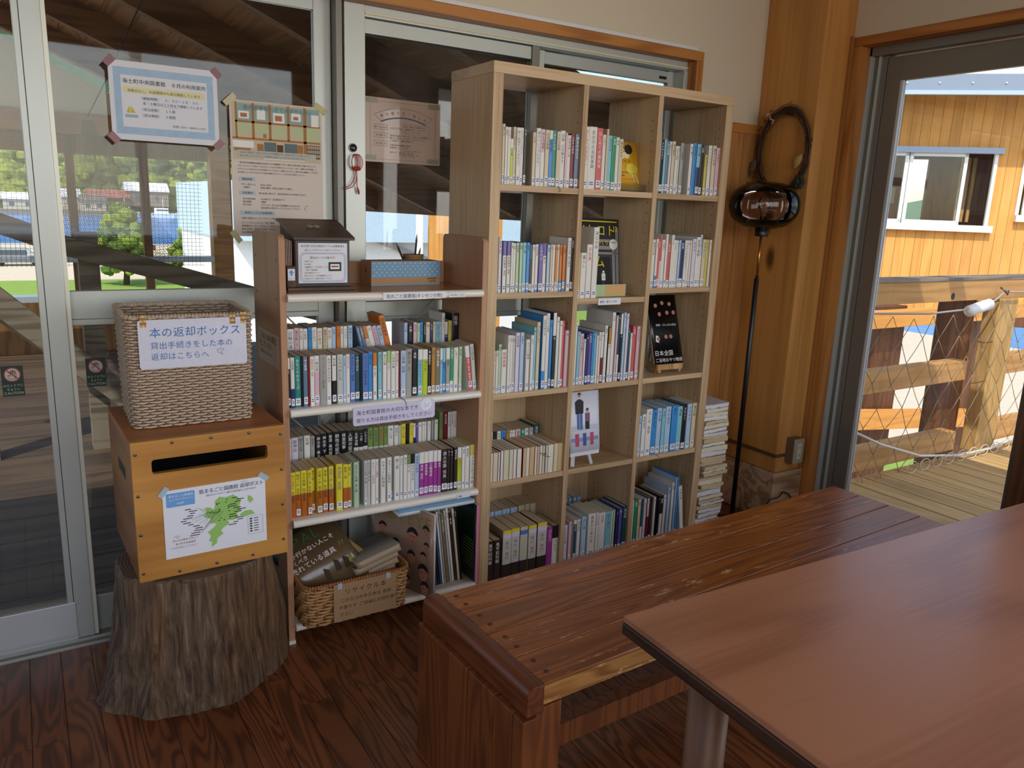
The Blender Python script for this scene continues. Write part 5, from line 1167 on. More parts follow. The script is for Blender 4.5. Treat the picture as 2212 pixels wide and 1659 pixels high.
def MT(loc, rx=0, ry=0, rz=0): return Matrix.Translation(loc) @ Matrix.Rotation(rz, 4, 'Z') @ Matrix.Rotation(ry, 4, 'Y') @ Matrix.Rotation(rx, 4, 'X')
def face(mb_skin, mb_hair, cx, cz, r, cap=False):
    n = 14
    mb_skin.add([(cx + r * 0.72 * math.cos(2 * PI * i / n), -0.0006, cz + r * math.sin(2 * PI * i / n)) for i in range(n)], [tuple(range(n))])
    hair = [(cx + r * 0.86 * math.cos(PI * i / 8), -0.0010, cz + r * 0.25 + r * 0.95 * math.sin(PI * i / 8)) for i in range(9)] + [(cx - r * 0.5, -0.0010, cz + r * 0.45), (cx, -0.0010, cz + r * 0.62), (cx + r * 0.5, -0.0010, cz + r * 0.40)]
    mb_hair.add(hair, [tuple(range(len(hair)))])
    for sx in (-0.26, 0.26): mb_hair.add([(cx + r * (sx + a), -0.0010, cz + r * b) for a, b in ((-0.12, 0.02), (0.12, 0.02), (0.12, 0.12), (-0.12, 0.12))], [(0, 1, 2, 3)])
    mb_hair.add([(cx + r * a, -0.0010, cz - r * 0.55 + r * b) for a, b in ((-0.2, 0), (0.2, 0), (0.16, 0.07), (-0.16, 0.07))], [(0, 1, 2, 3)])
# tan magazine with printed heads, standing beside the rattan basket
TAN = plain('tan_glossy_cover', (0.62, 0.52, 0.45), 0.3, coat=0.2)
o, by = magazine('magazine', 'tan magazine with printed heads on the cover, standing beside the rattan basket', 'magazine', MT((-0.335, 0.190, 0.069), rz=-1.13), 0.285, 0.302, 0.010, TAN, bend=0.012)
mbs, mbh = MB(), MB()
for cx, cz, r in ((0.248, 0.232, 0.020), (0.185, 0.196, 0.030), (0.250, 0.178, 0.015), (0.236, 0.138, 0.017), (0.180, 0.122, 0.022), (0.236, 0.080, 0.029), (0.160, 0.076, 0.019), (0.244, 0.026, 0.023), (0.160, 0.030, 0.018), (0.110, 0.150, 0.020), (0.100, 0.080, 0.022), (0.055, 0.200, 0.02), (0.05, 0.12, 0.02), (0.115, 0.03, 0.02)): face(mbs, mbh, cx, cz, r)
for nm, mbx, mm in (('printed_faces', mbs, ink('skin', (0.72, 0.50, 0.40))), ('printed_hair', mbh, ink('hair', (0.13, 0.10, 0.09)))):
    mbx.v = [(x, y + by(x), z) for x, y, z in mbx.v]; mbx.build(nm, mm, o)
mb = MB(); letters(mb, 'POPEYE', (0.035, 0, 0.238), X0, Z0, 0.064, off=0.0008); mb.v = [(x, y + by(min(max(x, 0), 0.285)), z) for x, y, z in mb.v]; mb.build('lettering', ink('gold_print', (0.60, 0.52, 0.22)), o)
# slanting magazines behind it
MAGC = ['S', 'N', 'K', 'Z', 'W', 'G', 'U', 'g', 'W', 'J', 'u', 'K']
xx = -0.168
for i, c_ in enumerate(MAGC):
    w_ = random.choice((0.007, 0.009, 0.011)); hh = 0.262 + 0.012 * (i % 3)
    m_ = MB(); m_.box(0, w_, 0, 0.0012, 0, hh, 0); m_.box(0, 0.0006, 0, 0.205, 0, hh, 0); m_.box(w_ - 0.0006, w_, 0, 0.205, 0, hh, 0)
    ob = m_.build('magazine', pal(c_)); tag(ob, '%s magazine, %s of those leaning together on the bottom steel shelf' % (PAL[c_][1], ordinal(i + 1)), 'magazine', 'magazines leaning on the bottom steel shelf')
    B(0.0006, w_ - 0.0006, 0.0012, 0.203, 0.001, hh - 0.001).build('page_block', PAGE['e1'], ob)
    t_ = MB(); letters(t_, random.choice(('季刊 島', '月刊誌', '暮らしの手帖', '旅と海', '特集号')), (w_ / 2, -0.0002, hh * 0.92), X0, Z0, w_ * 0.7, vertical=True, off=0.0003); t_.build('spine_title', I_white if c_ in 'SNKZUJ' else I_black, ob)
    ob.matrix_world = MT((xx, 0.022, 0.0695), ry=-0.115); xx += w_ * 1.01 + 0.0012
# blue picture book laid across their tops
o, by = magazine('picture_book', 'pale blue picture book lying flat on top of the leaning magazines', 'book', MT((-0.312, -0.012, 0.3665), rx=-PI / 2 + 0.0, rz=0.02) @ Matrix.Translation((0, 0, -0.15)), 0.285, 0.15, 0.012, plain('sky_blue_cover', (0.50, 0.66, 0.78), 0.25, coat=0.3))
o.matrix_world = Matrix.Translation((-0.312, -0.006, 0.3725)) @ Matrix.Rotation(-PI / 2, 4, 'X')
mb = MB()
for a, b in ((0.05, 0.03), (0.13, 0.04), (0.21, 0.035)): mb.add([(a, -0.0006, b), (a + 0.018, -0.0006, b - 0.006), (a + 0.026, -0.0006, b + 0.006), (a + 0.012, -0.0006, b + 0.016)], [(0, 1, 2, 3)])
mb.build('printed_birds', I_white, o)
mb = MB(); mb.add([(0.05, -0.0006, 0.10), (0.12, -0.0006, 0.092), (0.10, -0.0006, 0.128), (0.06, -0.0006, 0.13)], [(0, 1, 2, 3)]); mb.add([(0.20, -0.0006, 0.09), (0.283, -0.0006, 0.08), (0.283, -0.0006, 0.148), (0.22, -0.0006, 0.148)], [(0, 1, 2, 3)]); mb.build('printed_tree', ink('leafy', (0.48, 0.55, 0.30)), o)
# tall dark green magazine with a pink spine at the rack side
o, by = magazine('magazine', 'dark green magazine with a pink edge against the bookcase side', 'magazine', Matrix.Translation((-0.0305, 0.180, 0.0695)) @ Matrix.Rotation(-PI / 2, 4, 'Z'), 0.205, 0.290, 0.0085, plain('bottle_green_cover', (0.10, 0.17, 0.12), 0.3))
B(0.2048, 0.2062, 0.0, 0.0085, 0.0, 0.290).build('pink_edge', plain('pink_edge', (0.85, 0.50, 0.68), 0.4), o)
mb = MB()
for i in range(9): mb.quad((0, 0, 0), X0, Z0, 0.11, 0.19, 0.05 + i * 0.012, 0.056 + i * 0.012, off=0.0006)
mb.build('printed_lines', ink('olive_print', (0.30, 0.40, 0.20)), o)
# magazines and books heaped in the rattan basket
def heap(label, loc, rx, ry, rz, w, h, t, mc, bend=0.0, page=(0.85, 0.84, 0.82)):
    return magazine('magazine', label, 'magazine', MT(loc, rx, ry, rz), w, h, t, mc, group='reading matter in the rattan basket', bend=bend, page=page)
o, by = heap('olive outdoor magazine with slanting headlines, front of the rattan basket', (-0.622, -0.030, 0.118), -0.70, -0.40, 0.0, 0.215, 0.230, 0.008, plain('khaki_cover', (0.38, 0.31, 0.21), 0.25, coat=0.3), bend=-0.012)
cover_print(o, by, [('masthead', ink('forest', (0.05, 0.32, 0.18)), lambda m_: letters(m_, 'E-PAL', (0.010, 0, 0.186), X0, Z0, 0.050, off=0.0008)),
 ('headline', I_white, lambda m_: (letters(m_, 'しか行かない人こそ', (0.010, 0, 0.160), X0, Z0, 0.019, off=0.0008), letters(m_, 'おくべき', (0.010, 0, 0.139), X0, Z0, 0.017, off=0.0008), letters(m_, '売れている道具', (0.010, 0, 0.115), X0, Z0, 0.022, off=0.0008), letters(m_, '遊び道具', (0.012, 0, 0.018), X0, Z0, 0.014, off=0.0008))),
 ('printed_scene', ink('camp', (0.22, 0.16, 0.10)), lambda m_: [m_.add([(a, -0.0007, b), (a + 0.02, -0.0007, b), (a + 0.022, -0.0007, b + 0.03), (a + 0.008, -0.0007, b + 0.042)], [(0, 1, 2, 3)]) for a, b in ((0.09, 0.045), (0.13, 0.055), (0.16, 0.05))]),
 ('gold_flash', ink('flash', (0.55, 0.58, 0.16)), lambda m_: (letters(m_, '77', (0.178, 0, 0.125), X0, Z0, 0.018, off=0.0008), m_.disc((0.19, -0.0008, 0.066), 0.010, (0, -1, 0), 14)))], 0.215)
heap('dark slate magazine behind the olive one in the rattan basket', (-0.600, -0.012, 0.104), -0.66, -0.58, 0.0, 0.215, 0.245, 0.012, plain('slate_cover', (0.20, 0.22, 0.23), 0.3), bend=-0.010)
heap('rust brown catalogue in the rattan basket', (-0.585, 0.002, 0.100), -0.64, -0.66, 0.0, 0.205, 0.235, 0.010, plain('rust_cover', (0.50, 0.30, 0.16), 0.35), bend=-0.010)
heap('pink magazine with curling white pages in the rattan basket', (-0.566, 0.016, 0.096), -0.62, -0.76, 0.0, 0.20, 0.225, 0.009, plain('rose_cover', (0.72, 0.30, 0.42), 0.3), bend=-0.022, page=(0.88, 0.88, 0.92))
heap('straw-coloured magazine with curling white pages in the rattan basket', (-0.540, 0.030, 0.092), -0.60, -0.86, 0.0, 0.20, 0.250, 0.009, plain('straw_cover', (0.62, 0.52, 0.30), 0.3), bend=-0.026, page=(0.88, 0.88, 0.92))
for i, (lb, c_) in enumerate((('blue-grey paperback lowest in the heap of the rattan basket', (0.55, 0.58, 0.62)), ('orange-backed thick paperback in the heap of the rattan basket', (0.62, 0.40, 0.20)), ('dark thick paperback in the heap of the rattan basket', (0.25, 0.20, 0.17)), ('thick paperback with a grey pictorial cover topping the basket heap', (0.48, 0.46, 0.42)))):
    o, by = magazine('paperback', lb, 'book', Matrix.Translation((-0.468 + 0.004 * (i % 2), 0.135 - 0.010 * i, 0.150 + i * 0.0255)) @ Matrix.Rotation(-0.26, 4, 'Y') @ Matrix.Rotation(-PI / 2 - 0.16, 4, 'X') @ Matrix.Translation((0, 0, -0.15)), 0.150, 0.165, 0.024, plain('heap_cover_%d' % i, c_, 0.4), group='reading matter in the rattan basket', page=(0.66, 0.58, 0.48))

# ---------------------------------------------------------------- display pieces in the bookcase
# yellow child-care book on a clear stand, top shelf of the middle bay
o, by = magazine('display_book', 'yellow child-care guide facing out on a clear stand, top of middle bay', 'book', Matrix.Translation((0.560, 0.070, 1.4385)) @ Matrix.Rotation(-0.24, 4, 'X'), 0.128, 0.178, 0.012, plain('sunny_cover', (0.88, 0.68, 0.14), 0.35))
def fig(m_):
    n = 16
    m_.add([(0.082 + 0.019 * math.cos(2 * PI * i / n), -0.0008, 0.150 + 0.018 * math.sin(2 * PI * i / n)) for i in range(n)], [tuple(range(n))])
cover_print(o, by, [('printed_hair', I_black, fig),
 ('printed_figures', ink('cream_print', (0.93, 0.88, 0.72)), lambda m_: (m_.disc((0.052, -0.0007, 0.128), 0.013, (0, -1, 0), 16), m_.disc((0.072, -0.0006, 0.130), 0.014, (0, -1, 0), 16), m_.add([(0.034, -0.0007, 0.146), (0.072, -0.0007, 0.143), (0.072, -0.0007, 0.150), (0.034, -0.0007, 0.151)], [(0, 1, 2, 3)]), m_.add([(0.086, -0.0007, 0.060), (0.094, -0.0007, 0.060), (0.104, -0.0007, 0.030), (0.099, -0.0007, 0.030)], [(0, 1, 2, 3)]), m_.add([(0.098, -0.0007, 0.060), (0.106, -0.0007, 0.060), (0.120, -0.0007, 0.028), (0.114, -0.0007, 0.028)], [(0, 1, 2, 3)]))),
 ('printed_skirt', ink('lemon', (0.90, 0.86, 0.30)), lambda m_: m_.add([(0.062, -0.0009, 0.074), (0.080, -0.0009, 0.060), (0.112, -0.0009, 0.064), (0.116, -0.0009, 0.084), (0.096, -0.0009, 0.100), (0.072, -0.0009, 0.096)], [(0, 1, 2, 3, 4, 5)])),
 ('lettering', I_black, lambda m_: (letters(m_, '育児ガイド', (0.004, 0, 0.100), X0, Z0, 0.0170, off=0.0008), letters(m_, 'に3000人以上の', (0.020, 0, 0.062), X0, Z0, 0.0095, off=0.0008), letters(m_, 'が実践!', (0.024, 0, 0.050), X0, Z0, 0.0095, off=0.0008))),
 ('orange_rule', ink('rule', (0.85, 0.40, 0.16)), lambda m_: m_.quad((0, 0, 0), X0, Z0, 0.02, 0.10, 0.040, 0.0425, off=0.0007))], 0.128)
M_acr = glass_pane('clear_acrylic', (0.90, 0.92, 0.92), refl=1.5)
st_ = thing('display_stand', 'clear acrylic stand under the yellow child-care guide', 'stand', (0.600, 0.07, 1.4325))
B(-0.055, 0.085, -0.030, 0.06, 0.0, 0.003).build('foot', M_acr, st_); B(-0.055, 0.085, -0.030, -0.027, 0.003, 0.028).build('front_lip', M_acr, st_); B(-0.05, 0.08, 0.045, 0.048, 0.003, 0.12).build('support', M_acr, st_)
# bookend sheet beside it
ob = B(0.4985, 0.5000, 0.04, 0.20, 1.4325, 1.640).build('bookend', plain('tan_bookend', (0.66, 0.54, 0.40), 0.5)); tag(ob, 'thin tan card bookend behind the child-care books', 'bookend')
# big monochrome magazine in the middle bay, second shelf
o, by = magazine('display_magazine', 'monochrome magazine with yellow lettering facing out, second shelf of middle bay', 'magazine', Matrix.Translation((0.459, 0.118, 1.0555)) @ Matrix.Rotation(-0.16, 4, 'X') @ Matrix.Rotation(0.02, 4, 'Y'), 0.200, 0.283, 0.009, plain('charcoal_cover', (0.24, 0.24, 0.26), 0.25, coat=0.3))
Yl = ink('bright_yellow', (0.88, 0.83, 0.10))
def photo(m_):
    for a in ((0.012, 0.19, 0.150, 0.158), (0.012, 0.19, 0.168, 0.182), (0.10, 0.19, 0.196, 0.206), (0.165, 0.178, 0.02, 0.19), (0.182, 0.196, 0.02, 0.25), (0.012, 0.034, 0.02, 0.17)): m_.quad((0, 0, 0), X0, Z0, *a, off=0.0006)
cover_print(o, by, [('printed_beams', ink('mid_grey', (0.55, 0.56, 0.58)), photo), ('printed_doorway', ink('near_black', (0.08, 0.08, 0.08)), lambda m_: m_.quad((0, 0, 0), X0, Z0, 0.045, 0.155, 0.030, 0.140, off=0.0007)),
 ('lettering', Yl, lambda m_: (letters(m_, 'ソトコト', (-0.004, 0, 0.222), X0, Z0, 0.047, off=0.0012), letters(m_, '12', (0.172, 0, 0.236), X0, Z0, 0.030, off=0.0012), letters(m_, '島のまちづくり', (0.020, 0, 0.186), X0, Z0, 0.0185, off=0.0012), letters(m_, 'ム', (0.078, 0, 0.104), X0, Z0, 0.052, off=0.0012), m_.quad((0, 0, 0), X0, Z0, 0.01, 0.19, 0.270, 0.274, off=0.0008))),
 ('badge', I_white, lambda m_: (m_.disc((0.172, -0.0010, 0.188), 0.020, (0, -1, 0), 24), m_.add([(0.068, -0.001, 0.034), (0.080, -0.001, 0.034), (0.082, -0.001, 0.044), (0.066, -0.001, 0.044)], [(0, 1, 2, 3)]), m_.quad((0, 0, 0), X0, Z0, 0.112, 0.130, 0.052, 0.078, off=0.001), m_.disc((0.121, -0.001, 0.084), 0.005, (0, -1, 0), 12), m_.disc((0.073, -0.001, 0.072), 0.004, (0, -1, 0), 12))),
 ('printed_people', ink('denim', (0.20, 0.22, 0.32)), lambda m_: (m_.quad((0, 0, 0), X0, Z0, 0.066, 0.082, 0.046, 0.068, off=0.0011), m_.quad((0, 0, 0), X0, Z0, 0.113, 0.129, 0.032, 0.052, off=0.0011), letters(m_, '71', (0.121, 0, 0.060), X0, Z0, 0.010, off=0.0016, align='C'), letters(m_, '山崎亮', (0.172, 0, 0.192), X0, Z0, 0.008, off=0.0014, align='C')))], 0.200)
ob = B(0.468, 0.620, 0.040, 0.046, 1.0545, 1.098).build('magazine_rest', plain('marbled_card', (0.66, 0.76, 0.58), 0.5)); tag(ob, 'green marbled card rest holding up the monochrome magazine', 'stand')
mb = MB(); mb.quad((0.468, 0.040, 1.0545), X0, Z0, 0.055, 0.150, 0.004, 0.042, off=0.0004); mb.build('printed_swirl', ink('swirl', (0.82, 0.66, 0.44)), ob)
# black magazine on an easel, third shelf of the bay beside the lamp
es = thing('wooden_easel', 'small pale wooden easel stand on the third shelf beside the lamp', 'easel', (0.885, 0.10, 0.7373), -0.04)
M_eas = wood('easel_pine', (0.62, 0.46, 0.28), (0.80, 0.64, 0.44), axis=2, rough=0.5, vary=0)
for sx in (-0.052, 0.052):
    MB().beam((sx, -0.032, 0.0), (sx, 0.045, 0.24), 0.010, 0.010).build('front_leg', M_eas, es)
    MB().beam((sx, -0.055, 0.012), (sx, -0.005, 0.012), 0.010, 0.016).build('ledge_arm', M_eas, es)
MB().beam((-0.065, -0.052, 0.026), (0.065, -0.052, 0.026), 0.010, 0.022).build('ledge', M_eas, es)
MB().beam((0, 0.09, 0.0), (0, 0.045, 0.23), 0.010, 0.010).build('rear_leg', M_eas, es)
o, by = magazine('display_magazine', 'black magazine with a group portrait cover on the wooden easel', 'magazine', Matrix.Translation((0.885, 0.10, 0.7373)) @ Matrix.Rotation(-0.04, 4, 'Z') @ Matrix.Translation((-0.072, -0.0455, 0.0375)) @ Matrix.Rotation(-0.31, 4, 'X'), 0.148, 0.278, 0.007, plain('jet_cover', (0.05, 0.05, 0.06), 0.25, coat=0.3))
mbs = MB()
for i, (cx, cz) in enumerate(((0.04, 0.235), (0.075, 0.245), (0.112, 0.240), (0.055, 0.200), (0.095, 0.205), (0.128, 0.205), (0.035, 0.100), (0.075, 0.108), (0.100, 0.108))): mbs.disc((cx, -0.0007, cz), 0.0085, (0, -1, 0), 12)
mbs.build('printed_faces', ink('skin', (0.72, 0.50, 0.40)), o)
cover_print(o, by, [('lettering', I_white, lambda m_: (letters(m_, '日本全国', (0.006, 0, 0.034), X0, Z0, 0.024, off=0.0008), letters(m_, 'ご当地おやつ物語', (0.006, 0, 0.008), X0, Z0, 0.0175, off=0.0008), letters(m_, '戦慄・ゴルゴ分の真在', (0.030, 0, 0.152), X0, Z0, 0.0105, off=0.0008), m_.add([(0.02, -0.0007, 0.09), (0.036, -0.0007, 0.085), (0.038, -0.0007, 0.112), (0.024, -0.0007, 0.115)], [(0, 1, 2, 3)])))], 0.148)
# framed-style picture card on a white easel, fourth shelf of the middle bay
pe = thing('picture_easel', 'white easel stand holding a picture card on the fourth shelf', 'easel', (0.452, 0.045, 0.4184))
M_wlq = plain('white_lacquer', (0.88, 0.88, 0.90), 0.35)
MB().beam((0.045, -0.020, 0.0), (0.020, 0.010, 0.12), 0.014, 0.008).build('front_leg', M_wlq, pe); MB().beam((-0.045, -0.020, 0.0), (-0.020, 0.010, 0.12), 0.014, 0.008).build('front_leg', M_wlq, pe)
MB().beam((0.0, 0.10, 0.0), (0.0, 0.015, 0.12), 0.012, 0.008).build('rear_leg', M_wlq, pe); MB().beam((-0.06, -0.018, 0.048), (0.075, -0.018, 0.048), 0.012, 0.016).build('ledge', M_wlq, pe)
o, by = magazine('picture_card', 'white picture card showing an adult and a child with red and blue bands', 'picture', Matrix.Translation((0.386, 0.014, 0.4755)) @ Matrix.Rotation(-0.13, 4, 'X'), 0.138, 0.228, 0.004, plain('soft_white_card', (0.86, 0.87, 0.92), 0.45))
def person2(m_dark, cx, base, h, body):
    pass
cover_print(o, by, [('printed_ground', ink('card_grey', (0.76, 0.77, 0.82)), lambda m_: m_.quad((0, 0, 0), X0, Z0, 0.004, 0.134, 0.078, 0.100, off=0.0004)),
 ('printed_bands', ink('band_blue', (0.48, 0.56, 0.76)), lambda m_: m_.quad((0, 0, 0), X0, Z0, 0.004, 0.132, 0.040, 0.054, off=0.0005)),
 ('printed_blocks', ink('band_red', (0.72, 0.28, 0.36)), lambda m_: (m_.quad((0, 0, 0), X0, Z0, 0.024, 0.042, 0.022, 0.070, off=0.0006), m_.quad((0, 0, 0), X0, Z0, 0.094, 0.110, 0.022, 0.070, off=0.0006))),
 ('printed_block', ink('band_navy', (0.26, 0.32, 0.58)), lambda m_: m_.quad((0, 0, 0), X0, Z0, 0.060, 0.076, 0.022, 0.070, off=0.0006)),
 ('printed_jeans', ink('jeans', (0.30, 0.42, 0.62)), lambda m_: (m_.quad((0, 0, 0), X0, Z0, 0.034, 0.046, 0.086, 0.150, off=0.0006), m_.quad((0, 0, 0), X0, Z0, 0.048, 0.060, 0.084, 0.150, off=0.0006))),
 ('printed_sweater', ink('charcoal_print', (0.14, 0.14, 0.17)), lambda m_: (m_.add([(0.028, -0.0007, 0.145), (0.064, -0.0007, 0.145), (0.066, -0.0007, 0.190), (0.052, -0.0007, 0.200), (0.040, -0.0007, 0.200), (0.026, -0.0007, 0.190)], [(0, 1, 2, 3, 4, 5)]), m_.disc((0.047, -0.0007, 0.218), 0.0075, (0, -1, 0), 14), m_.quad((0, 0, 0), X0, Z0, 0.072, 0.092, 0.084, 0.116, off=0.0006), m_.disc((0.083, -0.0007, 0.158), 0.0068, (0, -1, 0), 14))),
 ('printed_faces', ink('skin', (0.72, 0.50, 0.40)), lambda m_: (m_.disc((0.047, -0.0009, 0.212), 0.0058, (0, -1, 0), 14), m_.disc((0.083, -0.0009, 0.153), 0.0050, (0, -1, 0), 14))),
 ('printed_shirt', ink('plum', (0.52, 0.34, 0.44)), lambda m_: m_.quad((0, 0, 0), X0, Z0, 0.072, 0.094, 0.114, 0.146, off=0.0007))], 0.138)
# ribbons hanging from books
for nm, lb, pts, c_ in (('bookmark_ribbon', 'green ribbon hanging over the top bookcase shelf edge', [(0.262, 0.004, 1.434), (0.266, -0.002, 1.433), (0.270, -0.003, 1.424), (0.268, -0.002, 1.416)], (0.10, 0.35, 0.16)), ('bookmark_ribbon', 'dark red ribbon tied around page-side-out paperbacks', [(0.245, 0.006, 0.500), (0.262, 0.004, 0.494), (0.272, 0.004, 0.497), (0.256, 0.003, 0.490), (0.276, 0.003, 0.484), (0.288, 0.003, 0.480)], (0.35, 0.14, 0.12)), ('bookmark_ribbon', 'red ribbon hanging over the fourth shelf under the blue hardbacks', [(0.80, 0.006, 0.420), (0.806, -0.003, 0.418), (0.816, -0.004, 0.408)], (0.55, 0.12, 0.12)), ('bookmark_ribbon', 'brown ribbon hanging over the second steel shelf lip', [(-0.305, 0.004, 0.760), (-0.300, -0.018, 0.757), (-0.294, -0.0185, 0.744), (-0.296, -0.0185, 0.736)], (0.36, 0.20, 0.16))):
    tag(MB().tube(pts, 0.0011, 5).build(nm, plain('ribbon_%d' % int(c_[0] * 100 + c_[1] * 10), c_, 0.6)), lb, 'ribbon')
# stack of worn page blocks on the floor beside the bookcase
rg = random.Random(8); z = 0.0; i = 0
PB = [plain('old_pages_%d' % q, c_, 0.85, var=0.08, bscale=250) for q, c_ in enumerate(((0.86, 0.83, 0.74), (0.80, 0.73, 0.60), (0.88, 0.87, 0.84), (0.84, 0.84, 0.86), (0.78, 0.70, 0.56)))]
while z < 0.575:
    th_ = rg.choice((0.011, 0.014, 0.017, 0.021)); wv_ = 0.138 + rg.uniform(-0.004, 0.010)
    t = thing('old_paperback', '%s worn paperback up the floor stack beside the bookcase' % ordinal(i + 1), 'book', (1.148 + rg.uniform(-0.008, 0.010) + (0.02 if i in (9, 17) else 0), 0.105 + rg.uniform(-0.008, 0.008), z), rg.uniform(-0.07, 0.07), 'paperbacks stacked on the floor')
    mb = MB(); nx = 8; vs_ = []
    for q in range(nx + 1):
        xq = -wv_ / 2 + wv_ * q / nx; sag = 0.0016 * math.sin(q / nx * PI * 1.2 + i)
        for yy_, zz in ((-0.09, 0.0008), (-0.09, th_ - 0.0004), (0.09, th_ - 0.0004), (0.09, 0.0008)): vs_.append((xq, yy_ + 0.002 * math.sin(q * 2.1 + i), zz + (sag if zz > 0.002 else sag)))
    fs = [(q * 4 + j, q * 4 + (j + 1) % 4, (q + 1) * 4 + (j + 1) % 4, (q + 1) * 4 + j) for q in range(nx) for j in range(4)] + [(3, 2, 1, 0), (nx * 4, nx * 4 + 1, nx * 4 + 2, nx * 4 + 3)]
    mb.add(vs_, fs); mb.build('page_block', rg.choice(PB), t)
    B(-wv_ / 2, wv_ / 2 + 0.001, -0.089, 0.091, 0.0, 0.0007).build('cover', plain('worn_cover_%d' % (i % 4), ((0.55, 0.5, 0.42), (0.4, 0.42, 0.46), (0.70, 0.62, 0.50), (0.35, 0.28, 0.22))[i % 4], 0.6), t)
    z += th_ + 0.0012; i += 1

# ---------------------------------------------------------------- bench
BL, BDp, ZT = 1.625, 0.434, 0.42
bn = thing('bench', 'long worn cedar bench of four planks in front of the bookcase', 'bench', (-0.4606, -1.0655, 0.0), 0.0403)
pw = BDp / 4
for i in range(4):
    o = B(0.0, BL, i * pw + 0.0012, (i + 1) * pw - 0.0012, ZT - 0.05, ZT).build('seat_plank', M_bench if i else [M_bench], bn, bevel=0.004, seg=3)
B(0.0, BL, -0.0012, 0.0012, ZT - 0.048, ZT - 0.005).build('front_edge', M_benchw, bn)
prof = [(-0.044, ZT - 0.062), (-0.002, ZT - 0.062), (-0.002, ZT + 0.002)]
for i in range(9): a = PI / 2 * i / 8; prof.append((-0.024 - 0.020 * math.sin(a), ZT - 0.016 + 0.020 * math.cos(a)))
def y_extrude(poly, y0, y1):
    mb = MB(); k = len(poly); vs_ = [(a, y0, b) for a, b in poly] + [(a, y1, b) for a, b in poly]
    mb.add(vs_, [tuple(range(k)), tuple(range(2 * k - 1, k - 1, -1))] + [(i, i + k, (i + 1) % k + k, (i + 1) % k) for i in range(k)]); return mb
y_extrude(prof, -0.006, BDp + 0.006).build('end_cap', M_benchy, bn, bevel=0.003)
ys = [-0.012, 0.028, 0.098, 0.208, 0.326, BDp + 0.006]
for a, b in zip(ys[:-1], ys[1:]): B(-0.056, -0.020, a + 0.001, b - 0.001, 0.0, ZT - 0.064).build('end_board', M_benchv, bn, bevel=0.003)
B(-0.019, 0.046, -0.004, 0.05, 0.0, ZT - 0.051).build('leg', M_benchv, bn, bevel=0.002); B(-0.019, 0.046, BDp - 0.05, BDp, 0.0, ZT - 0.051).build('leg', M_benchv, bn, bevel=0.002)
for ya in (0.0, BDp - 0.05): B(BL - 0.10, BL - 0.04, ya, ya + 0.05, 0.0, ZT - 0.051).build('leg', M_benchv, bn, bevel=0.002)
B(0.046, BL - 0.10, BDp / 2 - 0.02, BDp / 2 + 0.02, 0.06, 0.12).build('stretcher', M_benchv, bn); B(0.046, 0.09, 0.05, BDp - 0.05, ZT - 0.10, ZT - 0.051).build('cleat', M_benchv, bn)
mb = MB(); mb.lathe([(0.0062, 0.0), (0.0062, 0.0006), (0, 0.0006)], 14); pl = mb.mesh('dowel_plug', plain('dowel_plug', (0.36, 0.20, 0.09), 0.5))
for i in range(4):
    for f in (0.3, 0.72):
        c = bpy.data.objects.new('dowel_plug', pl); C.objects.link(c); c.parent = bn; c.location = (0.030, (i + f) * pw, ZT)

# ---------------------------------------------------------------- table
tb = thing('table', 'cherry-topped table with a shaded dark edge beside the bench', 'table', (-0.484, -1.311, 0.0), -0.034)
TW, TD, TZ_ = 1.75, 0.85, 0.70
B(0.0015, TW, -TD, -0.0015, TZ_ - 0.012, TZ_).build('table_top', M_table, tb, bevel=0.0015)
y_ = MB(); y_.box(0, TW, -TD - 0.002, 0, TZ_ - 0.034, TZ_ - 0.0122); y_.build('edge_band', M_tedge, tb, bevel=0.004)
for lx in (0.10, TW - 0.13):
    for ly in (-0.115, -TD + 0.115): MB().lathe([(0.031, 0.0), (0.034, 0.3), (0.034, TZ_ - 0.034)], 20, (lx, ly)).build('leg', M_tleg, tb)
for lx in (0.10, TW - 0.13): B(lx - 0.014, lx + 0.014, -TD + 0.145, -0.145, 0.42, 0.455).build('side_stretcher', M_tleg, tb, bevel=0.002)
B(0.13, TW - 0.16, -TD / 2 - 0.015, -TD / 2 + 0.015, 0.42, 0.455).build('long_stretcher', M_tleg, tb, bevel=0.002)
B(0.13, TW - 0.16, -0.128, -0.104, 0.585, TZ_ - 0.034).build('apron', M_tleg, tb)

# ---------------------------------------------------------------- floor lamp with a smoked glass globe
lp = thing('floor_lamp', 'slim floor lamp with a smoky glass globe between bookcase and corner post', 'lamp', (1.330, 0.040, 0.0))
M_lblack = plain('lamp_black', (0.04, 0.045, 0.05), 0.35)
M_brass = plain('lamp_brass', (0.72, 0.54, 0.26), 0.25, 0.9)
MB().lathe([(0.095, 0.0), (0.095, 0.012), (0.09, 0.016), (0.012, 0.020), (0, 0.020)], 32).build('base', M_lblack, lp)
MB().lathe([(0.0105, 0.018), (0.0105, 1.108), (0.006, 1.112), (0.006, 1.12)], 16).build('pole', M_lblack, lp)
MB().lathe([(0.0052, 1.11), (0.0052, 1.285)], 12).build('upper_pole', M_brass, lp)
MB().lathe([(0.026, 1.283), (0.027, 1.285), (0.027, 1.312), (0.020, 1.316)], 20).build('socket', M_lblack, lp)
MB().lathe([(0.062, 1.318), (0.066, 1.322), (0.064, 1.350), (0.030, 1.352), (0.022, 1.352)], 28).build('inner_cup', M_lblack, lp)
m = bpy.data.materials.new('smoked_glass'); m.use_nodes = True; n, l = m.node_tree.nodes, m.node_tree.links; n.remove(n['Principled BSDF'])
tr = n.new('ShaderNodeBsdfTransparent'); tr.inputs[0].default_value = (0.86, 0.83, 0.85, 1); gl = n.new('ShaderNodeBsdfGlossy'); gl.inputs['Roughness'].default_value = 0.01
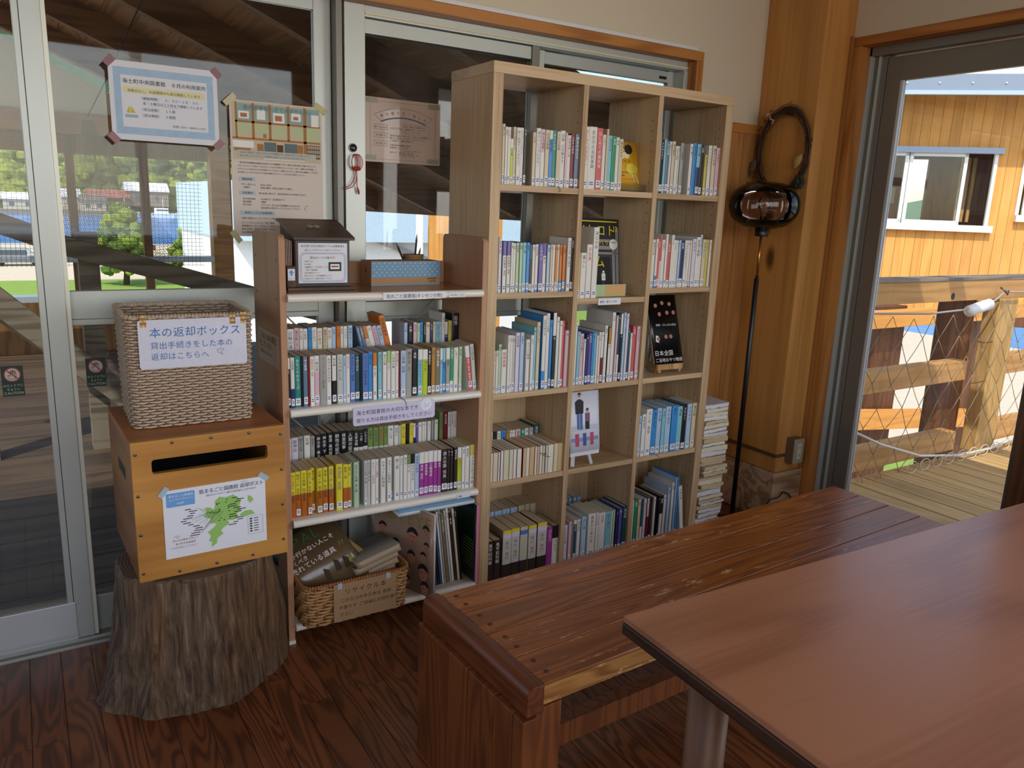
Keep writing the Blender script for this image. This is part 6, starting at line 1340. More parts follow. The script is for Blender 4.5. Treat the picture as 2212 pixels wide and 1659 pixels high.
fr_ = n.new('ShaderNodeFresnel'); fr_.inputs[0].default_value = 1.5; ms = n.new('ShaderNodeMixShader'); l.new(fr_.outputs[0], ms.inputs[0]); l.new(tr.outputs[0], ms.inputs[1]); l.new(gl.outputs[0], ms.inputs[2]); l.new(ms.outputs[0], n['Material Output'].inputs[0])
gp = []
for i in range(25):
    a = -PI / 2 + PI * i / 24; ca_, sa_ = math.cos(a), math.sin(a)
    gp.append((0.142 * abs(ca_) ** 0.78 if i not in (0, 24) else 0.0005, 1.408 + 0.096 * math.copysign(abs(sa_) ** 0.9, sa_)))
gp[0] = (0.028, gp[0][1]); gp[-1] = (0.001, gp[-1][1])
MB().lathe(gp, 48).build('globe_shade', m, lp)
MB().lathe([(0.012, 1.352), (0.013, 1.368), (0.018, 1.385), (0.026, 1.408), (0.0265, 1.424), (0.020, 1.442), (0.008, 1.450), (0.0005, 1.451)], 20).build('bulb', glass_pane('bulb_glass', (0.94, 0.94, 0.94), refl=2.0), lp)
mb = MB(); mb.tube([(-0.006, 0, 1.36), (-0.006, 0, 1.40), (0, 0.003, 1.412), (0.006, 0, 1.40), (0.006, 0, 1.36)], 0.0012, 5); mb.build('filament', M_brass, lp)
cd_ = MB().tube([(1.335, 0.02, 0.012), (1.37, -0.04, 0.03), (1.42, -0.05, 0.095), (1.47, -0.045, 0.128), (1.53, -0.040, 0.125), (1.57, -0.035, 0.145), (1.61, -0.03, 0.130), (1.655, -0.03, 0.085), (1.69, -0.03, 0.02)], 0.0035, 6).build('power_cord', M_lblack)
tag(cd_, 'thin black power cord looping by the foot of the corner post', 'cord')

# ---------------------------------------------------------------- wall outlet on the corner post
ot = thing('wall_outlet', 'beige surface-mounted double outlet box on the corner post', 'outlet', (1.625, -0.003, 0.335))
B(-0.034, 0.034, -0.042, -0.0005, -0.058, 0.058).build('box', plain('outlet_box_shaded', (0.42, 0.36, 0.28), 0.45), ot, bevel=0.004)  # box sides darker than the plate, shade put into the colour
B(-0.034, 0.034, -0.047, -0.042, -0.058, 0.058).build('cover_plate', plain('outlet_plate', (0.66, 0.61, 0.50), 0.4), ot, bevel=0.003)
B(-0.013, 0.013, -0.0495, -0.047, -0.036, 0.036).build('socket_insert', plain('outlet_insert', (0.80, 0.80, 0.76), 0.4), ot, bevel=0.001)
mb = MB()
for zz in (-0.018, 0.018):
    for xq in (-0.005, 0.005): mb.box(xq - 0.001, xq + 0.001, -0.0500, -0.0494, zz - 0.006, zz + 0.006)
mb.build('slot', M_black, ot)

# ---------------------------------------------------------------- dried wreath on the corner post
wr = thing('dried_wreath', 'dried twig wreath with leaves and flowers hung on the corner post', 'wreath', (1.508, 0.125, 1.635))
M_twig = plain('twig', (0.30, 0.22, 0.16), 0.8, var=0.2, bscale=80); rg = random.Random(4)
mb = MB()
for k_ in range(26):
    ph = rg.uniform(0, 6.28); f = rg.uniform(0.9, 1.08); ln = rg.uniform(3.0, 6.28); pts = []
    for i in range(30):
        a = ph + ln * i / 29; rr_ = f * (1 + 0.05 * math.sin(3 * a + k_))
        pts.append((rg.uniform(-0.012, 0.012) * 0.4 + 0.012 * math.sin(2 * a + k_), 0.128 * rr_ * math.cos(a), 0.172 * rr_ * math.sin(a)))
    mb.tube(pts, rg.uniform(0.0012, 0.0030), 5)
mb.build('twigs', M_twig, wr)
def leaf(c, d, L, w_, m_, nm):
    c = Vector(c); d = Vector(d).normalized(); s_ = d.cross(Vector((1, 0, 0))).normalized(); mb = MB(); vs_ = []
    for i in range(7):
        t = i / 6; ww = w_ * math.sin(PI * min(t * 0.95 + 0.04, 1)) ** 0.8
        for q in (-1, 0, 1): vs_.append(c + d * (L * t) + s_ * (ww * q) + Vector((-0.006 * (1 - abs(q)) - 0.006 * math.sin(PI * t), 0, 0)))
    mb.add(vs_, [(i * 3 + q, i * 3 + q + 1, (i + 1) * 3 + q + 1, (i + 1) * 3 + q) for i in range(6) for q in (0, 1)], 0, True); mb.build(nm, m_, wr)
M_lf1 = plain('dry_leaf_tan', (0.42, 0.33, 0.27), 0.7); M_lf2 = plain('dry_leaf_pale', (0.74, 0.64, 0.42), 0.6); M_lf3 = plain('dry_leaf_brown', (0.36, 0.24, 0.17), 0.7)
for c_, d_, L, w_, m_ in (((-0.01, 0.16, -0.02), (0, 1, -0.05), 0.08, 0.020, M_lf1), ((-0.01, 0.155, -0.04), (0, 1, -0.35), 0.085, 0.018, M_lf1), ((-0.012, 0.135, -0.03), (0, 0.3, -1), 0.075, 0.020, M_lf1), ((-0.012, 0.10, -0.04), (0, -0.3, -1), 0.07, 0.014, M_lf3), ((-0.02, -0.115, -0.015), (0, 0.5, -1), 0.060, 0.018, M_lf2), ((-0.014, 0.15, -0.13), (0, 1, -0.3), 0.08, 0.022, M_lf3)): leaf(c_, d_, L, w_, m_, 'leaf')
mb = MB()
for i in range(6): a = i * PI / 3; mb.ball((-0.016, -0.112 + 0.018 * math.cos(a), -0.125 + 0.018 * math.sin(a)), 0.015, 8, 6, sc=(0.5, 1, 1))
mb.ball((-0.022, -0.112, -0.125), 0.009, 8, 6); mb.build('dark_flower', plain('dark_petals', (0.20, 0.19, 0.15), 0.7), wr)
mb = MB(); mb.tube([(-0.016, -0.085, -0.150), (-0.02, -0.10, -0.165), (-0.018, -0.12, -0.170), (-0.018, -0.125, -0.19), (-0.016, -0.115, -0.205)], 0.0034, 5); mb.tube([(-0.016, -0.09, -0.155), (-0.02, -0.07, -0.17), (-0.02, -0.075, -0.19)], 0.003, 5); mb.build('blue_ribbon', plain('faded_blue', (0.36, 0.48, 0.54), 0.6), wr)
mb = MB()
for i in range(60):
    a = rg.choice((0.45, -0.05, 2.4, 3.9, 4.0)) + rg.uniform(-0.35, 0.35); q = rg.uniform(0.9, 1.2); mb.ball((rg.uniform(-0.03, 0.0), -0.128 * q * math.cos(a), 0.172 * q * math.sin(a)), rg.uniform(0.0025, 0.0045), 6, 4)
mb.build('berries', plain('dry_berry', (0.34, 0.20, 0.13), 0.6), wr)['kind'] = 'stuff'
mb = MB(); mb.tube([(-0.018, 0.075, 0.150), (-0.022, 0.065, 0.135), (-0.02, 0.05, 0.130), (-0.018, 0.06, 0.115)], 0.005, 6); mb.ball((-0.02, 0.085, 0.155), 0.009, 8, 6); mb.tube([(-0.018, 0.02, -0.17), (-0.02, -0.02, -0.168), (-0.02, -0.04, -0.160)], 0.005, 6); mb.build('pale_pods', plain('pale_pod', (0.66, 0.56, 0.52), 0.7), wr)
mb = MB(); mb.tube([(0.0, 0, 0.172), (0.012, 0.0, 0.20), (0.022, 0, 0.205)], 0.0014, 5); mb.build('hanging_wire', M_twig, wr)

# ---------------------------------------------------------------- notices on the glass
YF = 0.3505
n1_ = sheet('library_notice', 'landscape August opening-hours notice with a blue border taped on the door glass', 'notice', Vector((-1.038, YF, 1.508)), XW, ZW, 0.290, 0.213, M_paper, 0.0008, poly=[(0.018, 0), (0.272, 0), (0.290, 0.018), (0.290, 0.195), (0.272, 0.213), (0.018, 0.213), (0, 0.195), (0, 0.018)])
WB = plain('watercolour_blue', (0.66, 0.77, 0.87), 0.7, var=0.12, bscale=45)
patch(n1_, XW, ZW, 'blue_border', WB, [(0.012, 0.278, 0.016, 0.036), (0.012, 0.278, 0.176, 0.196), (0.012, 0.030, 0.036, 0.176), (0.260, 0.278, 0.036, 0.176)])
patch(n1_, XW, ZW, 'yellow_highlight', ink('hl', (0.90, 0.88, 0.68)), [(0.036, 0.252, 0.128, 0.146)])
print_on(n1_, XW, ZW, [('海士町中央図書館', 0.034, 0.155, 0.0142, I_black), ('８月の利用案内', 0.162, 0.155, 0.0136, I_black), ('休館日なし、お盆期間中も毎日開館しています', 0.046, 0.132, 0.0093, I_grey), ('〈開館時間〉', 0.076, 0.113, 0.0093, I_grey), ('９：００～１８：３０', 0.142, 0.113, 0.0093, I_navy), ('金・土曜日は２０時まで開館しています', 0.084, 0.100, 0.0090, I_navy), ('〈貸出冊数〉', 0.076, 0.083, 0.0093, I_grey), ('１５冊', 0.142, 0.083, 0.0093, I_navy), ('〈貸出期限〉', 0.076, 0.067, 0.0093, I_grey), ('３週間', 0.142, 0.067, 0.0093, I_navy), ('お問い合せ：08514-2-2433', 0.252, 0.043, 0.0078, I_grey, 'R')], off=0.0008)
mb = MB(); mb.prism([(0.040, 0.074), (0.050, 0.074), (0.049, 0.094)], (0, -0.0006, 0), XW, ZW, 0.0002); mb.prism([(0.052, 0.074), (0.064, 0.075), (0.052, 0.094)], (0, -0.0006, 0), XW, ZW, 0.0002); mb.build('printed_sails', ink('sail', (0.82, 0.74, 0.20)), n1_)
patch(n1_, XW, ZW, 'printed_waves', ink('wave', (0.62, 0.72, 0.78)), [(0.036, 0.070, 0.062, 0.070)], 0.0006)
mb = MB(); strip(mb, (0, 0, 0), XW, ZW, [(0.137 + i * 0.005, 0.0965 + 0.001 * (i % 2)) for i in range(9)], 0.0010, off=0.0008); mb.build('pink_underline', ink('pinkline', (0.92, 0.50, 0.68)), n1_)
for cx, cy, a in ((0.004, 0.210, 0.8), (0.288, 0.208, -0.8), (0.004, 0.004, -0.8), (0.288, 0.004, 0.8)): tape(n1_, XW, ZW, cx, cy, 0.030, 0.020, a, T_wine, 0.0012)

n2_ = sheet('library_poster', 'tall library poster with an interior photograph taped on the door glass', 'poster', Vector((-0.709, YF + 0.03, 1.240)), XW, ZW, 0.290, 0.411, M_paperw, 0.0008)
patch(n2_, XW, ZW, 'photo_ground', ink('photo_wall', (0.80, 0.74, 0.62)), [(0.006, 0.284, 0.236, 0.408)])
P_tim = ink('photo_timber', (0.66, 0.46, 0.26)); P_win = ink('photo_window', (0.56, 0.68, 0.66)); P_dk = ink('photo_dark', (0.34, 0.24, 0.17)); P_sl = ink('photo_slate', (0.38, 0.45, 0.47))
patch(n2_, XW, ZW, 'photo_windows', P_win, [(0.022, 0.066, 0.352, 0.402), (0.074, 0.118, 0.352, 0.402), (0.126, 0.176, 0.352, 0.402), (0.184, 0.228, 0.352, 0.402), (0.238, 0.280, 0.352, 0.402)], 0.0005)
patch(n2_, XW, ZW, 'photo_meadow', ink('photo_meadow', (0.74, 0.78, 0.62)), [(0.022, 0.066, 0.316, 0.346), (0.074, 0.118, 0.316, 0.346), (0.132, 0.174, 0.308, 0.342), (0.188, 0.226, 0.308, 0.342), (0.238, 0.280, 0.300, 0.346)], 0.0005)
patch(n2_, XW, ZW, 'photo_posts', P_tim, [(0.016, 0.022, 0.30, 0.405), (0.066, 0.074, 0.30, 0.405), (0.118, 0.126, 0.30, 0.405), (0.176, 0.184, 0.30, 0.405), (0.228, 0.238, 0.25, 0.405), (0.016, 0.284, 0.346, 0.352), (0.006, 0.284, 0.296, 0.302), (0.010, 0.060, 0.262, 0.270), (0.08, 0.10, 0.25, 0.285), (0.196, 0.226, 0.26, 0.29)], 0.0006)
patch(n2_, XW, ZW, 'photo_chairs', P_sl, [(0.102, 0.140, 0.262, 0.292), (0.166, 0.206, 0.262, 0.292)], 0.0007)
patch(n2_, XW, ZW, 'photo_prints', I_white, [(0.026, 0.058, 0.358, 0.380), (0.082, 0.108, 0.358, 0.388), (0.132, 0.168, 0.352, 0.382), (0.190, 0.220, 0.362, 0.386), (0.254, 0.278, 0.350, 0.386)], 0.0008)
patch(n2_, XW, ZW, 'photo_subjects', ink('photo_tan', (0.70, 0.46, 0.32)), [(0.032, 0.052, 0.362, 0.374), (0.138, 0.160, 0.358, 0.374), (0.196, 0.212, 0.366, 0.376), (0.100, 0.110, 0.304, 0.316)], 0.0010)
patch(n2_, XW, ZW, 'photo_shelves', P_dk, [(0.238, 0.282, 0.250, 0.292), (0.142, 0.162, 0.262, 0.286)], 0.0007)
patch(n2_, XW, ZW, 'photo_books', ink('photo_books', (0.72, 0.68, 0.60)), [(0.240 + i * 0.006, 0.2445 + i * 0.006, z_, z_ + 0.010) for i in range(7) for z_ in (0.254, 0.267, 0.280)], 0.0009)
patch(n2_, XW, ZW, 'photo_table', I_white, [(0.006, 0.070, 0.272, 0.292), (0.10, 0.23, 0.240, 0.262)], 0.0006)
patch(n2_, XW, ZW, 'caption_panel', ink('caption', (0.74, 0.74, 0.70)), [(0.020, 0.268, 0.242, 0.264)], 0.0011)
patch(n2_, XW, ZW, 'heading_panels', ink('heading', (0.70, 0.76, 0.80)), [(0.020, 0.070, 0.170, 0.183), (0.020, 0.070, 0.128, 0.141), (0.020, 0.130, 0.066, 0.080)], 0.0005)
body = [('島の図書館へきてみませんか♪', 0.040, 0.386, 0.0158, P_sl), ('2010年に開館した田んぼのみえる図書館です。四季の移ろいを感じながら', 0.026, 0.255, 0.0068, I_grey), ('本を片手にゆったりとした時間をお過ごしいただければと思います。', 0.026, 0.245, 0.0068, I_grey)]
for i, s_ in enumerate(('　海士町中央図書館は蔵書30000冊の小さな図書館ですが、館内でお茶を飲んで過ごせるような', 'プカフェコーナーがあり、のんびりくつろげる空間となっています。また、無線LANが完備して', 'おりパソコンを持ち込んでお仕事などもできます。島民はもちろん、島外の方も図書カードを作り', '本を借りることができますので旅の休憩スポットとしてぜひお立ち寄りください。')): body.append((s_, 0.018, 0.224 - i * 0.0098, 0.0060, I_black, 'L', 0.97))
for s_, a, b in (('開館時間', 0.030, 0.1735), ('利用案内', 0.030, 0.1315), ('返却ボックスの設置場所', 0.034, 0.0705)): body.append((s_, a, b, 0.0080, I_black))
for s_, a, b in (('平日・祝日とも', 0.026, 0.158), ('休館日', 0.034, 0.149), ('10:00～18:00', 0.086, 0.158), ('毎週火曜日（祝日の場合その翌日）', 0.086, 0.149), ('海士町民に限らず、島外居住者の方も利用できます。', 0.080, 0.132), ('本の貸出冊数', 0.030, 0.114), ('貸出期間', 0.030, 0.105), ('本の返却', 0.030, 0.096), ('1人15冊まで（延長1回まで）', 0.086, 0.114), ('3週間', 0.086, 0.105), ('カウンターまたは中央図書館入り口および', 0.086, 0.096), ('島内各所の返却ボックスに入れてください。', 0.086, 0.087), ('本館や地域のミニライブラリーで借りた本も返せます。', 0.024, 0.054), ('キンニャモニャセンター2階（菱浦', 0.024, 0.040), ('保健福祉センター ひまわり、あまマーレ', 0.024, 0.030), ('豊田公民館、御波区公民館、知々井', 0.024, 0.020), ('海士図書館、各区公民館、他', 0.024, 0.010)): body.append((s_, a, b, 0.0066, I_black))
print_on(n2_, XW, ZW, body, off=0.0013)
mb = MB(); strip(mb, (0, 0, 0), XW, ZW, [(0.232, 0.084), (0.226, 0.090), (0.230, 0.098), (0.240, 0.100)], 0.0010, off=0.0008); mb.build('bird_doodle', I_grey, n2_)
for cx, cy, a in ((0.002, 0.410, 0.75), (0.286, 0.408, -0.6), (0.006, -0.002, -0.9)): tape(n2_, XW, ZW, cx, cy, 0.042, 0.018, a, T_cream, 0.0016)

n3_ = sheet('lending_notice', 'pinkish laminated lending instructions notice taped on the window glass', 'notice', Vector((-0.284, YF + 0.006, 1.494)), XW, ZW, 0.281, 0.207, plain('pinkish_laminate', (0.72, 0.63, 0.57), 0.25, coat=0.5), 0.0010, poly=rounded(0.281, 0.207, 0.004))
mb = MB(); mbb = MB()
strip(mb, (0, 0, 0), XW, ZW, [(0.022, 0.010), (0.262, 0.010), (0.262, 0.196), (0.022, 0.196)], 0.0006, closed=True)
arc = lambda R_, a: (0.142 + R_ * math.sin(a), -0.062 + R_ * math.cos(a))
up_ = [arc(0.240, -0.46 + 0.92 * i / 14) for i in range(15)]; dn_ = [arc(0.212, -0.40 + 0.80 * i / 14) for i in range(15)]
strip(mb, (0, 0, 0), XW, ZW, up_ + dn_[::-1], 0.0008, closed=True); strip(mbb, (0, -0.0002, 0), XW, ZW, [(a, b - 0.0022) for a, b in dn_], 0.0030)
for i, s_ in enumerate('本の借り方・返し方'):
    a = -0.36 + 0.72 * i / 8; q = arc(0.221, a); letters(mb, s_, (q[0] - 0.006 * math.cos(a), 0, q[1]), (math.cos(a), 0, -math.sin(a)), (math.sin(a), 0, math.cos(a)), 0.0115)
for i, s_ in enumerate(('借りられる人', '本の借り方', '本の返し方')):
    b = 0.106 - i * 0.026; strip(mb, (0, 0, 0), XW, ZW, [(0.034, b), (0.084, b), (0.081, b + 0.008), (0.084, b + 0.016), (0.034, b + 0.016), (0.037, b + 0.008)], 0.0007, closed=True); letters(mb, s_, (0.059, 0, b + 0.005), XW, ZW, 0.0076, align='C')
letters(mb, 'どなたでも', (0.092, 0, 0.110), XW, ZW, 0.0082)
strip(mb, (0, 0, 0), XW, ZW, [(0.140, 0.096), (0.238, 0.096), (0.238, 0.128), (0.140, 0.128), (0.140, 0.116), (0.130, 0.110), (0.140, 0.108)], 0.0006, closed=True)
for s_, a, b, z_ in (('旅行・帰省など短期滞在の方、', 0.146, 0.119, 0.0062), ('図書館利用カードのない方も', 0.146, 0.110, 0.0062), ('借りることができます。', 0.146, 0.101, 0.0062), ('貸出申込用紙に「借りた日、お名前、本の登録番号」を', 0.092, 0.087, 0.0062), ('書いて、貸出カードをポストに入れてください。', 0.092, 0.079, 0.0062), ('一人5冊まで、期間は3週間です。', 0.092, 0.071, 0.0062), ('①海士町中央図書館で返却', 0.092, 0.056, 0.0062), ('②返却ボックスに入れる', 0.092, 0.048, 0.0062), ('※いずれかの方法でご返却ください。', 0.130, 0.040, 0.0050), ('返却ボックス：豊田公民館、御波公民館、', 0.092, 0.033, 0.0048), ('知々井公民館、隠岐汽船ターミナル', 0.124, 0.027, 0.0048), ('キンニャモニャセンター2階', 0.124, 0.021, 0.0048)): letters(mb, s_, (a, 0, b), XW, ZW, z_)
mb.build('lettering', I_black, n3_); mbb.build('blue_shadow_line', I_navy, n3_)
for cx, cy in ((0.024, 0.197), (0.256, 0.194), (0.254, 0.012), (0.020, 0.014)): tape(n3_, XW, ZW, cx, cy, 0.044, 0.016, 0, T_grey, 0.0014)

# caution stickers on the sliding doors
for xq, yq, lb in ((-1.363, 0.3505, 'green hand-caution sticker on the full-height sliding leaf'), (-1.151, 0.394, 'green hand-caution sticker below the middle rail of the sliding leaf')):
    s_ = sheet('caution_sticker', lb, 'sticker', Vector((xq, yq, 0.786)), XW, ZW, 0.053, 0.087, plain('sticker_green', (0.05, 0.22, 0.18), 0.35), 0.0005, group='caution stickers')
    mb = MB(); mb.disc((0.0265, -0.0004, 0.062), 0.0210, (0, -1, 0), 28); mb.build('red_ring', ink('sign_red', (0.66, 0.18, 0.22)), s_)
    mb = MB(); mb.disc((0.0265, -0.0007, 0.062), 0.0180, (0, -1, 0), 28); mb.build('ring_field', ink('sign_cream', (0.80, 0.78, 0.72)), s_)
    mb = MB()
    hand = [(0.018, 0.052), (0.022, 0.048), (0.032, 0.049), (0.035, 0.056), (0.035, 0.071), (0.0322, 0.071), (0.0318, 0.062), (0.0308, 0.074), (0.0282, 0.074), (0.0282, 0.062), (0.0270, 0.0745), (0.0244, 0.0742), (0.0248, 0.062), (0.0232, 0.071), (0.0210, 0.070), (0.0216, 0.058), (0.0172, 0.061), (0.0156, 0.059)]
    strip(mb, (0, 0, 0), XW, ZW, hand, 0.0011, closed=True, off=0.0010); mb.build('hand_outline', I_black, s_)
    mb = MB(); strip(mb, (0, 0, 0), XW, ZW, [(0.0145, 0.0745), (0.0390, 0.0495)], 0.0030, off=0.0013); mb.build('red_bar', ink('sign_red', (0.66, 0.18, 0.22)), s_)
    mb = MB(); letters(mb, 'ひらくドアに', (0.0265, 0, 0.0275), XW, ZW, 0.0082, align='C', off=0.0006); letters(mb, 'ちゅうい', (0.0265, 0, 0.0165), XW, ZW, 0.0082, align='C', off=0.0006); letters(mb, 'CAUTION', (0.0265, 0, 0.0050), XW, ZW, 0.0105, align='C', off=0.0006, space=0.95); mb.build('lettering', ink('sign_cream', (0.80, 0.78, 0.72)), s_)

# round lock knob and red cord on the white post
kb = thing('lock_knob', 'round dark lock knob on the white aluminium post', 'knob', (-0.331, 0.338, 1.532))
def yl(prof, n=24):
    mb = MB().lathe(prof, n); mb.v = [(x, -z, y) for x, y, z in mb.v]; mb.f = [f for f in mb.f]; return mb
yl([(0.0145, 0.0), (0.0145, 0.003), (0.0125, 0.004)]).build('rim', M_alu, kb); yl([(0.0120, 0.003), (0.0120, 0.006), (0.009, 0.0085), (0.0005, 0.009)]).build('face', plain('knob_dark', (0.06, 0.10, 0.12), 0.2), kb)
rc = thing('red_cord', 'tied bundle of red cord hanging from the lock knob', 'cord', (-0.325, 0.328, 1.512))
M_red = plain('red_cord', (0.70, 0.20, 0.13), 0.5)
mb = MB()
for k_ in range(4):
    mb.tube([(0.002 * k_ - 0.003 + (0.010 + 0.003 * k_) * math.sin(2 * PI * i / 20), -0.002 * k_, -0.026 + 0.026 * math.cos(2 * PI * i / 20)) for i in range(20)], 0.0014, 5, closed=True)
for q in range(3): mb.tube([(0.003 + 0.012 * math.sin(2 * PI * i / 16 + q), -0.004 + 0.004 * math.cos(2 * PI * i / 16), -0.048 + 0.003 * q + 0.003 * math.cos(2 * PI * i / 16 + q)) for i in range(16)], 0.0015, 5, closed=True)
mb.build('coil', M_red, rc)
mb = MB(); mb.tube([(0.002, 0, -0.05), (0.004, 0, -0.075), (0.004, 0, -0.10), (0.006, 0, -0.115)], 0.0016, 5); mb.tube([(0.0, 0, -0.05), (-0.004, 0, -0.075), (-0.018, 0, -0.098), (-0.040, 0, -0.112), (-0.036, 0, -0.114), (-0.012, 0, -0.105), (0.0, 0, -0.09), (0.004, 0, -0.06)], 0.0014, 5); mb.tube([(0.006, 0, -0.105), (0.009, 0, -0.118), (0.011, 0, -0.128)], [0.0016, 0.0042, 0.002], 6); mb.build('tail', M_red, rc)

# ================================================================ outside: porch behind the sliding doors
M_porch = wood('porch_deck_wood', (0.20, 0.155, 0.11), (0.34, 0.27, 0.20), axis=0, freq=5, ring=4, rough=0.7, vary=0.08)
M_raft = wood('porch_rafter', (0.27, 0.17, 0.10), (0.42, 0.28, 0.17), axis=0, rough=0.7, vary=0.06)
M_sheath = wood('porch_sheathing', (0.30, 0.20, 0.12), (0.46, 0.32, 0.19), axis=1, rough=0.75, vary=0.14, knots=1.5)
M_beamL = wood('porch_beam', (0.50, 0.34, 0.19), (0.62, 0.45, 0.27), axis=0, rough=0.6, vary=0.05)
M_postL = wood('porch_post_wood', (0.36, 0.24, 0.14), (0.52, 0.37, 0.22), axis=2, rough=0.6, vary=0.06)
M_gray = wood('weathered_rail', (0.34, 0.30, 0.26), (0.52, 0.48, 0.42), axis=0, rough=0.8, vary=0.10)
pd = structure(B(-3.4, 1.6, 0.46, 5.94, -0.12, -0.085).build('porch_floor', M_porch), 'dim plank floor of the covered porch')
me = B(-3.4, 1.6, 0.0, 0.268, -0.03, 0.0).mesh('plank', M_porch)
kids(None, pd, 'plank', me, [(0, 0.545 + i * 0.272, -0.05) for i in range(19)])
def roof_z(x): return 1.986 - 0.42 * x
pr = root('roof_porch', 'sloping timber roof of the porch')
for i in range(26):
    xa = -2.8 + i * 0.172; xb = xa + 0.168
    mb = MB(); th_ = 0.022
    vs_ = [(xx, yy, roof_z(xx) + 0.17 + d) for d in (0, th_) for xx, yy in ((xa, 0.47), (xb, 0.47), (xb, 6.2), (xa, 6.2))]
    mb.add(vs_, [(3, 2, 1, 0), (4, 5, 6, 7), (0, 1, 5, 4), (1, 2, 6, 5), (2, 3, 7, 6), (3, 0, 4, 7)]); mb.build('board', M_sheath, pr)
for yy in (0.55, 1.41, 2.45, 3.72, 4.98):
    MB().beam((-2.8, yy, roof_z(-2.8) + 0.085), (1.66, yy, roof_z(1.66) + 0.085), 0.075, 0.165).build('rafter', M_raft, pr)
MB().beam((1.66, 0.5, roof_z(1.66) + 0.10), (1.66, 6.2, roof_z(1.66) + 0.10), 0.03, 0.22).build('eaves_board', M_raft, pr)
pg_ = root('wall_porch', 'end wall of the porch with timber-framed openings')
mb = MB(); mb.prism([(-2.8, 2.04), (-0.10, 2.04), (-2.8, roof_z(-2.8) + 0.17)], (0, 5.97, 0), XW, ZW, 0.10); mb.build('gable_plaster', plain('gable_plaster', (0.80, 0.76, 0.64), 0.9), pg_)
B(-2.8, 1.3, 5.93, 6.08, 1.856, 2.04).build('tie_beam', M_beamL, pg_)
B(-2.8, 0.34, 6.02, 6.08, 1.69, 1.856).build('header_board', M_postL, pg_)
for xa, xb in ((-0.885, -0.815), (-0.285, -0.212)): B(xa, xb, 5.97, 6.06, 0.2, 1.70).build('mullion', M_postL, pg_)
B(0.335, 0.52, 5.93, 6.10, -5.0, 1.86).build('corner_post', M_beamL, pg_)
for za, zb, ya in ((0.735, 0.785, 5.93), (0.42, 0.47, 5.6)): B(-2.8, 0.335, ya, ya + 0.18, za, zb).build('sill_rail', plain('lit_rail_tone', (0.74, 0.78, 0.82), 0.35, 0.3), pg_)  # blue-white light on the rail tops put into the colour
B(-2.8, 0.335, 5.95, 6.05, -0.6, 0.41).build('panel', M_postL, pg_)
# stair hand rails crossing the porch
def rail(name, label, pts, w, h, mat, cat='handrail', group=None):
    o = MB()
    for a, b in zip(pts[:-1], pts[1:]): o.beam(a, b, w, h)
    return tag(o.build(name, mat), label, cat, group)
rail('stair_handrail', 'grey weathered stair handrail sloping down behind the sliding doors', [(-1.9, 2.55, 1.40), (-1.10, 2.55, 1.085), (0.6, 2.55, 0.58)], 0.09, 0.10, M_gray)
rail('stair_handrail', 'lower weathered stair rail sloping steeply behind the caution stickers', [(-2.2, 2.50, 1.60), (-1.40, 2.50, 0.80), (-0.55, 2.50, -0.05)], 0.05, 0.12, M_gray)
rail('stair_handrail', 'pale sloping stair stringer behind the caution stickers', [(-1.60, 2.62, 0.93), (-0.30, 2.62, -0.30)], 0.04, 0.10, plain('pale_stringer', (0.62, 0.56, 0.46), 0.7))
for xq, lb in ((-1.52, 'grey porch post behind the full-height sliding leaf'), (-0.98, 'grey porch post behind the wicker basket')):
    tag(B(xq - 0.05, xq + 0.05, 2.56, 2.66, -0.05, 1.15).build('porch_post', M_gray), lb, 'post')
# draped fishing net hung in the porch
net = thing('fishing_net', 'brown fishing net draped from the porch beam', 'net', (-0.93, 2.60, 1.74))
mb = MB(); rg = random.Random(2)
def netp(u, v):
    wl = -0.015 - 0.175 * min(1, v * 1.5) ** 0.8 + 0.03 * math.sin(v * 7); wr_ = 0.02 + 0.42 * v ** 1.25
    x = wl + (wr_ - wl) * u; yq = 0.05 * math.sin(u * 21 + v * 2) * v + 0.02 * math.sin(u * 47); return Vector((x, yq, -0.70 * v - 0.06 * math.sin(u * 3) * v))
for i in range(50): mb.tube([netp(i / 49, 0.02 + 0.98 * j / 18) for j in range(19)], 0.0011, 3)
for j in range(58): mb.tube([netp(i / 40, 0.04 + 0.96 * j / 57) for i in range(41)], 0.0010, 3)
mb.build('netting', plain('net_twine', (0.52, 0.42, 0.30), 0.8), net)
MB().tube([(0.0, 0, 0.0), (0.10, -0.05, 0.20), (0.28, -0.3, 0.60)], 0.003, 5).build('hanging_line', M_rubber, net)
sn = thing('screen_net', 'fine square-meshed net stretched across the porch opening', 'net', (-0.8, 5.88, 1.2))
mb = MB()
for i in range(66): mb.tube([(-1.35 + i * 0.036, 0, -0.5), (-1.35 + i * 0.036 + 0.02, 0.0, 0.66)], 0.0016, 3)
for i in range(32): mb.tube([(-1.35, 0, -0.48 + i * 0.036), (1.03, 0, -0.49 + i * 0.036)], 0.0016, 3)
mb.build('netting', plain('screen_twine', (0.46, 0.37, 0.26), 0.8), sn)

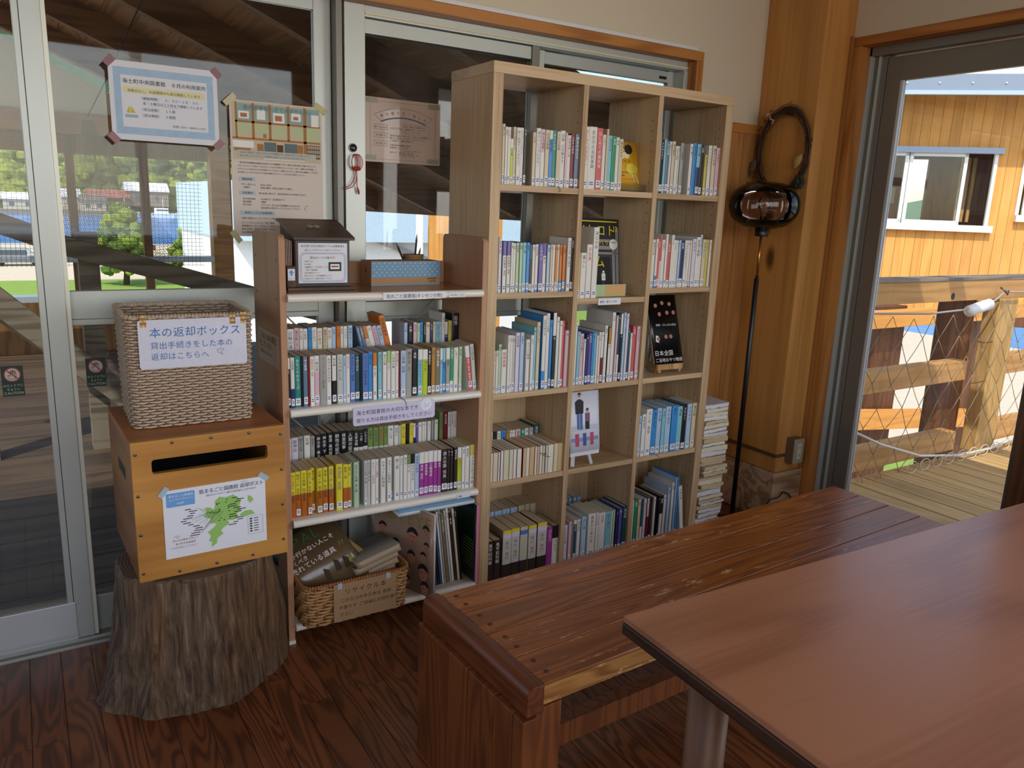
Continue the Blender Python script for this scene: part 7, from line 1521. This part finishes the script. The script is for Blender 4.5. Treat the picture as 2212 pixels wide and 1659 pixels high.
# ---------------------------------------------------------------- deck outside the right wall
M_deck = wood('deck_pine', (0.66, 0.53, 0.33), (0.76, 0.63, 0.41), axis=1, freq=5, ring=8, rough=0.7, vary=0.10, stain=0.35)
M_railw = wood('deck_rail_pine', (0.66, 0.48, 0.27), (0.75, 0.57, 0.34), axis=0, freq=5, ring=8, rough=0.65, vary=0.06, knots=1.6)
M_railp = wood('deck_post_brown', (0.30, 0.17, 0.09), (0.42, 0.26, 0.14), axis=2, rough=0.65, vary=0.05)
M_railv = wood('deck_post_pine', (0.66, 0.52, 0.30), (0.76, 0.61, 0.37), axis=2, ring=10, rough=0.65, vary=0.05)
M_sunw = wood('rail_pine_sunlit', (0.78, 0.53, 0.24), (0.86, 0.61, 0.30), axis=0, freq=5, ring=8, rough=0.65, vary=0.06)  # brighter copy of the rail pine with sunlight put into its colour
dk = structure(B(1.86, 6.4, -4.6, 0.26, -0.20, -0.11).build('deck_floor', plain('deck_shadow', (0.12, 0.10, 0.08), 0.9)), 'boarded deck outside the glazed door')
me = B(0.0, 0.146, -4.6, 0.30, -0.035, 0.0).mesh('board', M_deck)
kids(None, dk, 'board', me, [(1.91 + i * 0.1545, 0, -0.06) for i in range(20)])
rl = thing('deck_railing', 'thick pine deck railing with three rails outside the glazed door', 'railing', (3.6, 0.35, -0.06))
def rp_(x0, x1, y0, y1, z0, z1, nm, m_): wpart(B(x0, x1, y0, y1, z0, z1), nm, m_, rl, bevel=0.004)
rp_(1.90, 6.3, 0.28, 0.40, 0.925, 1.045, 'rail', M_railw); wpart(B(1.90, 6.3, 0.275, 0.405, 1.0455, 1.062), 'rail_cap', M_gray, rl)
for za, zb in ((0.43, 0.55), (-0.02, 0.10)):
    rp_(1.90, 3.60, 0.29, 0.39, za, zb, 'rail', M_railw); rp_(4.06, 6.3, 0.29, 0.39, za, zb, 'rail', M_railw)
rp_(3.545, 3.67, 0.40, 0.50, -0.4, 0.925, 'post', M_railp); rp_(3.674, 3.80, 0.40, 0.50, -0.4, 0.925, 'post', M_railp); rp_(3.81, 4.04, 0.27, 0.36, -0.06, 0.925, 'post', M_railv)
for i in range(2): rp_(2.0 + i * 0.0, 2.10, 0.40, 0.50, -0.4, 0.925, 'post', M_railp) if i == 0 else None
mb = MB(); mb.disc((3.294, 0.2795, 0.955), 0.020, (0, -1, 0), 18); wpart(mb, 'knot_hole', M_black, rl)
fr2 = thing('ramp_railing', 'sunlit orange pine ramp railing beyond the deck', 'railing', (5.0, 1.65, -0.5))
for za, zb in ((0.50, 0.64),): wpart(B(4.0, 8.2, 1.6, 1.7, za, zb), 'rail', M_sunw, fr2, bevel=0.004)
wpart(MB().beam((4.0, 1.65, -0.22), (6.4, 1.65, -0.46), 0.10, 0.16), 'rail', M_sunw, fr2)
for xq in (4.85, 6.15): wpart(B(xq, xq + 0.40, 1.72, 1.84, -3.0, 0.66), 'post', M_railp, fr2)
wpart(MB().beam((4.3, 2.4, 0.20), (7.5, 2.4, -0.35), 0.08, 0.16), 'sloping_rail', M_railp, fr2)
# cord net over the railing
cn = thing('cord_net', 'loose diamond cord net hung along the deck railing', 'net', (3.3, 0.235, 0.45))
mb = MB(); rg = random.Random(12)
cols_, rows_ = 13, 8
def npt(i, j):
    rr_ = random.Random(i * 31 + j); top_ = 0.46 - 0.06 * math.sin(PI * min(1, max(0, (i - 1) / 8)))
    return Vector((-1.25 + i * 0.2 + (0.1 if j % 2 else 0) + rr_.uniform(-0.012, 0.012), rr_.uniform(-0.012, 0.012), top_ - j * 0.128 + rr_.uniform(-0.010, 0.010)))
for i in range(cols_):
    for j in range(rows_):
        for di in ((0, -1) if j % 2 == 0 else (1, 0)):
            k_ = i + di
            if 0 <= k_ < cols_:
                a, b = npt(i, j), npt(k_, j + 1); mid = (a + b) / 2 + Vector((0, 0, -0.004)); mb.tube([a, mid, b], 0.0022, 4)
mb.build('netting', plain('net_cord', (0.56, 0.48, 0.38), 0.8), cn)
mb = MB(); mb.tube([(-1.25, 0, 0.47), (-0.8, 0, 0.44), (-0.3, 0, 0.42), (0.06, 0, 0.43), (0.38, 0, 0.475), (0.48, 0, 0.525), (1.3, 0, 0.50)], 0.006, 6); mb.build('head_rope', plain('grey_rope', (0.62, 0.58, 0.56), 0.7), cn)
mb = MB(); mb.tube([(-0.95, 0, -0.16), (-0.6, -0.01, -0.30), (-0.2, -0.02, -0.42), (0.2, -0.03, -0.47), (0.6, -0.02, -0.48), (1.1, 0, -0.44)], 0.008, 6)
for q in range(9): mb.tube([(-0.3 + q * 0.13 + 0.05 * math.cos(2 * PI * t / 14), -0.04, -0.47 + 0.035 * math.sin(2 * PI * t / 14)) for t in range(14)], 0.0024, 4, closed=True)
mb.build('foot_rope', plain('white_rope', (0.80, 0.79, 0.76), 0.7), cn)
mb = MB(); mb.tube([(0.09, 0, 0.415), (0.11, 0, 0.42), (0.32, 0, 0.455), (0.34, 0, 0.46)], [0.010, 0.034, 0.034, 0.010], 14); mb.build('float', plain('float_white', (0.86, 0.87, 0.88), 0.3), cn)
mb = MB(); mb.tube([(0.46, 0.02, 0.55), (0.47, -0.01, 0.53), (0.49, -0.012, 0.51), (0.51, -0.005, 0.53)], 0.006, 6); mb.build('hook', M_screw, cn)
# roof edge over the deck
dr = root('roof_deck', 'eaves over the deck with a blue-grey steel beam')
B(2.585, 2.64, -4.6, 2.0, 2.085, 2.235).build('steel_beam', plain('blue_grey_paint', (0.44, 0.50, 0.58), 0.45), dr)
B(2.583, 2.642, -4.6, 2.0, 2.074, 2.085).build('beam_batten', M_railw, dr)

# ---------------------------------------------------------------- timber building across the deck, turned 45 degrees
bd = thing('timber_building', 'sunlit orange timber building with sliding windows beyond the deck', 'building', (7.253, 2.624, -5.0), -PI / 4)
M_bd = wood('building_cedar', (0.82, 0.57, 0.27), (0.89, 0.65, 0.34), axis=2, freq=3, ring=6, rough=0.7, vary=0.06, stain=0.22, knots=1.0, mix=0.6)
M_white2 = plain('white_window_frame', (0.92, 0.92, 0.90), 0.4)
bwid = 0.0975
def bz(z): return z + 5.0
for i in range(-14, 34):
    s0 = i * bwid; mid = s0 + bwid / 2
    spans = [(0.42, 2.95)]
    if -1.25 < mid < 0.40: spans = [(0.42, 1.36), (2.13, 2.95)]
    if 0.67 < mid < 2.0: spans = [(0.42, 1.46), (2.13, 2.95)]
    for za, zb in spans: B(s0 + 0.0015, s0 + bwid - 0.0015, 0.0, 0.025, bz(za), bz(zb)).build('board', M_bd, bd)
B(-1.36, 3.3, 0.026, 0.04, bz(0.42), bz(1.36)).build('wall_backing', M_railp, bd); B(-1.36, 3.3, 0.026, 0.04, bz(2.13), bz(2.95)).build('wall_backing', M_railp, bd)
B(-2.2, 4.0, -0.50, -0.47, bz(2.66), bz(2.82)).build('fascia', plain('blue_grey_fascia', (0.50, 0.56, 0.63), 0.5), bd); B(-2.2, 4.0, -0.515, -0.47, bz(2.625), bz(2.665)).build('gutter_lip', plain('pale_fascia', (0.66, 0.74, 0.82), 0.5), bd)
mb = MB()
for i in range(9): mb.ball((-1.0 + i * 0.30, -0.505, bz(2.735)), 0.010, 6, 4)
mb.build('bolt', M_white2, bd)
mb = MB(); mb.add([(-2.2, -0.50, bz(2.82)), (4.0, -0.50, bz(2.82)), (4.0, 4.2, bz(3.9)), (-2.2, 4.2, bz(3.9)), (-2.2, -0.50, bz(2.86)), (4.0, -0.50, bz(2.86)), (4.0, 4.2, bz(3.94)), (-2.2, 4.2, bz(3.94))], [(3, 2, 1, 0), (4, 5, 6, 7), (0, 1, 5, 4), (1, 2, 6, 5), (2, 3, 7, 6), (3, 0, 4, 7)]); mb.build('roof', plain('pale_metal_roof', (0.80, 0.84, 0.88), 0.4, 0.2), bd)
def bwin(s0, s1, z0, z1, sashes):
    w_ = B(s0 - 0.02, s1 + 0.05, -0.06, 0.02, bz(z1), bz(z1) + 0.06).build('window_head', plain('head_flashing', (0.62, 0.68, 0.76), 0.45), bd)
    B(s0 - 0.02, s1 + 0.05, -0.07, 0.02, bz(z0) - 0.07, bz(z0)).build('window_sill', M_white2, bd)
    for a, b in sashes:
        f = MB()
        f.box(a, a + 0.035, -0.02, 0.01, bz(z0), bz(z1)); f.box(b - 0.035, b, -0.02, 0.01, bz(z0), bz(z1)); f.box(a, b, -0.02, 0.01, bz(z1) - 0.035, bz(z1)); f.box(a, b, -0.02, 0.01, bz(z0), bz(z0) + 0.04)
        fo = f.build('window_sash', M_white2, bd); B(a + 0.035, b - 0.035, -0.008, -0.004, bz(z0) + 0.04, bz(z1) - 0.035).build('pane', M_glassc, fo)
    for q in (s0, s1): B(q - 0.02, q + 0.012, -0.015, 0.03, bz(z0), bz(z1)).build('window_jamb', M_white2, bd)
bwin(-1.25, 0.385, 1.365, 2.105, ((-1.15, -0.47), (-0.46, 0.11)))
bwin(0.66, 2.0, 1.49, 2.105, ((0.70, 1.35), (1.36, 1.98)))
for i, q in enumerate((0.16, 0.22, 0.28)): B(q, q + 0.03, 0.35, 0.38, bz(1.40), bz(2.09)).build('interior_slat', M_railv, bd)
B(-0.34, 0.02, 2.2, 2.3, bz(0.5), bz(2.6)).build('interior_post', M_railp, bd); B(-2.0, -0.98, 2.2, 2.3, bz(1.95), bz(2.6)).build('interior_post', M_railp, bd); B(-0.78, -0.72, 2.2, 2.25, bz(0.5), bz(2.6)).build('interior_post', M_railp, bd)
B(0.30, 4.0, 2.2, 2.3, bz(0.5), bz(2.8)).build('interior_wall', M_railp, bd); B(-2.0, 4.0, 2.2, 2.3, bz(2.2), bz(3.0)).build('interior_wall', M_railp, bd); B(-2.0, 4.0, 2.2, 2.3, bz(0.42), bz(1.30)).build('interior_wall', M_railp, bd); B(-1.4, 4.0, 0.0, 4.0, bz(0.30), bz(0.42)).build('floor_slab', M_railp, bd)
for q in (-0.9, 0.6, 2.4): B(q, q + 0.16, 0.3, 0.46, 0.0, bz(0.30)).build('stilt', M_railp, bd)
B(-0.22, -0.08, 2.19, 2.20, bz(1.62), bz(1.83)).build('interior_poster', plain('pale_poster', (0.66, 0.64, 0.58), 0.6), bd)
mb = MB(); mb.box(-0.86, -0.76, -0.16, -0.02, bz(2.27), bz(2.47)); mb.box(-0.88, -0.72, -0.18, -0.02, bz(2.47), bz(2.50)); mb.build('wall_lantern', plain('lantern_grey', (0.33, 0.34, 0.38), 0.5), bd)

# pale building and yellow boards seen through the back windows
wb = thing('white_building', 'white sunlit building with a pale roof beyond the porch', 'building', (4.2, 14.0, -5.0))
B(-1.85, 5.5, 0.0, 6.0, 0.0, 5.55).build('wall', plain('white_render', (0.90, 0.91, 0.92), 0.8), wb)
mb = MB(); mb.add([(-0.2, -0.10, 6.0), (2.6, -0.10, 5.0), (2.6, -0.10, 5.12), (-0.2, -0.10, 6.12), (-0.2, 0.0, 6.0), (2.6, 0, 5.0), (2.6, 0, 5.12), (-0.2, 0, 6.12)], [(0, 1, 2, 3), (7, 6, 5, 4), (3, 2, 6, 7), (0, 4, 5, 1)]); mb.build('sloping_flashing', plain('grey_flashing', (0.56, 0.57, 0.60), 0.5), wb)
B(-1.9, 5.7, -0.3, 6.2, 5.55, 6.7).build('roof', plain('pale_blue_roof', (0.72, 0.82, 0.90), 0.5), wb)
yb_ = thing('boarded_wall', 'yellow sunlit boarded wall end with a white downpipe beyond the porch', 'wall', (3.5, 6.55, -5.0))
for i in range(8): B(-0.52 + i * 0.13, -0.394 + i * 0.13, 0.0, 0.05, 0.0, 6.3).build('board', M_bd, yb_)
MB().tube([(-0.68, -0.05, 0.0), (-0.68, -0.05, 6.3)], 0.045, 10).build('downpipe', M_white2, yb_)

# ---------------------------------------------------------------- land, sea and far shore
m, n, l, p = new_mat('sea_water')
tc = n.new('ShaderNodeTexCoord'); nz = n.new('ShaderNodeTexNoise'); nz.inputs['Scale'].default_value = 0.9; nz.inputs['Detail'].default_value = 5; l.new(tc.outputs['Object'], nz.inputs['Vector'])
b_ = n.new('ShaderNodeBump'); b_.inputs['Strength'].default_value = 0.5; b_.inputs['Distance'].default_value = 0.4; l.new(nz.outputs['Fac'], b_.inputs['Height']); l.new(b_.outputs[0], p.inputs['Normal'])
p.inputs['Base Color'].default_value = lin((0.20, 0.46, 0.72)); p.inputs['Roughness'].default_value = 0.25
sea = structure(B(-400, 700, -200, 400, -6.5, -5.5).build('sea', m), 'blue harbour water')
gr = structure(B(-90, 44, -70, 112, -5.6, -5.0).build('ground', plain('pale_gravel', (0.80, 0.74, 0.64), 0.95, var=0.12, bscale=2.2)), 'pale gravel yard')
M_lawn = plain('lawn_green', (0.50, 0.60, 0.22), 0.9, var=0.2, bscale=3)
for a in ((-30, 30, 30, 64), (14, 20, 3, 12), (8.5, 12, -6, 2.0)): structure(B(a[0], a[1], a[2], a[3], -5.0, -4.97).build('lawn', M_lawn), 'strip of sunlit grass')
shore = structure(B(-200, 300, 277, 420, -5.6, -4.4).build('shore', plain('quay_stone', (0.46, 0.44, 0.40), 0.9, var=0.1, bscale=1)), 'far harbour quay')
def hill_z(x, y): return -4.5 + max(0, (y - 298)) * 0.55 + 6 * noise.noise(Vector((x * 0.02, y * 0.02, 1.0))) * min(1, max(0, (y - 298) / 30))
mb = MB(); nx, ny = 40, 14; vs_ = []
for j in range(ny + 1):
    for i in range(nx + 1): xx, yy = -160 + 400 * i / nx, 296 + 170 * j / ny; vs_.append((xx, yy, hill_z(xx, yy)))
mb.add(vs_, [(j * (nx + 1) + i, j * (nx + 1) + i + 1, (j + 1) * (nx + 1) + i + 1, (j + 1) * (nx + 1) + i) for j in range(ny) for i in range(nx)], 0, True)
G1 = plain('forest_dark', (0.17, 0.24, 0.12), 0.9, var=0.25, bscale=0.5); G2 = plain('forest_mid', (0.28, 0.35, 0.16), 0.9, var=0.25, bscale=0.5); G3 = plain('forest_bright', (0.44, 0.49, 0.18), 0.9, var=0.25, bscale=0.5)
structure(mb.build('hill', G1), 'wooded hill across the harbour')
def crown(mb, c, r, rg, mi):
    n_, k_ = 8, 5; vs_ = []
    for i in range(k_ + 1):
        a = PI * i / k_
        for j in range(n_):
            t = 2 * PI * j / n_; q = r * rg.uniform(0.72, 1.15); vs_.append((c[0] + q * math.sin(a) * math.cos(t), c[1] + q * math.sin(a) * math.sin(t), c[2] + q * math.cos(a) * 0.9))
    mb.add(vs_, [(i * n_ + j, (i + 1) * n_ + j, (i + 1) * n_ + (j + 1) % n_, i * n_ + (j + 1) % n_) for i in range(k_) for j in range(n_)], mi)
mb = MB(); rg = random.Random(6)
for i in range(1500):
    xx, yy = rg.uniform(-30, 95), 299 + rg.random() ** 1.3 * 75; r_ = rg.uniform(1.6, 3.6)
    mi_ = 2 if (xx < 22 and rg.random() < 0.55) else rg.choice((0, 0, 1, 1, 2))
    crown(mb, (xx, yy, hill_z(xx, yy) + r_ * 0.5), r_, rg, mi_)
tag(mb.build('hillside_forest', [G1, G2, G3]), 'dense forest covering the hill across the harbour', 'forest', kind='stuff')
# second wooded hill towards the timber building's windows
mb = MB(); vs_ = []; nx = 50
for i in range(nx + 1):
    t = i / nx; ang = math.radians(20 + 75 * t); R_ = 420; hh = 40 + 22 * math.sin(t * 9) + 10 * math.sin(t * 23)
    for rr_, zz in ((R_ - 90, -6), (R_, hh), (R_ + 60, -6)): vs_.append((rr_ * math.sin(ang), rr_ * math.cos(ang), zz))
mb.add(vs_, [(i * 3 + q, (i + 1) * 3 + q, (i + 1) * 3 + q + 1, i * 3 + q + 1) for i in range(nx) for q in (0, 1)], 0, True)
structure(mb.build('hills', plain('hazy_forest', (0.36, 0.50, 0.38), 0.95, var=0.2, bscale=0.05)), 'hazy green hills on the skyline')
# houses on the far quay
def house(lb, x, y, z, w, d, h, roofc, wallc, rz=0.0):
    t = thing('house', lb, 'house', (x, y, z), rz, 'houses across the harbour')
    B(-w / 2, w / 2, -d / 2, d / 2, 0, h).build('wall', plain('house_wall_%d' % int(wallc[0] * 99), wallc, 0.8), t)
    mb = MB(); mb.prism([(-d / 2 - 0.5, h), (d / 2 + 0.5, h), (0, h + d * 0.34)], (w / 2 + 0.4, 0, 0), (0, 1, 0), (0, 0, 1), w + 0.8); mb.build('roof', plain('house_roof_%d' % int(roofc[0] * 99 + roofc[1] * 9), roofc, 0.5), t)
    for q in (-0.25, 0.22): B(w * q - 0.7, w * q + 0.7, -d / 2 - 0.05, -d / 2, h * 0.35, h * 0.75).build('window', plain('house_glass', (0.30, 0.34, 0.38), 0.2), t)
HW = (0.66, 0.64, 0.60)
house('house with a grey tiled roof nearest the wooded slope', 11, 294, -4.2, 11, 8, 4, (0.74, 0.76, 0.80), HW); house('low house with a white roof beside the quay wall', 0, 284, -4.3, 9, 6, 3, (0.86, 0.87, 0.88), HW); house('house with a red-brown roof behind the boats', 25, 296, -4.0, 12, 8, 4, (0.58, 0.36, 0.32), (0.40, 0.36, 0.34))
house('wide house with a pale metal roof above the motor boat', 37, 298, -2.5, 13, 9, 5, (0.84, 0.86, 0.90), (0.48, 0.44, 0.40)); house('small house with a dark roof by the red-roofed one', 20, 288, -4.3, 7, 6, 3, (0.40, 0.38, 0.38), HW); house('shed with a cream gable on the quay', 55, 284, -4.3, 9, 6, 3, (0.80, 0.78, 0.72), (0.74, 0.70, 0.62)); house('long house with a silver roof on the quay', 70, 288, -4.3, 16, 8, 4, (0.70, 0.74, 0.78), (0.42, 0.38, 0.35)); house('house with a white roof high in the trees', 68, 318, 3, 9, 7, 4, (0.88, 0.88, 0.90), HW)
def boat(lb, x, y, L, rz):
    t = thing('motor_boat', lb, 'boat', (x, y, -5.5), rz, 'boats in the harbour')
    mb = MB(); pr_ = [(-L / 2, -1.4, 0), (L * 0.3, -1.4, 0), (L / 2, 0, 0.4), (L * 0.3, 1.4, 0), (-L / 2, 1.4, 0)]; k_ = 5
    vs_ = [(a * 0.9, b * 0.7, -0.3) for a, b, c_ in pr_] + [(a, b, 1.3 + c_) for a, b, c_ in pr_]; mb.add(vs_, [tuple(range(k_ - 1, -1, -1)), tuple(range(k_, 2 * k_))] + [(i, (i + 1) % k_, k_ + (i + 1) % k_, k_ + i) for i in range(k_)]); mb.build('hull', plain('boat_white', (0.90, 0.91, 0.92), 0.4), t)
    B(-L * 0.22, L * 0.12, -1.0, 1.0, 1.3, 3.0).build('cabin', plain('boat_white', (0.90, 0.91, 0.92), 0.4), t); B(-L * 0.2, L * 0.125, -1.02, 1.02, 2.1, 2.6).build('cabin_window', plain('house_glass', (0.30, 0.34, 0.38), 0.2), t); MB().tube([(0, 0, 3.0), (0, 0, 6.0)], 0.06, 5).build('mast', M_white2, t)
boat('white motor boat moored below the red-brown roof', 27, 268, 9, 0.3); boat('larger white motor boat moored at the quay', 38, 269, 11, 0.1)
def pine(lb, x, y, h, w):
    t = thing('pine_tree', lb, 'tree', (x, y, -5.0), 0, 'pines in the yard'); rg = random.Random(int(x * 10))
    MB().tube([(0, 0, 0), (0.2, 0, h * 0.4), (-0.1, 0, h * 0.85)], [0.22, 0.16, 0.06], 8).build('trunk', plain('pine_bark', (0.30, 0.22, 0.16), 0.9), t)
    mb = MB()
    for i in range(120):
        a = rg.uniform(0, 6.28); zz = rg.uniform(0.18, 1.0); r_ = (1 - (zz - 0.25) ** 2 * 1.3) * w * 0.5 * rg.random() ** 0.5 * (1.05 - zz * 0.55); crown(mb, (r_ * math.cos(a), r_ * math.sin(a), h * zz), rg.uniform(0.28, 0.60), rg, rg.randint(0, 1))
    o = mb.build('foliage', [plain('pine_green', (0.30, 0.40, 0.13), 0.9, var=0.25, bscale=4), plain('pine_pale', (0.46, 0.54, 0.18), 0.9, var=0.25, bscale=4)], t); o['kind'] = 'stuff'  # two pine greens picked at random per clump
pine('broad green pine standing behind the draped fishing net', 5.0, 60, 5.6, 5.4); pine('smaller spreading pine in the yard beside the white van', 10.2, 63, 4.7, 4.6)
def car(lb, x, y, rz, c_, L=4.3, hgt=1.5, van=False):
    t = thing('parked_car', lb, 'car', (x, y, -5.0), rz, 'cars parked by the water'); mt = plain('car_%d%d' % (int(c_[0] * 99), int(c_[2] * 99)), c_, 0.25, 0.2)
    prof_ = [(-L / 2, 0.3), (L / 2, 0.3), (L / 2, 0.85), (L * 0.30, 0.95), (L * 0.16, hgt), (-L * 0.36, hgt), (-L / 2, 0.95)] if not van else [(-L / 2, 0.3), (L / 2, 0.3), (L / 2, 1.0), (L * 0.40, hgt), (-L / 2, hgt)]
    mb = MB(); mb.prism(prof_, (0, -0.85, 0), XW, ZW, -1.7) if False else mb.prism([(a, b) for a, b in prof_], (0, -0.85, 0), XW, ZW, 1.7)
    o = mb.build('body', mt, t); o.location = (0, 1.7 - 1.7, 0)
    for ya in (-0.87, 0.855 - 0.005): B(-L * 0.34, L * 0.16, ya, ya + 0.02, hgt * 0.62, hgt * 0.92).build('window', plain('house_glass', (0.30, 0.34, 0.38), 0.2), t)
    for xq in (-L * 0.3, L * 0.3):
        for ya in (-0.9, 0.72):
            w_ = MB().lathe([(0.32, 0.0), (0.32, 0.18)], 14); w_.v = [(a + xq, b2 + ya, c2 + 0.32) for a, c2, b2 in w_.v]; w_.build('wheel', M_rubber, t)
car('white van parked by the water', 17.5, 88, 0.1, (0.88, 0.87, 0.88), 4.8, 2.0, True); car('silver car parked in front of the white van', 16.5, 78, 0.05, (0.78, 0.80, 0.82)); car('cream car parked between the pines', 8.5, 80, 0.0, (0.80, 0.78, 0.66)); car('pale grey car parked past the broad pine', -1.5, 78, 0.0, (0.72, 0.74, 0.76))
car('dark red car parked behind the pines', 9.5, 95, 0.0, (0.45, 0.20, 0.20))
